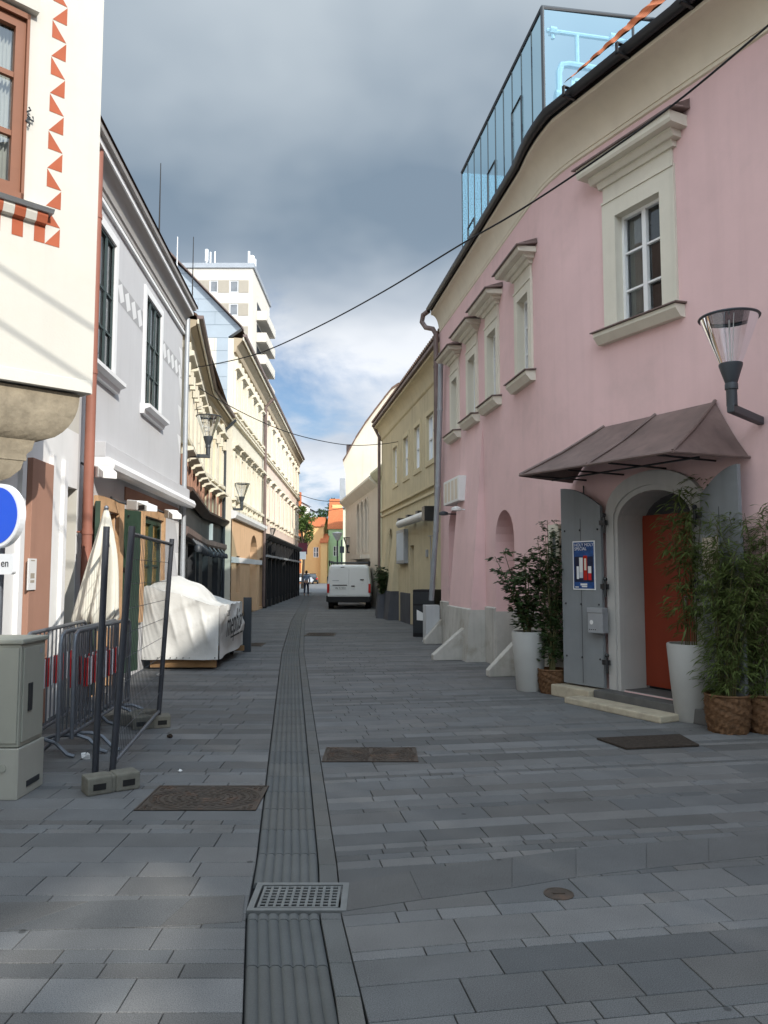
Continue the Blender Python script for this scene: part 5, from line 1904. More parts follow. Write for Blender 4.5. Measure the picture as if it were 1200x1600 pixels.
simple_house('orange_house', 'low apricot house with brown red roof left of the mint green house', OH2, 0.02, 1.0, 6.2, 8, 1.6, m_orange_house, m_tile, [])
GH = Fr((-9.6, 121.0), (-4.5, 121.0), (0, 100))
gsx0 = atY(513, 850, 121).x; gsx1 = atY(552, 850, 121).x
mh = simple_house('mint_house', 'mint green house with steep orange tiled roof closing the street end', Fr((gsx0, 121), (gsx1, 121), (0, 100)), 0, gsx1 - gsx0, 8.5, 9, 5.2, m_green_house, m_tile, [(.8, 1.6, 4.2, 5.8), (.8, 1.6, 1.2, 2.8)])
cm_ = M(); a = atY(529, 797, 126); cm_.box(XY(a.x, 124), -.9, .9, -.8, 0, a.z - 1.8, a.z + .7); cm_.build('chimney', m_orange_house, mh)
FB_ = XY(0, 118.0)
simple_house('pale_house', 'pale house front half hidden behind the white van at the street end', Fr((atY(536, 800, 112).x, 112), (atY(556, 800, 112).x, 112), (0, 100)), 0, 2.2, 11.0, 8, 1.5, m_paleg, m_zinc, [])
# brick chimney over the left roofs at the end
cm_ = M(); a = atY(464, 777, 84); a = atY(464, 777, 117); cm_.box(XY(a.x, 117), -.7, .6, -.9, 0, 0, a.z + .8)
tag(cm_.build('brick_chimney', m_tile), 'orange brick chimney stack above the white house roof', 'chimney')

# added unseen houses to the right and behind the viewer, sized to shade the street
def backhouse(nm, label, fr, zbody, zpar, dep, wallm, holes=()):
    """an added house behind the viewer; its parapet holes let sun streaks through"""
    t = thing(nm, label, 'house', fr.p(fr.L / 2, -1, 0))
    w = M(); wallsheet(w, fr, 0, fr.L, 0, zbody, [(1.2 + 2.6 * i, 2.2 + 2.6 * i, z, z + 1.7) for i in range(int((fr.L - 1) / 2.6)) for z in (1.2, 4.4, 7.4)], n=0); shell(w, fr, 0, fr.L, 0, zbody, dep, 0)
    w.poly([fr.p(0, 0, zbody), fr.p(fr.L, 0, zbody), fr.p(fr.L, -dep, zbody), fr.p(0, -dep, zbody)])
    w.build('wall', wallm, t)
    if zpar > zbody:
        loops = [[(0, zbody), (fr.L, zbody), (fr.L, zpar), (0, zpar)]] + [list(h) for h in holes]
        vl = [[Vector((x, y, 0)) for x, y in lp_] for lp_ in loops]
        flat = [p for lp_ in loops for p in lp_]
        w = M()
        for tri in tessellate_polygon(vl):
            w.poly([fr.p(flat[k][0], 0, flat[k][1]) for k in tri])
        w.build('sun_gap_parapet', wallm, t)  # added screen; its holes are cut only to drop sun streaks on the paving
    return t


BH1 = Fr((13.35, -2.6), (13.55, -10.7), (0, -6))
BH2 = Fr((13.56, -10.75), (14.2, -34.0), (0, -14))


def sunhole(fr, pix):
    """where sunbeams to these spots of the pavement cross the parapet"""
    out = []
    for px, py in pix:
        g_ = G(px, py)
        A, u = fr.A, fr.u
        d = Vector((TOSUN.x, TOSUN.y))
        det = d.x * -u.y + u.x * d.y
        r = A - Vector(g_[:2])
        t = (r.x * -u.y + u.x * r.y) / det
        q = Vector(g_[:2]) + d * t
        out.append(((q - A).dot(u), TOSUN.z * t))
    return out


def streak(pts, w0):
    """a ribbon of pixels round a line of pixels"""
    a, b = [], []
    for i, (x, y) in enumerate(pts):
        x0, y0 = pts[max(i - 1, 0)]; x1, y1 = pts[min(i + 1, len(pts) - 1)]
        l = hypot(x1 - x0, y1 - y0); nx, ny = -(y1 - y0) / l * w0, (x1 - x0) / l * w0
        a.append((x + nx, y + ny)); b.append((x - nx, y - ny))
    return a + b[::-1]


h2 = [sunhole(BH2, streak([(-60, 1552), (0, 1515), (60, 1478), (130, 1438), (200, 1400)], 44)),
      sunhole(BH2, streak([(285, 1372), (258, 1420), (215, 1470), (165, 1520)], 58)),
      sunhole(BH2, streak([(262, 1545), (205, 1575), (140, 1612)], 50))]
h1 = [sunhole(BH1, streak([(690, 1345), (730, 1305), (765, 1268)], 17)), sunhole(BH1, streak([(755, 1345), (785, 1300), (805, 1262)], 15))]
print('holes', h2, h1)
backhouse('shade_house', 'tall pale house added behind the viewer to shade the street, outside the picture', BH1, 10.2, 15.4, 9, m_cream, [h for h in h1 if all(.05 < p[0] < BH1.L - .05 and 10.25 < p[1] < 15.3 for p in h)])
backhouse('shade_house', 'taller pale house added behind the viewer to shade the street, outside the picture', BH2, 10.4, 15.9, 10, m_white, [h for h in h2 if all(.05 < p[0] < BH2.L - .05 and 10.45 < p[1] < 15.8 for p in h)])
backhouse('sky_shade_house', 'ochre house added behind the viewer to cut sky light, outside the picture', Fr((-22, -17), (7.0, -17), (0, 0)), 10.0, 10.0, 8, m_ochre)  # added unseen house that holds back sky light from behind

# ================================================================= street ironwork


def manhole(x0, x1, y0, y1, label, ring=True, rows=True):
    t = thing('manhole_cover', label, 'manhole cover', ((x0 + x1) / 2, (y0 + y1) / 2, 0), 'cast iron manhole covers in the paving')
    m = M()
    z = 0.007
    ang = 0.0
    f = XY(0, 0)
    cx, cy = (x0 + x1) / 2, (y0 + y1) / 2
    m.slab([(x0, y0), (x1, y0), (x1, y1), (x0, y1)], -.03, z - .003)
    m.slab([(x0, y0), (x1, y0), (x1, y0 + .012), (x0, y0 + .012)], -.03, z + .002); m.slab([(x0, y1 - .012), (x1, y1 - .012), (x1, y1), (x0, y1)], -.03, z + .002)
    m.slab([(x0, y0 + .012), (x0 + .012, y0 + .012), (x0 + .012, y1 - .012), (x0, y1 - .012)], -.03, z + .002); m.slab([(x1 - .012, y0 + .012), (x1, y0 + .012), (x1, y1 - .012), (x1 - .012, y1 - .012)], -.03, z + .002)
    fr_o = m.build('frame', m_iron, t)
    m = M()
    n = 2 if (x1 - x0) > 1.5 * (y1 - y0) and not ring == 'one' else 1
    w_ = (x1 - x0 - .04) / n
    for k in range(n):
        ccx = x0 + .02 + w_ * (k + .5)
        rx, ry = w_ / 2 * .98, (y1 - y0) / 2 * .93
        for q in (1.0, .84, .60, .36, .15):
            ringpts = [Vector((ccx + rx * q * cos(2 * pi * i / 40), cy + ry * q * sin(2 * pi * i / 40), z - .001)) for i in range(41)]
            m.tube(ringpts, .006, 4, caps=False)
        rng = random.Random(4)
        for q in (.92, .72, .48, .25):
            kk = int(44 * q)
            for i in range(kk):
                a = 2 * pi * i / kk
                px_, py_ = ccx + rx * q * cos(a), cy + ry * q * sin(a)
                m.slab([(px_ - .012, py_ - .008), (px_ + .012, py_ - .008), (px_ + .012, py_ + .008), (px_ - .012, py_ + .008)], z - .004, z + .003)
        for sx in (-1, 1):
            for sy in (-1, 1):
                for i in range(3):
                    for j in range(3 - i):
                        px_, py_ = ccx + sx * (w_ / 2 - .03 - .04 * i), cy + sy * ((y1 - y0) / 2 - .03 - .04 * j)
                        m.slab([(px_ - .012, py_ - .008), (px_ + .012, py_ - .008), (px_ + .012, py_ + .008), (px_ - .012, py_ + .008)], z - .004, z + .003)
    m.build('lid_relief', m_iron, t)
    return t


def rect(px0, px1, pyt, pyb):
    b = G((px0 + px1) / 2, pyb); a = G((px0 + px1) / 2, pyt)
    mid = (pyt + pyb) / 2
    l = G(px0, mid); r = G(px1, mid)
    return l.x, r.x, b.y, a.y


manhole(*rect(229, 410, 1229, 1267), 'large rusty cast iron manhole cover nearest the fence, left of the gutter strip', 'one')
manhole(*rect(506, 652, 1169, 1191), 'rusty double cast iron manhole cover just right of the gutter strip')
manhole(*rect(478, 524, 989, 994), 'far thin dark manhole cover touching the right edge of the gutter strip')
manhole(*rect(382, 412, 1005, 1010), 'small far manhole cover beside the white covered stall')
t = thing('valve_cap', 'small round iron valve cap set in the paving at lower right', 'valve cap', G(873, 1397))
c0 = G(873, 1397)
m = M(); m.lathe(c0, [(.075, -.03), (.075, .004), (.066, .006), (.064, .003), (.05, .003)], 20); m.build('ring', m_iron, t)
m = M(); m.slab([(c0.x - .03, c0.y - .008), (c0.x + .03, c0.y - .008), (c0.x + .03, c0.y + .008), (c0.x - .03, c0.y + .008)], .002, .009); m.build('lid_bar', m_iron, t)
# coir mat
q = [G(932, 1156), G(1062, 1150), G(1093, 1167), G(978, 1172)]
m = M(); m.slab([(p.x, p.y) for p in q][::-1], .004, .022)
tag(m.build('door_mat', m_mat, bevel=.004, loc=(q[0].x, q[0].y, 0)), 'dark brown doormat lying on the paving before the arched door', 'doormat')
# gutter grate
gx0, gx1 = xl(3.94) + .012, xl(3.94) + SWT + .04
gy0, gy1 = 3.775, 4.105
t = thing('drain_grate', 'galvanised drain grate with rows of slots across the gutter strip', 'drain grate', ((gx0 + gx1) / 2, 3.94, 0))
m = M()
def br(x0, x1, y0, y1, z0=-.02, z1=.004):
    m.slab([(x0, y0), (x1, y0), (x1, y1), (x0, y1)], z0, z1)
br(gx0, gx1, gy0, gy0 + .03, -.03, .006); br(gx0, gx1, gy1 - .03, gy1, -.03, .006); br(gx0, gx0 + .03, gy0 + .03, gy1 - .03, -.03, .006); br(gx1 - .03, gx1, gy0 + .03, gy1 - .03, -.03, .006)
m.build('frame', m_grate, t)
m = M()
ix0, ix1, iy0, iy1 = gx0 + .042, gx1 - .042, gy0 + .042, gy1 - .042
for i in range(11):
    x = ix0 + (ix1 - ix0 - .012) * i / 10
    br(x, x + .013, iy0, iy1, -.003, .004)
for j in range(8):
    y = iy0 + (iy1 - iy0 - .012) * j / 7
    for i in range(10):
        xa = ix0 + (ix1 - ix0 - .012) * i / 10 + .012; xb = ix0 + (ix1 - ix0 - .012) * (i + 1) / 10
        br(xa, xb, y, y + .011, -.002, .003)
m.build('slotted_plate', m_grate, t)

# ================================================================= cabinet, traffic sign
cb = thing('utility_cabinet', 'beige grey street utility cabinet on a pale base, left foreground', 'utility cabinet', (-2.95, 5.75, 0))
CF = Fr((-3.45, 5.57), (-2.60, 5.57), (-3, 0))
Lc = CF.L
m = M(); m.box(CF, 0, Lc + .012, -.40, .012, 0, .355); m.build('base', m_cab2, cb, bevel=.008)
m = M(); m.box(CF, .01, Lc, -.385, 0, .362, 1.085); m.build('body', m_cab, cb, bevel=.006)
m = M(); m.box(CF, .0, Lc + .02, -.405, .02, 1.088, 1.125); m.build('lid', m_cab, cb, bevel=.012)
CS = Fr((-2.60, 5.57), (-2.60, 5.97), (0, 5.7))
m = M(); m.box(CS, .03, .36, 0, .012, .39, 1.06); dr_ = m.build('door', m_cab, cb, bevel=.004)
m = M(); m.box(CS, .10, .16, .012, .022, .60, .80); m.build('handle', m_blackmetal, dr_, bevel=.004)
m = M(); m.box(CS, .27, .31, .0125, .0135, 1.0, 1.035); m.build('label_plate', m_zinc, dr_)
m = M(); m.box(CF, .02, Lc - .012, 0.0, .010, .39, 1.06); m.build('front_panel', m_cab, cb, bevel=.004)
m = M(); m.lathe((0, 0, 0), [(.028, 0), (.028, .006)], 14)
m.v = [tuple(CF.p(Lc - .1 + v[0], .013 + v[2], .22 + v[1])) for v in m.v]
m.build('cover_plug', m_cab, cb)
m = M(); m.box(CS, .12, .32, .013, .02, .06, .10); m.build('vent', m_dark, cb)

sg = thing('traffic_sign', 'round blue traffic sign with white rim and small white plate below', 'traffic sign', (-3.05, 6.05, 0))
m = M(); m.tube([(-3.05, 6.12, 0), (-3.05, 6.12, 2.2)], .03, 10); m.build('pole', m_galv, sg, smooth=True)
SA = radians(22)
SFm = XY(-3.05, 6.03, 0)
SFm.u = Vector((cos(SA), -sin(SA) * -1)); SFm.u = Vector((cos(-SA), sin(-SA))); SFm.n = Vector((SFm.u.y, -SFm.u.x))
if SFm.n.y > 0: SFm.n = -SFm.n
zc = 1.6 + (895 - 806) / 1200 * 6.03
def disc(m, r0, r1, n0, n1, k=48):
    o = [(r1 * cos(2 * pi * i / k), zc + r1 * sin(2 * pi * i / k)) for i in range(k)]
    m.prism(SFm, o, n0, n1)
cxs = 0.0
m = M(); disc(m, 0, .255, -.05, .0); m.build('backing', m_signwhite, sg)
m = M(); disc(m, 0, .250, .001, .006); m.build('rim', m_signwhite, sg)
m = M(); disc(m, 0, .225, .007, .010); m.build('blue_face', m_signblue, sg)
pz0, pz1 = zc - .46, zc - .30
m = M()
pp = []
for cx_, cz_, a0_ in ((.17, pz1 - .03, 0), (-.20, pz1 - .03, 90), (-.20, pz0 + .03, 180), (.17, pz0 + .03, 270)):
    for i in range(5):
        a_ = radians(a0_ + 22.5 * i)
        pp.append((cx_ + .03 * cos(a_), cz_ + .03 * sin(a_)))
m.prism(SFm, pp, -.03, .005)
pt_ = m.build('plate', m_signwhite, sg)
text(pt_, 'en', .085, SFm.p(.155, .0065, pz1 - .10), (SFm.u.x, SFm.u.y, 0), (0, 0, 1), m_ink, align='RIGHT')

n_ = M()
ns0, nz0 = LW.shift(.065).hit(42, 922); ns1, nz1 = LW.shift(.065).hit(56, 873)
n_.box(LW, ns0, ns1, .062, .075, nz0, nz1)
t = n_.build('notice_board', m_paper)
tag(t, 'narrow white notice sheet fixed on the brown pilaster', 'notice')
for i, zf_ in enumerate((.94, .52, .44, .3)):
    z = nz0 + (nz1 - nz0) * zf_
    q = M(); q.box(LW, ns0 + .05, ns1 - .05, .076, .077, z - (.006 if i in (0,) else .022), z + .004); q.build('printed_line', m_towerp, t)

# ================================================================= crowd barriers


def barrier_proto():
    r = thing('crowd_barrier', '', 'crowd barrier', (0, 0, 0))
    L_ = 1.9; H_ = 1.08
    m = M()
    c = .10
    m.tube([(0, 0, .16), (0, 0, H_ - c), (c * .3, 0, H_ - c * .3), (c, 0, H_), (L_ - c, 0, H_), (L_ - c * .3, 0, H_ - c * .3), (L_, 0, H_ - c), (L_, 0, .16)], .019, 8)
    m.tube([(0, 0, .20), (L_, 0, .20)], .016, 8)
    m.build('frame', m_galv, r, smooth=True)
    m = M()
    for i in range(1, 16):
        m.tube([(L_ * i / 16, 0, .20), (L_ * i / 16, 0, H_)], .008, 6)
    m.build('bars', m_galv, r, smooth=True)
    for i in range(3, 14):
        m = M(); x = L_ * i / 16
        m.slab([(x - .018, -.014), (x + .018, -.014), (x + .018, -.009), (x - .018, -.009)], .56, .82)
        m.slab([(x - .018, .009), (x + .018, .009), (x + .018, .014), (x - .018, .014)], .56, .82)
        m.build('reflector', m_red if i % 2 else m_signwhite, r)
    for x in (.22, L_ - .22):
        m = M()
        m.tube([(x, -.36, .012), (x, -.30, .03), (x, -.2, .13), (x, -.1, .165), (x, .1, .165), (x, .2, .13), (x, .30, .03), (x, .36, .012)], .017, 8)
        m.build('foot', m_galv, r, smooth=True)
    return r


bp0 = barrier_proto()
GRB = 'crowd barriers stored against the white wall'
bps = [((-3.02, 6.55, 0), (-3.24, 8.42), 'crowd barrier with red and white reflectors nearest the white wall'),
       ((-2.80, 6.72, 0), (-2.96, 8.5), 'middle crowd barrier leaning between the wall barrier and the mesh fence'),
       ((-2.72, 6.82, 0), (-2.85, 8.6), 'outermost crowd barrier standing next to the wire mesh fence')]
for i, (a, b, lab) in enumerate(bps):
    ang = atan2(b[1] - a[1], b[0] - a[0])
    if i == 0:
        bp0.location = a; bp0.rotation_euler = (0, 0, ang); tag(bp0, lab, None, GRB)
    else:
        dup(bp0, a, ang, lab, GRB)

# ================================================================= mesh fence on concrete feet


def fence(A, B, H_, label, lean=0.0):
    A = Vector(A); B = Vector(B)
    t = thing('mesh_fence', label, 'mesh fence', (A.x, A.y, 0), 'temporary mesh fence panels on concrete feet')
    d = (B - A); L_ = d.length; d.normalize()
    P = lambda s, z: Vector((A.x + d.x * s + lean * z * d.y, A.y + d.y * s, z))
    for s in (0, L_):
        m = M(); m.tube([P(s, .02), P(s, H_)], .025, 10); m.build('post', m_galvd, t, smooth=True)
    for z in (.16, H_ - .06):
        m = M(); m.tube([P(.02, z), P(L_ - .02, z)], .017, 8); m.build('rail', m_galvd if z > 1 else m_galv, t, smooth=True)
    m = M()
    k = int(L_ / .075)
    for i in range(1, k):
        s = L_ * i / k
        m.tube([P(s, .16), P(s, H_ - .06)], .0026, 3, caps=False)
    for i in range(1, 9):
        z = .16 + (H_ - .22) * i / 9
        m.tube([P(0, z), P(L_, z)], .003, 3, caps=False)
    m.build('wire_mesh', m_galvd, t)
    return t


g = [G(156, 1213), G(185, 1216), G(236, 1126)]
fence((-2.20, 5.98), (-3.30, 9.1), 1.96, 'tall wire mesh fence panel left, running back to the green shutters', .02)
fence((-2.055, 5.93), (-2.36, 8.16), 1.96, 'tall wire mesh fence panel nearest the street, before the white stall', .055)


m_concfoot = mat('shaded_grimy_concrete', (0.155, 0.15, 0.125), rough=0.95, var=0.3, scale=9, bump=0.6, bscale=60, stain=((0.07, 0.068, 0.06), 0.6, 5))  # base tone darkened for the shade the feet stand in; stains are grime


def foot(x, y, rot, label):
    f = XY(x, y, rot)
    m = M()
    for a, b in ((-.19, -.012), (.012, .19)):
        m.box(f, a, b, -.09, .09, 0, .125)
    m.box(f, -.02, .02, -.08, .08, 0, .12)
    t = m.build('fence_foot', m_concfoot, None, bevel=.014, loc=(x, y, 0))
    tag(t, label, 'fence foot', 'concrete fence feet')
    q = M(); q.box(f, -.15, -.06, .091, .093, .035, .08); q.box(f, .06, .15, .091, .093, .035, .08); q.build('hand_hole', m_joint, t)


foot(-2.02, 5.82, .62, 'front concrete fence foot under two fence posts, left of the manhole')
foot(-2.42, 8.12, .4, 'rear concrete fence foot nearest the white stall')
foot(-2.62, 8.35, 1.2, 'third concrete fence foot, in shade behind the fence mesh')

# ================================================================= folded parasol
pu = thing('folded_parasol', 'folded cream parasol standing behind the mesh fence', 'parasol', (-3.16, 8.75, 0))
PX, PY = atY(166, 800, 8.75).x, 8.75
pu.location = (PX, PY, 0)
m = M(); m.tube([(PX, PY, .02), (PX, PY, 2.34)], .024, 8); m.ball((PX, PY, 2.34), .03, 8); m.build('pole', m_galv, pu, smooth=True)
m = M(); m.lathe((PX, PY, 0), [(.30, .0), (.30, .05), (.05, .08), (.05, .25)], 20); m.build('foot', m_concrete, pu)
m = M()
rng = random.Random(6)
rows = []
K = 64
ph = [rng.uniform(0, 6.28) for _ in range(6)]
for i in range(27):
    t = i / 26
    z = 2.31 - 1.28 * t
    r = .028 + .18 * t ** .8 - (.05 * max(0, (t - .93) / .07))
    row = []
    for j in range(K):
        a = 2 * pi * j / K
        fold = 1 + (.30 * sin(8 * a + ph[0] + t * 1.3) + .14 * sin(5 * a + ph[1] - t * 2) + .05 * sin(13 * a + ph[2])) * min(1, t * 2.5)
        zz = z + (.05 * sin(3 * a + ph[3]) + .03 * sin(7 * a + ph[4])) * t ** 3
        row.append((PX - .07 * t * t + r * fold * cos(a), PY + r * fold * sin(a), zz))
    rows.append(row)
m.grid(rows, close=True)
m.build('canopy', m_parasol, pu, smooth='all')
m = M(); m.lathe((PX, PY, 1.55), [(.185, -.02), (.195, 0), (.185, .02)], 20)
# ================================================================= covered market stall
ts = thing('covered_stall', 'market stall wrapped in a white tarpaulin against the grey house', 'market stall', (-3.4, 14.2, 0))
c00, c10, c11, c01 = Vector((-4.0, 12.85)), Vector((-2.74, 12.85)), Vector((-2.86, 15.6)), Vector((-4.12, 15.6))
def top(u, v):
    z = 1.06 + .30 * max(0, 1 - u * 1.15) ** 1.1 + .04 * sin(3.2 * u + 2 * v)
    z += .20 * math.exp(-((u - .34) / .30) ** 6 - ((v - .50) / .30) ** 6)
    z += .018 * sin(17 * u + 9 * v) * (1 - u) + .012 * sin(31 * v + 4 * u)
    return z - .02 * sin(pi * u) * sin(pi * v)
m = M()
NU, NV = 26, 30
def plan(u, v):
    return c00.lerp(c10, u).lerp(c01.lerp(c11, u), v)
m.grid([[Vector((*plan(i / NU, j / NV), top(i / NU, j / NV))) for i in range(NU + 1)] for j in range(NV + 1)])
def skirt(a, b, fu, k, seed, nx_):
    rng = random.Random(seed)
    rows = []
    for r in range(25):
        t = r / 24
        row = []
        for i in range(k + 1):
            s = i / k
            u, v = fu(s)
            p = plan(u, v); zt_ = top(u, v)
            z = zt_ + (0.17 - zt_) * t
            w_ = .05 * sin(pi * min(1, t * 1.1)) * (sin(5.0 * s + seed + 3.2 * t) + .55 * sin(12 * s * (1 + .25 * t) + 2 * seed - 2 * t)) * .55 + .035 * t * sin(8.5 * s + seed)
            w_ += .03 * sin(pi * t) * cos(3 * s - 4 * t)
            w_ *= min(1, s * 8) * min(1, (1 - s) * 8)
            w_ += .02 * t
            q_ = s * 9 + seed * 5 - t * 2.2; f_ = abs((q_ % 2.0) - 1.0)
            w_ += .030 * (1 - f_) ** 3 * sin(pi * min(1, t * 1.2)) * min(1, s * 8) * min(1, (1 - s) * 8)
            q_ = s * 3.1 + t * 3.6 + seed; f_ = abs((q_ % 1.4) / .7 - 1.0)
            w_ += .028 * (1 - f_) ** 4 * (1 - t) * min(1, s * 8) * min(1, (1 - s) * 8)
            row.append(Vector((p.x + nx_[0] * w_, p.y + nx_[1] * w_, z)))
        rows.append(row)
    m.grid(rows)
skirt(c00, c10, lambda s: (s, 0), 80, 1.3, (0, -1))
skirt(c10, c11, lambda s: (1, s), 80, 2.1, (1, 0))
skirt(c11, c01, lambda s: (1 - s, 1), 20, 3.3, (0, 1))
skirt(c01, c00, lambda s: (0, 1 - s), 20, 4.3, (-1, 0))
cov = m.build('tarpaulin', m_canvas, ts, smooth='all', merge=True)
m = M()
for i in range(12):
    p = plan((i + .5) / 12, 0); m.ball((p.x, p.y - .022, .20), .012, 6)
m.build('eyelet', m_blackmetal, cov)
TSF = Fr((c10.x + .035, c10.y), (c11.x + .035, c11.y), (0, 14))
text(cov, 'mephisto', .60, TSF.p(.22, .055, .52), (TSF.u.x, TSF.u.y, .015), (0, 0, 1), m_ink, shear=.35)
text(cov, 'zur', .22, TSF.p(.3, .055, .86), (TSF.u.x, TSF.u.y, .015), (0, 0, 1), m_ink, shear=.2)
q = M(); q.box(TSF, .7, 2.2, .054, .056, .46, .49); q.build('lettering', m_ink, cov)
m = M()
m.box(XY(-3.35, 12.95), -.55, .55, -.06, 0, .03, .15); m.box(XY(-3.35, 15.5), -.55, .55, -.06, 0, .05, .15)
m.split('pallet', mat('raw_timber', (.32, .19, .09), rough=.9, var=.2, scale=5), ts)
for x, y in ((-2.9, 13.1), (-3.0, 15.3), (-3.9, 15.3)):
    m = M(); m.tube([(x - .03, y, .075), (x + .03, y, .075)], .075, 14); m.build('wheel', m_rubber, ts, smooth=True)
m = M(); m.box(XY(-2.80, 15.72), -.06, .10, -.06, 0, 0, 1.10); m.build('corner_post', m_lampdark, ts)

# ================================================================= lamps


def lamp_proto():
    r = thing('wall_lamp', '', 'wall lamp', (0, 0, 0))
    # local frame: lamp axis at origin, ring at z = 0, arm runs +x
    m = M()
    m.tube([Vector((.27 * cos(2 * pi * i / 40), .27 * sin(2 * pi * i / 40), 0)) for i in range(41)], .013, 6, caps=False)
    m.build('ring', m_lampdark, r, smooth=True)
    m = M(); m.lathe((0, 0, .008), [(.262, 0), (.05, .02)], 40); m.build('lid', m_lampglass, r, smooth='all')
    m = M(); m.lathe((0, 0, 0), [(.262, -.012), (.10, -.46)], 40, caps=False); m.build('glass_cone', m_lampglass, r, smooth='all')
    m = M()
    for i in range(4):
        a = 2 * pi * i / 4 + .5
        m.tube([(.25 * cos(a), .25 * sin(a), -.03), (.095 * cos(a), .095 * sin(a), -.46)], .004, 4)
    m.tube([(0, 0, -.46), (0, 0, -.02)], .008, 6)
    m.build('rod', m_plasticw, r)
    m = M(); m.lathe((0, 0, 0), [(.108, -.45), (.108, -.47), (.055, -.64), (.06, -.65), (.06, -.70), (.05, -.70), (.05, -.86)], 20); m.build('cup', m_lampdark, r, smooth=True)
    m = M(); m.slab([(-.05, -.035), (.95, -.035), (.95, .035), (-.05, .035)], -.93, -.85); m.slab([(.95, -.09), (.98, -.09), (.98, .09), (.95, .09)], -1.05, -.73); m.build('arm', m_lampdark, r, bevel=.01)
    return r


GL = 'cone-shaped street lamps on wall arms'
lp = lamp_proto()
p = atY(1139, 497, 7.25)
ang = atan2(-PN.n.y, -PN.n.x)
lp.location = p; lp.rotation_euler = (0, 0, ang + radians(18)); tag(lp, 'cone wall lamp over the right foreground, in front of the pink wall', None, GL)
p = atY(326, 651, 16.9); dup(lp, p, radians(192), 'nearest left cone wall lamp, at the corner of the grey house', GL)
p = atY(378, 756, 26.6); dup(lp, p, radians(180), 'cone wall lamp before the cream townhouse, second on the left side', GL)
p = atY(423, 826, 38.0); dup(lp, p, radians(180), 'far cone wall lamp above the black shopfront on the left', GL)
p = atY(543, 840, 46.0); dup(lp, p, radians(-14), 'cone wall lamp above the white van, on the arcade house', GL)
pl_ = thing('street_lamp', 'pole lamp with pale round head beyond the white van', 'street lamp', (atY(527, 890, 62).x, 62, 0))
x = pl_.location.x
m = M(); m.tube([(x, 62, 0), (x, 62, 4.2)], [.07, .05], 8); m.build('pole', m_lampdark, pl_)
m = M(); m.lathe((x, 62, 4.2), [(.12, 0), (.42, .55), (.44, .6), (.1, .7)], 16); m.build('lamp_head', m_plasticw, pl_, smooth=True)
x = atY(533.5, 890, 70).x
m = M(); m.tube([(x, 70, 0), (x, 70, 4.6)], .05, 8); m.box(XY(x, 70), -.15, .25, -.05, .05, 3.4, 4.0)
tag(m.build('street_sign', m_lampdark, loc=(x, 70, 0)), 'slim dark sign post between the pole lamp and the van', 'sign post')

# ================================================================= overhead cables


def cable(pts, r, label):
    P = [Vector(p) for p in pts]
    m = M()
    out = []
    for i in range(len(P) - 1):
        p0 = P[max(i - 1, 0)]; p1 = P[i]; p2 = P[i + 1]; p3 = P[min(i + 2, len(P) - 1)]
        for k in range(8):
            t = k / 8
            out.append(.5 * ((2 * p1) + (-p0 + p2) * t + (2 * p0 - 5 * p1 + 4 * p2 - p3) * t * t + (-p0 + 3 * p1 - 3 * p2 + p3) * t ** 3))
    out.append(P[-1])
    m.tube(out, r, 6)
    tag(m.build('overhead_cable', m_cable, smooth=True, loc=P[0]), label, 'cable')


cable([atY(1290, -42, 6.3), atY(1200, 40, 6.6), atY(1050, 165, 7.3), atY(905, 268, 8.2), atY(800, 336, 9.0), atY(720, 382, 9.9), atY(600, 455, 11.6), atY(500, 509, 13.2), atY(410, 550, 14.8), atY(340, 568, 16.2), atY(285, 577, 17.2)], .011, 'long black overhead cable sagging from the pink house to the yellow house')
cable([atY(290, 590, 17.5), atY(330, 618, 19), atY(400, 655, 20), atY(465, 680, 21), atY(540, 695, 22.2), atY(595, 694, 23.2), atY(622, 690, 24.2)], .011, 'thin overhead cable between the yellow house and the ochre house')
cable([atY(462, 771, 50), atY(500, 782, 48), atY(545, 784, 47)], .02, 'far overhead cable low over the end of the street, upper one')
cable([atY(464, 798, 62), atY(500, 799, 58), atY(548, 792, 47)], .02, 'far overhead cable low over the end of the street, lower one')

for (pa, pb), lab in ((((0, 418), (130, 503)), 'overhead cable out of view above the viewer, upper of two shadow casting cables'), (((0, 505), (125, 588)), 'overhead cable out of view above the viewer, lower of two shadow casting cables')):
    (sa_, za_), (sb_, zb_) = OF.hit(*pa), OF.hit(*pb)
    A_ = OF.p(sa_, 0, za_) + TOSUN * 8.5; B_ = OF.p(sb_, 0, zb_) + TOSUN * 8.5
    D_ = (B_ - A_).normalized()
    m = M(); m.tube([A_ - D_ * 2.5, B_ + D_ * 2.2], .016, 6)
    tag(m.build('overhead_cable', m_cable, loc=A_), lab, 'cable')

# ================================================================= cameras and floodlights on the grey house


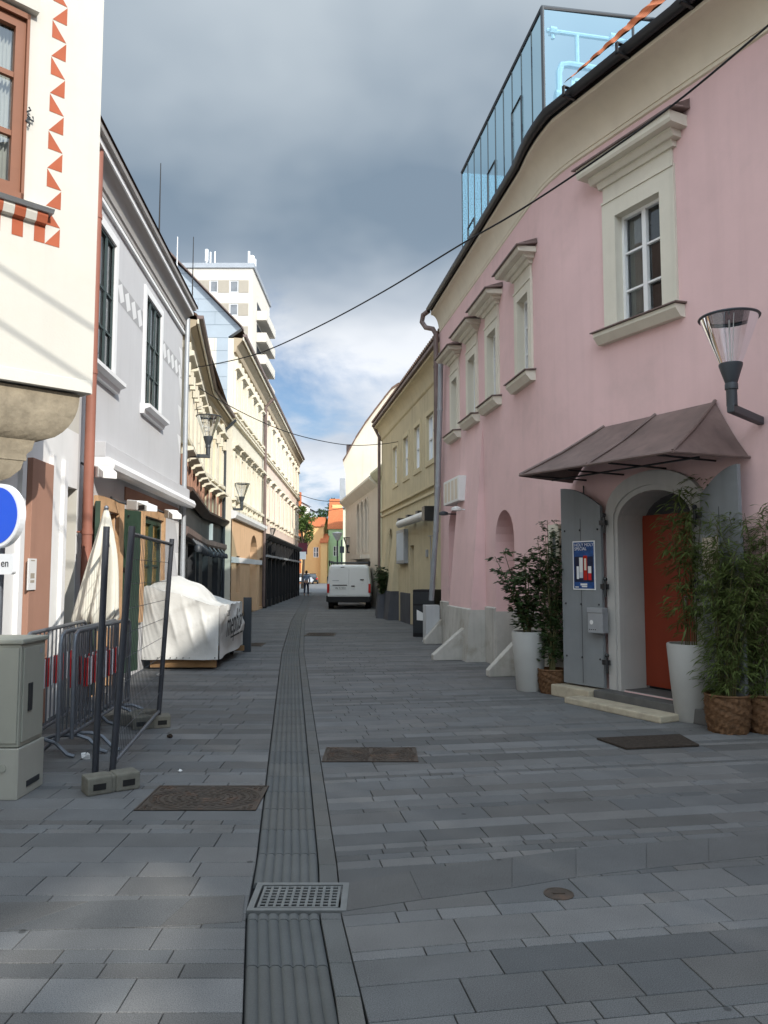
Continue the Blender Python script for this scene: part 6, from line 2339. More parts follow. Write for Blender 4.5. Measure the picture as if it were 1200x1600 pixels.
def floodlight(px, py, n, lab, big=True):
    s, z = GW.shift(n).hit(px, py)
    b = GW.p(s, n, z)
    t = thing('floodlight' if big else 'security_camera', lab, 'floodlight' if big else 'security camera', b)
    d = Vector((.75, -.62)).normalized() if big else Vector((.62, -.75)).normalized()
    f = Fr((b.x, b.y), (b.x + d.x, b.y + d.y), (b.x + 5 * -d.y, b.y - 5 * abs(d.x)))
    l_ = .5 if big else .34
    m = M(); m.prism(f, [(0, -.07 + z), (l_ * .55, -.07 + z - .02), (l_ * .55, .07 + z - .02), (0, .08 + z)], -.09, .09); m.build('housing', m_plasticw, t, bevel=.015)
    m = M(); m.prism(f, [(l_ * .55, -.055 + z - .02), (l_, -.05 + z - .06), (l_, .03 + z - .06), (l_ * .55, .055 + z - .02)], -.085, .085); ho = m.build('hood', m_plasticw, t, bevel=.008)
    m = M(); m.box(f, l_ * .62, l_ * .9, .085, .09, z - .085, z - .02); m.build('lens', m_dark, ho)
    m = M(); m.tube([b, GW.p(s, n * .4, z + .05), GW.p(s, 0, z + .12)], .015, 6); m.build('bracket', m_lampdark, t)


floodlight(206, 790, .30, 'white floodlight hanging over the green shop door', True)
floodlight(264, 803, .26, 'small white camera at the far end of the shutter housing', False)
floodlight(157, 738, .24, 'small white camera beside the red downpipe', False)

# ================================================================= things on the pink house
sa_, za_ = PM.shift(.24).hit(693, 783); sb_, zb_ = PM.shift(.24).hit(716, 740)
t = thing('light_box_sign', 'white light box sign with faded bands on the pink wall', 'sign', PM.p((sa_ + sb_) / 2, .12, 3.3))
m = M(); m.box(PM, sa_, sb_, .02, .24, 3.02, 3.52); m.build('case', m_plasticw, t, bevel=.01)
m = M()
m_faded = mat('faded_print', (.62, .54, .44), rough=.6, var=.08)
for i in range(4):
    a = sa_ + (sb_ - sa_) * (.08 + .23 * i)
    m.box(PM, a, a + (sb_ - sa_) * .16, .241, .243, 3.07, 3.47)
m.build('faded_print', m_faded, t)
for px, lab in ((713, 'small white wall spotlight over the far pink niche'), (693, 'small dark wall spotlight left of the far pink niche')):
    s, z = PM.shift(.3).hit(px, 796 if px == 713 else 803)
    m = M(); m.tube([PM.p(s, 0, z), PM.p(s, .25, z)], .015, 6); m.lathe(PM.p(s, .3, z), [(.03, .06), (.1, .03), (.1, -.02), (.05, -.03)], 12)
    tag(m.build('wall_spotlight', m_plasticw if px == 713 else m_lampdark, smooth=True, loc=PM.p(s, 0, z)), lab, 'spotlight')
# poster and letterbox on the left shutter leaf
ps0, pz1 = SHL.shift(.05).hit(895, 846); ps1, pz0 = SHL.shift(.05).hit(931, 922)
if ps0 > ps1: ps0, ps1 = ps1, ps0
po = thing('poster', 'blue framed drinks poster with bottles on the grey shutter', 'poster', SHL.p(ps0, .05, pz0))
m = M(); m.box(SHL, ps0, ps1, .046, .056, pz0, pz1); m.build('frame', m_whiteframe, po)
m = M(); m.box(SHL, ps0 + .015, ps1 - .015, .056, .058, pz0 + .015, pz1 - .015); prn = m.build('print', m_poster, po)
PU = SHL.u.copy()
pr_dir = Vector((PU.x, PU.y, 0))
left_s = ps0 if SHL.p(ps0, 0, 0).x < SHL.p(ps1, 0, 0).x else ps1
sg_ = 1 if left_s == ps0 else -1
W_ = ps1 - ps0; H_ = pz1 - pz0
def prect(x0, x1, y0, y1, mt, nm, n=.059):
    q = M(); a, b = left_s + sg_ * W_ * x0, left_s + sg_ * W_ * x1
    q.box(SHL, min(a, b), max(a, b), n - .001, n + .0006, pz0 + H_ * y0, pz0 + H_ * y1); return q.build(nm, mt, prn)
text(prn, 'HOLY MOLY', W_ * .155, SHL.p(left_s + sg_ * W_ * .09, .0595, pz0 + H_ * .89), pr_dir * sg_, (0, 0, 1), m_paper, depth=.0004)
text(prn, 'SPECIAL', W_ * .155, SHL.p(left_s + sg_ * W_ * .09, .0595, pz0 + H_ * .81), pr_dir * sg_, (0, 0, 1), m_paper, depth=.0004)
prect(.08, .92, .16, .68, m_posterd, 'printed_scene', .0585)
prect(.30, .46, .36, .66, m_paper, 'printed_bottle'); prect(.49, .66, .20, .70, m_lens, 'printed_bottle'); prect(.70, .84, .34, .48, m_paper, 'printed_bottle', .0605); prect(.70, .84, .20, .34, m_red, 'printed_bottle', .0605); prect(.18, .28, .22, .48, m_signwhite, 'printed_bottle'); prect(.30, .46, .24, .36, m_blue_house, 'printed_bottle'); prect(.53, .62, .40, .64, m_faded, 'printed_bottle', .0605)
prect(.34, .64, .09, .13, m_paper, 'printed_line'); prect(.4, .64, .055, .08, m_paper, 'printed_line'); prect(.1, .26, .045, .065, m_paper, 'printed_line')
lx0, lz1 = SHL.shift(.15).hit(918, 950); lx1, lz0 = SHL.shift(.15).hit(942, 990)
if lx0 > lx1: lx0, lx1 = lx1, lx0
lb = thing('letterbox', 'small grey metal letterbox on the grey shutter below the poster', 'letterbox', SHL.p(lx0, .05, lz0))
m = M(); m.box(SHL, lx0, lx1, .046, .15, lz0, lz1); m.build('box', m_zinc, lb, bevel=.006)
m = M(); m.prism(SHL, [(lx0 - .004, lz1 - .055), (lx1 + .004, lz1 - .055), (lx1 + .004, lz1 + .008), (lx0 - .004, lz1 + .008)], .05, .158); m.build('flap', m_zinc, lb, bevel=.004)
m = M()
ls = lx0 if sg_ > 0 else lx1
for i in range(24):
    a, b = 2 * pi * i / 24, 2 * pi * (i + 1) / 24
    cs_, cz_ = ls + sg_ * .06, lz0 + .13
    m.poly([SHL.p(cs_, .1525, cz_), SHL.p(cs_ + .028 * cos(a), .1525, cz_ + .028 * sin(a)), SHL.p(cs_ + .028 * cos(b), .1525, cz_ + .028 * sin(b))])
m.build('sticker', m_paper, lb)
m = M()
for q in (.03, .06, .09, .12): m.box(SHL, ls + sg_ * q - .007, ls + sg_ * q + .007, .151, .153, lz0 + .035, lz0 + .045)
m.build('slot', m_ink, lb)
# notice frames on the right leaf
s0_, z1_ = SHR.shift(.05).hit(1096, 836); s1_, z0_ = SHR.shift(.05).hit(1127, 900)
nb = thing('menu_frame', 'framed menu sheet on the right grey shutter behind the bamboo', 'menu', SHR.p(s0_, .05, z0_))
m = M(); m.box(SHR, min(s0_, s1_), max(s0_, s1_), .046, .06, z0_, z1_); m.build('frame', m_zinc, nb)
m = M(); m.box(SHR, min(s0_, s1_) + .02, max(s0_, s1_) - .02, .06, .063, z0_ + .03, z1_ - .03); m.build('menu_sheet', m_faded, nb)
# display case and bin at the ochre house
sa_, za_ = YO_.shift(.12).hit(632, 835); sb_, zb_ = YO_.shift(.12).hit(620, 880)
dc = thing('display_case', 'illuminated looking silver display case on the ochre wall', 'display case', YO_.p(sa_, 0, 2))
m = M(); m.box(YO_, min(sa_, sb_), max(sa_, sb_), .0, .14, 1.9, 3.0); m.build('case', m_zinc, dc, bevel=.01)
m = M(); m.box(YO_, min(sa_, sb_) + .1, max(sa_, sb_) - .1, .14, .145, 2.0, 2.9); m.build('display_print', m_blue_house, dc)
bx = YO_.hit(656, 995)[0]
bn = thing('black_bin', 'black cabinet bin with torn sticker at the corner of the ochre house', 'bin', YO_.p(2.2, .4, 0))
bw = Fr(G(645, 995)[:2], (G(645, 995).x + .62, G(645, 995).y - .35), (0, 10))
m = M(); m.box(bw, 0, .62, -.5, 0, 0, 1.18); m.build('body', m_black, bn, bevel=.02)
m = M(); m.box(bw, .02, .6, 0, .012, .1, .78); m.box(bw, .02, .6, 0, .012, .82, 1.12); pnl = m.build('door', m_dark, bn)
m = M(); m.prism(bw, [(.12, .42), (.5, .40), (.52, .62), (.36, .66), (.3, .6), (.12, .68)], .012, .014); m.build('sticker', m_paper, pnl)

# ================================================================= plants


def blade(m, p, d, L_, w_, up, fold=.25):
    """a narrow leaf: two strips folded along the midrib, drooping"""
    d = d.normalized()
    s = d.cross(up)
    if s.length < 1e-4:
        s = Vector((1, 0, 0))
    s.normalize()
    n = s.cross(d)
    a = p; b = p + d * L_ * .4; c = p + d * L_ * .75 - Vector((0, 0, L_ * .10)); e = p + d * L_ - Vector((0, 0, L_ * .28))
    m.poly([a, b + s * w_ - n * w_ * fold, c + s * w_ * .7 - n * w_ * fold, e, c, b])
    m.poly([a, b, c, e, c - s * w_ * .7 - n * w_ * fold, b - s * w_ - n * w_ * fold])


def bamboo(root, base, H_, spread, canes, seed, leafL=.12, leafW=.009, dens=26, lean=(0, 0), low=.12, matl=None, strip=.0):
    rng = random.Random(seed)
    st = M(); lf = M()
    for c_ in range(canes):
        a = rng.uniform(0, 2 * pi); r0 = rng.uniform(.02, .11)
        p0 = Vector((base[0] + r0 * cos(a), base[1] + r0 * sin(a), base[2]))
        h = H_ * rng.uniform(.55, 1.0)
        dx = cos(a) * spread * rng.uniform(.2, 1) + lean[0]; dy = sin(a) * spread * rng.uniform(.2, 1) + lean[1]
        pts = []
        for i in range(9):
            t = i / 8
            pts.append(p0 + Vector((dx * t ** 1.7, dy * t ** 1.7, h * (t - .10 * t ** 4))))
        st.tube(pts, [.006 * (1 - .75 * i / 8) + .0012 for i in range(9)], 5)
        for k in range(int(dens * h)):
            t = low + (1 - low) * rng.random() ** .85
            if t < strip:
                continue
            i = min(7, int(t * 8)); q = pts[i].lerp(pts[i + 1], t * 8 - i)
            b = rng.uniform(0, 2 * pi)
            bl = rng.uniform(.03, .24) * (1.1 - .45 * t)
            tip = q + Vector((cos(b) * bl, sin(b) * bl, rng.uniform(-.02, .10)))
            st.tube([q, tip], .0013, 3, caps=False)
            for _ in range(rng.randint(3, 6)):
                d = Vector((cos(b + rng.uniform(-1.3, 1.3)), sin(b + rng.uniform(-1.3, 1.3)), rng.uniform(-.55, .45)))
                blade(lf, q.lerp(tip, rng.uniform(.45, 1)), d, leafL * rng.uniform(.55, 1.25), leafW * rng.uniform(.7, 1.2), Vector((rng.uniform(-.3, .3), rng.uniform(-.3, .3), 1)))
    st.build('cane', m_stem, root); lf.build('foliage', matl or m_leaf, root)


def tall_pot(root, c_, r0, r1, h, k=40):
    m = M()
    m.lathe(c_, [(r0 * .96, 0), (r0, .015), (lerp(r0, r1, .5) + .004, h * .5), (r1, h - .01), (r1 - .006, h), (r1 - .03, h), (r1 - .035, h - .09)], k, caps=False)
    m.poly([Vector((c_[0] + (r1 - .034) * cos(2 * pi * i / k), c_[1] + (r1 - .034) * sin(2 * pi * i / k), h - .07)) for i in range(k)])
    p = m.build('pot', m_pot, root, smooth=True)
    m = M(); m.poly([Vector((c_[0] + (r1 - .036) * cos(2 * pi * i / k), c_[1] + (r1 - .036) * sin(2 * pi * i / k), h - .065)) for i in range(k)]); m.build('soil', m_soil, p)
    return p


def basket(root, c_, r0, r1, h, seed):
    rng = random.Random(seed)
    m = M()
    NZ, K = 24, 112
    rows = []
    offs = [rng.uniform(0, 1) for _ in range(NZ + 1)]
    for i in range(NZ + 1):
        t = i / NZ
        r = lerp(r0, r1, t ** .8) + .012 * sin(pi * t)
        row = []
        for j in range(K):
            a = 2 * pi * j / K
            wv = .010 * (1 if (i % 2) else -1) * sin(a * 14 + offs[i] * 1.2) + .005 * sin(a * 5 + i)
            row.append((c_[0] + (r + wv) * cos(a), c_[1] + (r + wv) * sin(a), h * t + .004 * sin(a * 7 + i * 2)))
        rows.append(row)
    m.grid(rows, close=True)
    m.grid([rows[-1], [(c_[0] + (r1 - .03) * cos(2 * pi * j / K), c_[1] + (r1 - .03) * sin(2 * pi * j / K), h - .03) for j in range(K)]], close=True)
    p = m.build('wicker_basket', m_wicker, root, smooth='all')
    m = M(); m.tube([Vector((c_[0] + (r1 + .0) * cos(2 * pi * j / 40), c_[1] + r1 * sin(2 * pi * j / 40), h)) for j in range(41)], .013, 6, caps=False); m.build('rim', m_wicker, p, smooth=True)
    m = M(); m.poly([Vector((c_[0] + (r1 - .025) * cos(2 * pi * i / 40), c_[1] + (r1 - .025) * sin(2 * pi * i / 40), h - .035)) for i in range(40)]); m.build('soil', m_soil, p)


def laurel(root, base, H_, spread, seed, n=8, leafL=.085, leafW=.022, matl=None, lean=(0, 0), dens=60):
    rng = random.Random(seed)
    st = M(); lf = M()
    for c_ in range(n):
        a = 2 * pi * c_ / n + rng.uniform(-.4, .4)
        h = H_ * rng.uniform(.6, 1.0)
        sp = spread * rng.uniform(.3, 1)
        pts = [Vector((base[0] + .03 * cos(a) + (sp * cos(a) + lean[0]) * t ** 1.3, base[1] + .03 * sin(a) + (sp * sin(a) + lean[1]) * t ** 1.3, base[2] + h * t)) for t in [i / 8 for i in range(9)]]
        st.tube(pts, [.010 * (1 - .8 * i / 8) + .0015 for i in range(9)], 5)
        for k in range(int(dens * h)):
            t = .10 + .9 * rng.random()
            i = min(7, int(t * 8)); q = pts[i].lerp(pts[i + 1], t * 8 - i)
            b = rng.uniform(0, 2 * pi); bl = rng.uniform(.02, .20) * (1.1 - .5 * t)
            tip = q + Vector((cos(b) * bl, sin(b) * bl, bl * rng.uniform(.1, .9)))
            st.tube([q, tip], .0018, 3, caps=False)
            for _ in range(rng.randint(2, 5)):
                d = Vector((cos(b + rng.uniform(-1, 1)), sin(b + rng.uniform(-1, 1)), rng.uniform(-.2, .7)))
                blade(lf, q.lerp(tip, rng.uniform(.5, 1)), d, leafL * rng.uniform(.6, 1.2), leafW * rng.uniform(.7, 1.15), Vector((rng.uniform(-.4, .4), rng.uniform(-.4, .4), 1)), .35)
    st.build('branch', m_stem, root); lf.build('foliage', matl or m_leafd, root)


c_ = G(832, 1082); c_ = Vector((c_.x + .0, c_.y + .2, 0))
tp = thing('potted_plant', 'tall white planter at the pink wall with a leaning leafy shrub', 'potted plant', c_)
tall_pot(tp, c_, .175, .235, .80)
laurel(tp, (c_.x - .02, c_.y, .72), 1.2, .40, 21, n=10, lean=(-.03, -.02), dens=44, leafL=.10, leafW=.026)
c_ = G(866, 1085); c_ = Vector((c_.x + .01, c_.y + .14, 0))
tp = thing('potted_plant', 'narrow green shrub in a wicker basket left of the grey shutter', 'potted plant', c_)
basket(tp, c_, .155, .185, .31, 5)
laurel(tp, (c_.x, c_.y, .26), 2.05, .26, 33, n=11, leafL=.075, leafW=.018, dens=48)
c_ = G(1082, 1130); c_ = Vector((c_.x + .08, c_.y + .15, 0))
tp = thing('potted_plant', 'tall white planter with bamboo right in front of the arched door', 'potted plant', c_)
tall_pot(tp, c_, .195, .265, .83)
bamboo(tp, (c_.x, c_.y, .76), 2.25, .22, 9, 41, leafL=.16, leafW=.010, dens=18, lean=(-.02, -.02), strip=.1)
c_ = G(1138, 1147); c_ = Vector((c_.x + .06, c_.y + .13, 0))
tp = thing('potted_plant', 'dense bamboo in a wicker basket between white planter and right edge', 'potted plant', c_)
basket(tp, c_, .185, .215, .37, 7)
bamboo(tp, (c_.x, c_.y, .32), 2.05, .30, 25, 52, leafL=.13, leafW=.0075, dens=20, low=.02, lean=(.10, -.05))
c_ = G(1200, 1148); c_ = Vector((c_.x + .08, c_.y + .15, 0))
tp = thing('potted_plant', 'bamboo in a wicker basket cut by the right picture edge', 'potted plant', c_)
basket(tp, c_, .185, .215, .37, 9)
bamboo(tp, (c_.x, c_.y, .32), 2.15, .34, 26, 63, leafL=.13, leafW=.0075, dens=22, low=.04, lean=(-.08, -.02))
c_ = G(602, 966); c_ = Vector((c_.x - .1, c_.y, 0))
tp = thing('potted_plant', 'dark round shrub in a tapered grey planter by the ochre house', 'potted plant', c_)
m = M(); m.lathe(c_, [(.24, 0), (.17, .75), (.17, .85), (.15, .85), (.15, .8)], 20); m.build('pot', m_darkplinth, tp, smooth=True)
laurel(tp, (c_.x, c_.y, .82), 1.1, .35, 77, n=10, leafL=.12, leafW=.04, dens=36)


def crown_tree(nm, label, x, y, h, r, ht, seed, matl=None, leaf=.35, n=2200):
    rng = random.Random(seed)
    t = thing(nm, label, 'tree', (x, y, 0))
    m = M()
    m.tube([(x, y, 0), (x + .1, y, h * .35), (x - .05, y, h * .7)], [r * .09 + .05, r * .06 + .04, .05], 8)
    for i in range(7):
        a = 2 * pi * i / 7
        m.tube([(x, y, h * (.35 + .03 * i)), (x + r * .4 * cos(a), y + r * .4 * sin(a), h * (.55 + .03 * i)), (x + r * .75 * cos(a), y + r * .75 * sin(a), h * (.62 + .04 * i))], [.09, .06, .02], 6)
    m.build('trunk', m_bark, t)
    lf = M()
    cl = [(Vector((x + rng.gauss(0, r * .42), y + rng.gauss(0, r * .42), h - ht * .5 + rng.gauss(0, ht * .26))), rng.uniform(.25, .5) * r) for _ in range(20)]
    for _ in range(n):
        c0_, cr = rng.choice(cl)
        d = Vector((rng.gauss(0, 1), rng.gauss(0, 1), rng.gauss(0, 1))).normalized()
        p = c0_ + d * cr * rng.uniform(.5, 1.05)
        s = Vector((rng.gauss(0, 1), rng.gauss(0, 1), rng.gauss(0, .6))).normalized() * leaf * rng.uniform(.5, 1.2)
        q = s.cross(Vector((rng.gauss(0, 1), rng.gauss(0, 1), 1))).normalized() * leaf * .45
        lf.poly([p - s * .5, p + q * .5, p + s * .5, p - q * .5])
    lf.build('crown', matl or m_leaft, t)


crown_tree('street_tree', 'small bright green tree on the left beyond the black shopfront', -8.35, 79, 8.2, 1.4, 4.4, 3, n=3600, leaf=.34)
crown_tree('street_tree', 'large dark green tree on the slope behind the far orange houses', -13.5, 176, 15.5, 4.2, 7, 4, mat('dark_tree_leaf', (.035, .07, .02), rough=.6, var=.4, scale=.5, sub=.25), .8, 2600)
crown_tree('street_tree', 'second dark green tree crown left behind the mint green house', -9.5, 168, 13.5, 3.5, 6, 6, MATS['dark_tree_leaf'], .8, 2200)

# litter
for i, (px, py, s_, lab, mt) in enumerate(((662, 1003 + 0, .05, 'white crumpled paper scrap on the paving right of the gutter strip', m_paper), (248, 1056, .05, 'white crumpled paper scrap on the paving before the covered stall', m_paper), (133, 1186, .07, 'crumpled paper litter on the ground between the crowd barrier feet', m_paper), (265, 1153, .05, 'small brown scrap of litter beside the rear concrete fence foot', m_soil), (281, 1206, .03, 'tiny pale litter speck right of the mesh fence', m_paper))):
    rng = random.Random(i + 40)
    q = G(px, py); m = M()
    m.ball((q.x, q.y, s_ * .3), s_ * .5, 8, (1.2, .8, .6))
    m.v = [(v[0] + rng.uniform(-.25, .25) * s_, v[1] + rng.uniform(-.25, .25) * s_, max(.002, v[2] + rng.uniform(-.2, .25) * s_)) for v in m.v]
    tag(m.build('paper_scrap', mt, loc=q), lab, 'paper scrap', None, 'thing')

# ================================================================= van


def loft(m, secs, closed=True):
    m.grid(secs, close=closed)


def rrect(w_, z0, z1, r, k=5, tap=0.0):
    """rounded body cross-section: x, z; sides lean in by tap at the top"""
    pts = []
    for cx_, cz_, a0_ in ((w_ / 2 - r - tap, z1 - r, 0), (-(w_ / 2 - r - tap), z1 - r, 90)):
        for i in range(k + 1):
            a_ = radians(a0_ + 90 * i / k)
            pts.append((cx_ + r * cos(a_), cz_ + r * sin(a_)))
    pts += [(-w_ / 2, (z0 + z1) * .45), (-w_ / 2 + .02, z0), (w_ / 2 - .02, z0), (w_ / 2, (z0 + z1) * .45)]
    return pts


VX, VY = (G(512, 952).x + G(578, 952).x) / 2, 34.0
van = thing('white_van', 'white panel van seen from behind with roof rack and dark bumper', 'van', (VX, VY + 2.4, 0))
m = M()
secs = []
for y, w_, z0, z1 in ((0, 1.86, .55, 1.88), (.05, 1.94, .50, 1.94), (.4, 1.97, .45, 1.97), (3.3, 1.97, .45, 1.97), (3.9, 1.93, .45, 1.80), (4.3, 1.9, .45, 1.35), (4.8, 1.86, .45, 1.12), (5.0, 1.7, .5, .95)):
    secs.append([(VX + x, VY + y, z) for x, z in rrect(w_, z0, z1, .16 if y < 3.5 else .12, 5, .09)])
m.grid(secs, close=True); m.poly(secs[0]); m.poly(secs[-1])
body = m.build('body', m_vanw, van, smooth=True)
VF = XY(VX, VY)
m = M()
for a, b in ((-.85, -.006), (.006, .85)):
    m.prism(VF, [(a, .60), (b, .60), (b, 1.82), (a + (.06 if a < 0 else 0), 1.82)] if a < 0 else [(a, .60), (b, .60), (b - .06, 1.82), (a, 1.82)], 0.0, .022)
m.build('rear_door', m_vanw, van, bevel=.012)
m = M()
m.box(VF, -.93, .93, -.02, .11, .30, .56); m.box(VF, -.99, -.93, -.2, .06, .32, .60); m.box(VF, .93, .99, -.2, .06, .32, .60)
m.build('bumper', m_rubber, van, bevel=.03)
for sx in (-1, 1):
    m = M(); m.box(VF, min(sx * .86, sx * .965), max(sx * .86, sx * .965), -.04, .035, .72, 1.12); m.build('tail_light', m_lens, van, bevel=.015)
    m = M()
    yw = VY + .95
    m.tube([(VX + sx * .95, yw, .33), (VX + sx * .72, yw, .33)], .33, 22); w0 = m.build('wheel', m_rubber, van, smooth=True)
    m = M(); m.tube([(VX + sx * .955, yw, .33), (VX + sx * .93, yw, .33)], .2, 18); m.build('rim', m_chrome, w0)
    m = M(); m.tube([(VX + sx * .95, VY + 4.1, .33), (VX + sx * .72, VY + 4.1, .33)], .33, 22); m.build('wheel', m_rubber, van, smooth=True)
    m = M(); m.box(XY(VX + sx * 1.10, VY + 3.6), -.13, .13, -.05, .05, 1.08, 1.42); m.tube([(VX + sx * .95, VY + 3.62, 1.15), (VX + sx * 1.1, VY + 3.62, 1.18)], .03, 6); m.build('wing_mirror', m_rubber, van, bevel=.02)
m = M(); m.box(VF, -.68, -.10, .024, .034, .86, .99); plt = m.build('number_plate', m_plate, van)
text(plt, 'W 71952', .12, VF.p(-.60, .036, .885), (1, 0, 0), (0, 0, 1), m_ink)
m = M(); m.box(VF, -.72, -.08, .022, .045, 1.04, 1.075); m.box(VF, -.36, -.2, .0, .03, 1.835, 1.86)
m.box(VF, .10, .26, .022, .05, 1.0, 1.04); m.box(VF, .50, .66, .022, .05, 1.28, 1.32); m.build('door_handle', m_blackmetal, van)
m = M(); m.box(VF, -.72, -.44, .024, .027, 1.24, 1.27); m.build('badge', m_zinc, van)
m = M()
for y in (.15, 1.5, 2.9):
    m.tube([(VX - .88, VY + y, 2.05), (VX + .88, VY + y, 2.05)], .03, 6)
    for sx in (-1, 1):
        m.tube([(VX + sx * .86, VY + y, 1.9), (VX + sx * .88, VY + y, 2.14)], .03, 6)
for sx in (-1, 1):
    m.tube([(VX + sx * .88, VY + .1, 2.12), (VX + sx * .88, VY + 3.0, 2.12)], .025, 6)
m.build('roof_rack', m_blackmetal, van)
m = M(); m.box(XY(VX, VY + 3.75), -.8, .8, -.04, .0, 1.25, 1.72); m.build('windscreen', m_glass, van)

# ================================================================= cars at the street end


def car_proto():
    r = thing('parked_car', '', 'car', (0, 0, 0))
    m = M()
    secs = []
    for y, w_, z0, z1 in ((0, 1.5, .38, .78), (.08, 1.68, .30, .95), (.5, 1.76, .26, .98), (2.4, 1.78, .24, .96), (3.3, 1.74, .26, .86), (3.9, 1.6, .3, .74), (4.05, 1.4, .36, .62)):
        secs.append([(x, y, z) for x, z in rrect(w_, z0, z1, .12, 4, .05)])
    m.grid(secs, close=True); m.poly(secs[0]); m.poly(secs[-1]); m.build('body', m_carblack, r, smooth=True)
    m = M()
    secs = []
    for y, w_, z1 in ((.12, 1.46, 1.0), (.45, 1.36, 1.42), (.9, 1.30, 1.48), (1.9, 1.30, 1.47), (2.35, 1.34, 1.32), (2.95, 1.45, .96)):
        secs.append([(x, y, z) for x, z in rrect(w_, .90, z1, .08, 3, .12 if z1 > 1.1 else .02)])
    m.grid(secs, close=True); m.poly(secs[0]); m.poly(secs[-1]); cab = m.build('cabin', m_glass, r, smooth=True)
    m = M(); m.slab([(-.60, .5), (.60, .5), (.60, 1.95), (-.60, 1.95)], 1.455, 1.50); m.build('roof', m_carblack, r, bevel=.02)
    for sx in (-1, 1):
        for y in (.75, 3.2):
            m = M(); m.tube([(sx * .88, y, .31), (sx * .68, y, .31)], .31, 18); w0 = m.build('wheel', m_rubber, r, smooth=True)
            m = M(); m.tube([(sx * .885, y, .31), (sx * .87, y, .31)], .2, 14); m.build('rim', m_chrome, w0)
        m = M(); m.slab([(min(sx * .58, sx * .82), -.02), (max(sx * .58, sx * .82), -.02), (max(sx * .58, sx * .82), .12), (min(sx * .58, sx * .82), .12)], .66, .88); m.build('tail_light', m_lens, r)
    m = M(); m.slab([(-.26, -.02), (.26, -.02), (.26, .02), (-.26, .02)], .52, .63); m.build('number_plate', m_plate, r)
    m = M(); m.slab([(-.78, -.04), (.78, -.04), (.78, .1), (-.78, .1)], .28, .45); m.build('bumper', m_rubber, r, bevel=.02)
    return r


def recolour(o, mt):
    for ch in o.children:
        if ch.name.startswith(('body', 'roof')):
            ch.data = ch.data.copy(); ch.data.materials[0] = mt


GC = 'cars at the far end of the street'
car = car_proto()
q = G(487.5, 912.5); car.location = (q.x, q.y, 0); car.rotation_euler = (0, 0, radians(4)); tag(car, 'black hatchback seen from behind at the street end', None, GC)
q = atY(472, 912, 108); c2 = dup(car, (q.x, 108, 0), radians(-8), 'silver white car half hidden by the black shopfront', GC); recolour(c2, m_carwhite)
q = atY(505, 890, 152); c3 = dup(car, (q.x, 152, 0), radians(200), 'dark blue car farthest away in front of the apricot houses', GC); recolour(c3, m_carblue)

# ================================================================= the walker


def skinned(nodes, edges, name, mt, parent, lev=2):
    me = bpy.data.meshes.new(name)
    me.from_pydata([n[0] for n in nodes], edges, [])
    o = bpy.data.objects.new('tmp_skin', me); C.objects.link(o)
    sk = o.modifiers.new('s', 'SKIN')
    for i, n in enumerate(nodes):
        r = n[1]
        me.skin_vertices[0].data[i].radius = (r, r) if not isinstance(r, tuple) else r
    me.skin_vertices[0].data[0].use_root = True
    sb = o.modifiers.new('d', 'SUBSURF'); sb.levels = lev; sb.render_levels = lev
    bpy.context.view_layer.update()
    ev = bpy.data.meshes.new_from_object(o.evaluated_get(bpy.context.evaluated_depsgraph_get()))
    bpy.data.objects.remove(o)
    ev.materials.clear(); ev.materials.append(mt)
    ev.polygons.foreach_set('use_smooth', [True] * len(ev.polygons))
    ob = bpy.data.objects.new(name, ev); C.objects.link(ob); ob.parent = parent
    return ob


pe = thing('person', 'person in blue shirt and dark jeans walking down the street with arms at the sides', 'person', (0, 0, 0))
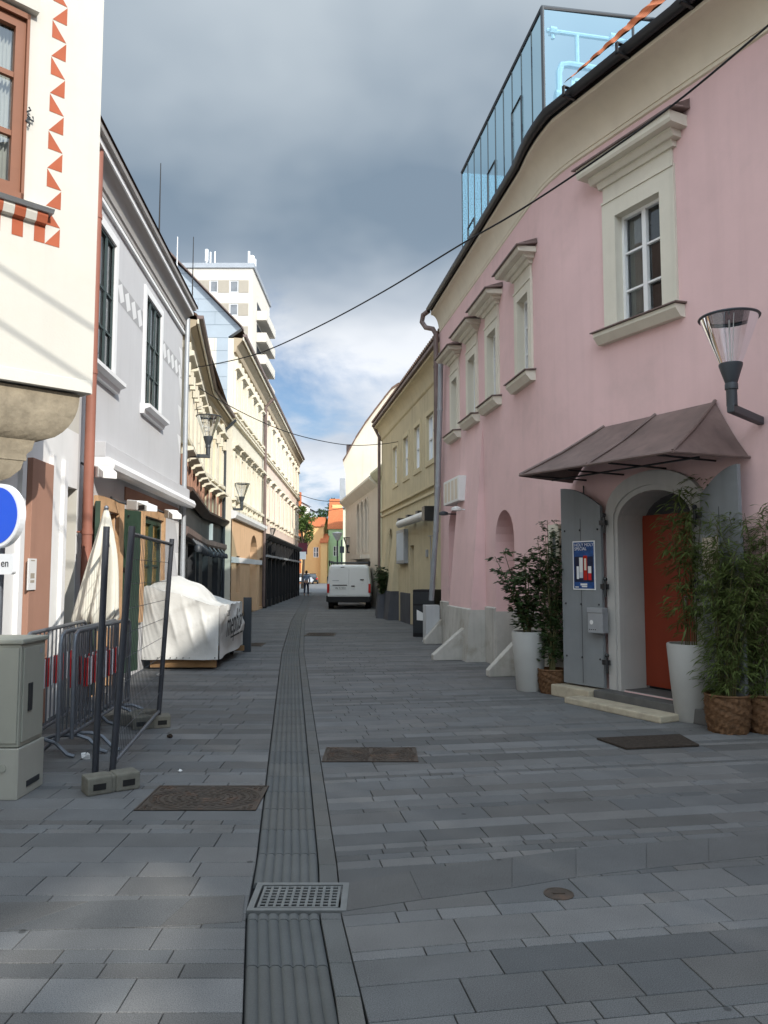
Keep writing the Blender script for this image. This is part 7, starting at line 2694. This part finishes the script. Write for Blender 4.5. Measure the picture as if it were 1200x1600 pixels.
#      walking away: +y is forward
body_n = [((0, 0, .95), .10), ((0, 0, 1.12), .11), ((0, .01, 1.30), .13), ((0, .0, 1.44), .07), ((0, .01, 1.50), .05), ((0, .02, 1.58), .085), ((0, .02, 1.68), .075),
          ((.17, 0, 1.40), .05), ((.22, -.05, 1.14), .042), ((.24, .06, .92), .034), ((.245, .10, .84), .03),
          ((-.17, 0, 1.40), .05), ((-.22, .03, 1.14), .042), ((-.24, -.04, .92), .034), ((-.245, -.04, .84), .03),
          ((.09, .02, .88), .085), ((.10, .14, .50), .058), ((.10, .18, .10), .042), ((.10, .28, .05), .035),
          ((-.09, -.02, .88), .085), ((-.10, -.06, .50), .058), ((-.10, -.22, .14), .042), ((-.10, -.14, .05), .035)]
body_e = [(0, 1), (1, 2), (2, 3), (3, 4), (4, 5), (5, 6), (2, 7), (7, 8), (8, 9), (9, 10), (2, 11), (11, 12), (12, 13), (13, 14), (0, 15), (15, 16), (16, 17), (17, 18), (0, 19), (19, 20), (20, 21), (21, 22)]
skinned(body_n, body_e, 'body', m_skin, pe)
skinned([((0, 0, .98), .115), ((0, 0, 1.12), .12), ((0, .01, 1.30), .142), ((0, 0, 1.42), .08), ((.17, 0, 1.40), .065), ((.22, -.05, 1.14), .055), ((.238, .04, .95), .045), ((-.17, 0, 1.40), .065), ((-.22, .03, 1.14), .055), ((-.238, -.03, .95), .045)], [(0, 1), (1, 2), (2, 3), (2, 4), (4, 5), (5, 6), (2, 7), (7, 8), (8, 9)], 'shirt', m_shirt, pe)
skinned([((0, 0, .97), .115), ((.09, .02, .86), .098), ((.10, .14, .50), .07), ((.10, .18, .12), .056), ((-.09, -.02, .86), .098), ((-.10, -.06, .50), .07), ((-.10, -.21, .16), .056)], [(0, 1), (1, 2), (2, 3), (0, 4), (4, 5), (5, 6)], 'jeans', m_jeans, pe)
m = M(); m.ball((0, 0.0, 1.655), .105, 14, (.92, 1.05, 1.08)); m.ball((0, -.05, 1.58), .075, 10, (1, .7, 1.3)); m.build('hair', m_hair, pe, smooth='all')
q = G(478.5, 931.5)
pe.location = (q.x, q.y, 0); pe.rotation_euler = (0, 0, radians(-4))

# shop sign at the far left
q = atY(470.5, 868, 72)
m = M(); m.box(XY(q.x, 72), -.45, .45, -.08, .08, q.z - .35, q.z + .35); tag(m.build('shop_sign', m_plasticw, loc=q), 'small white projecting shop sign far left above the silver car', 'shop sign')
q = atY(472, 858, 74)
m = M(); m.box(XY(q.x, 74), -.5, .5, -.08, .08, q.z - .5, q.z + .6); tag(m.build('shop_sign', mat('maroon_panel', (.10, .02, .03)), loc=q), 'dark maroon shop sign far left just above the white one', 'shop sign')
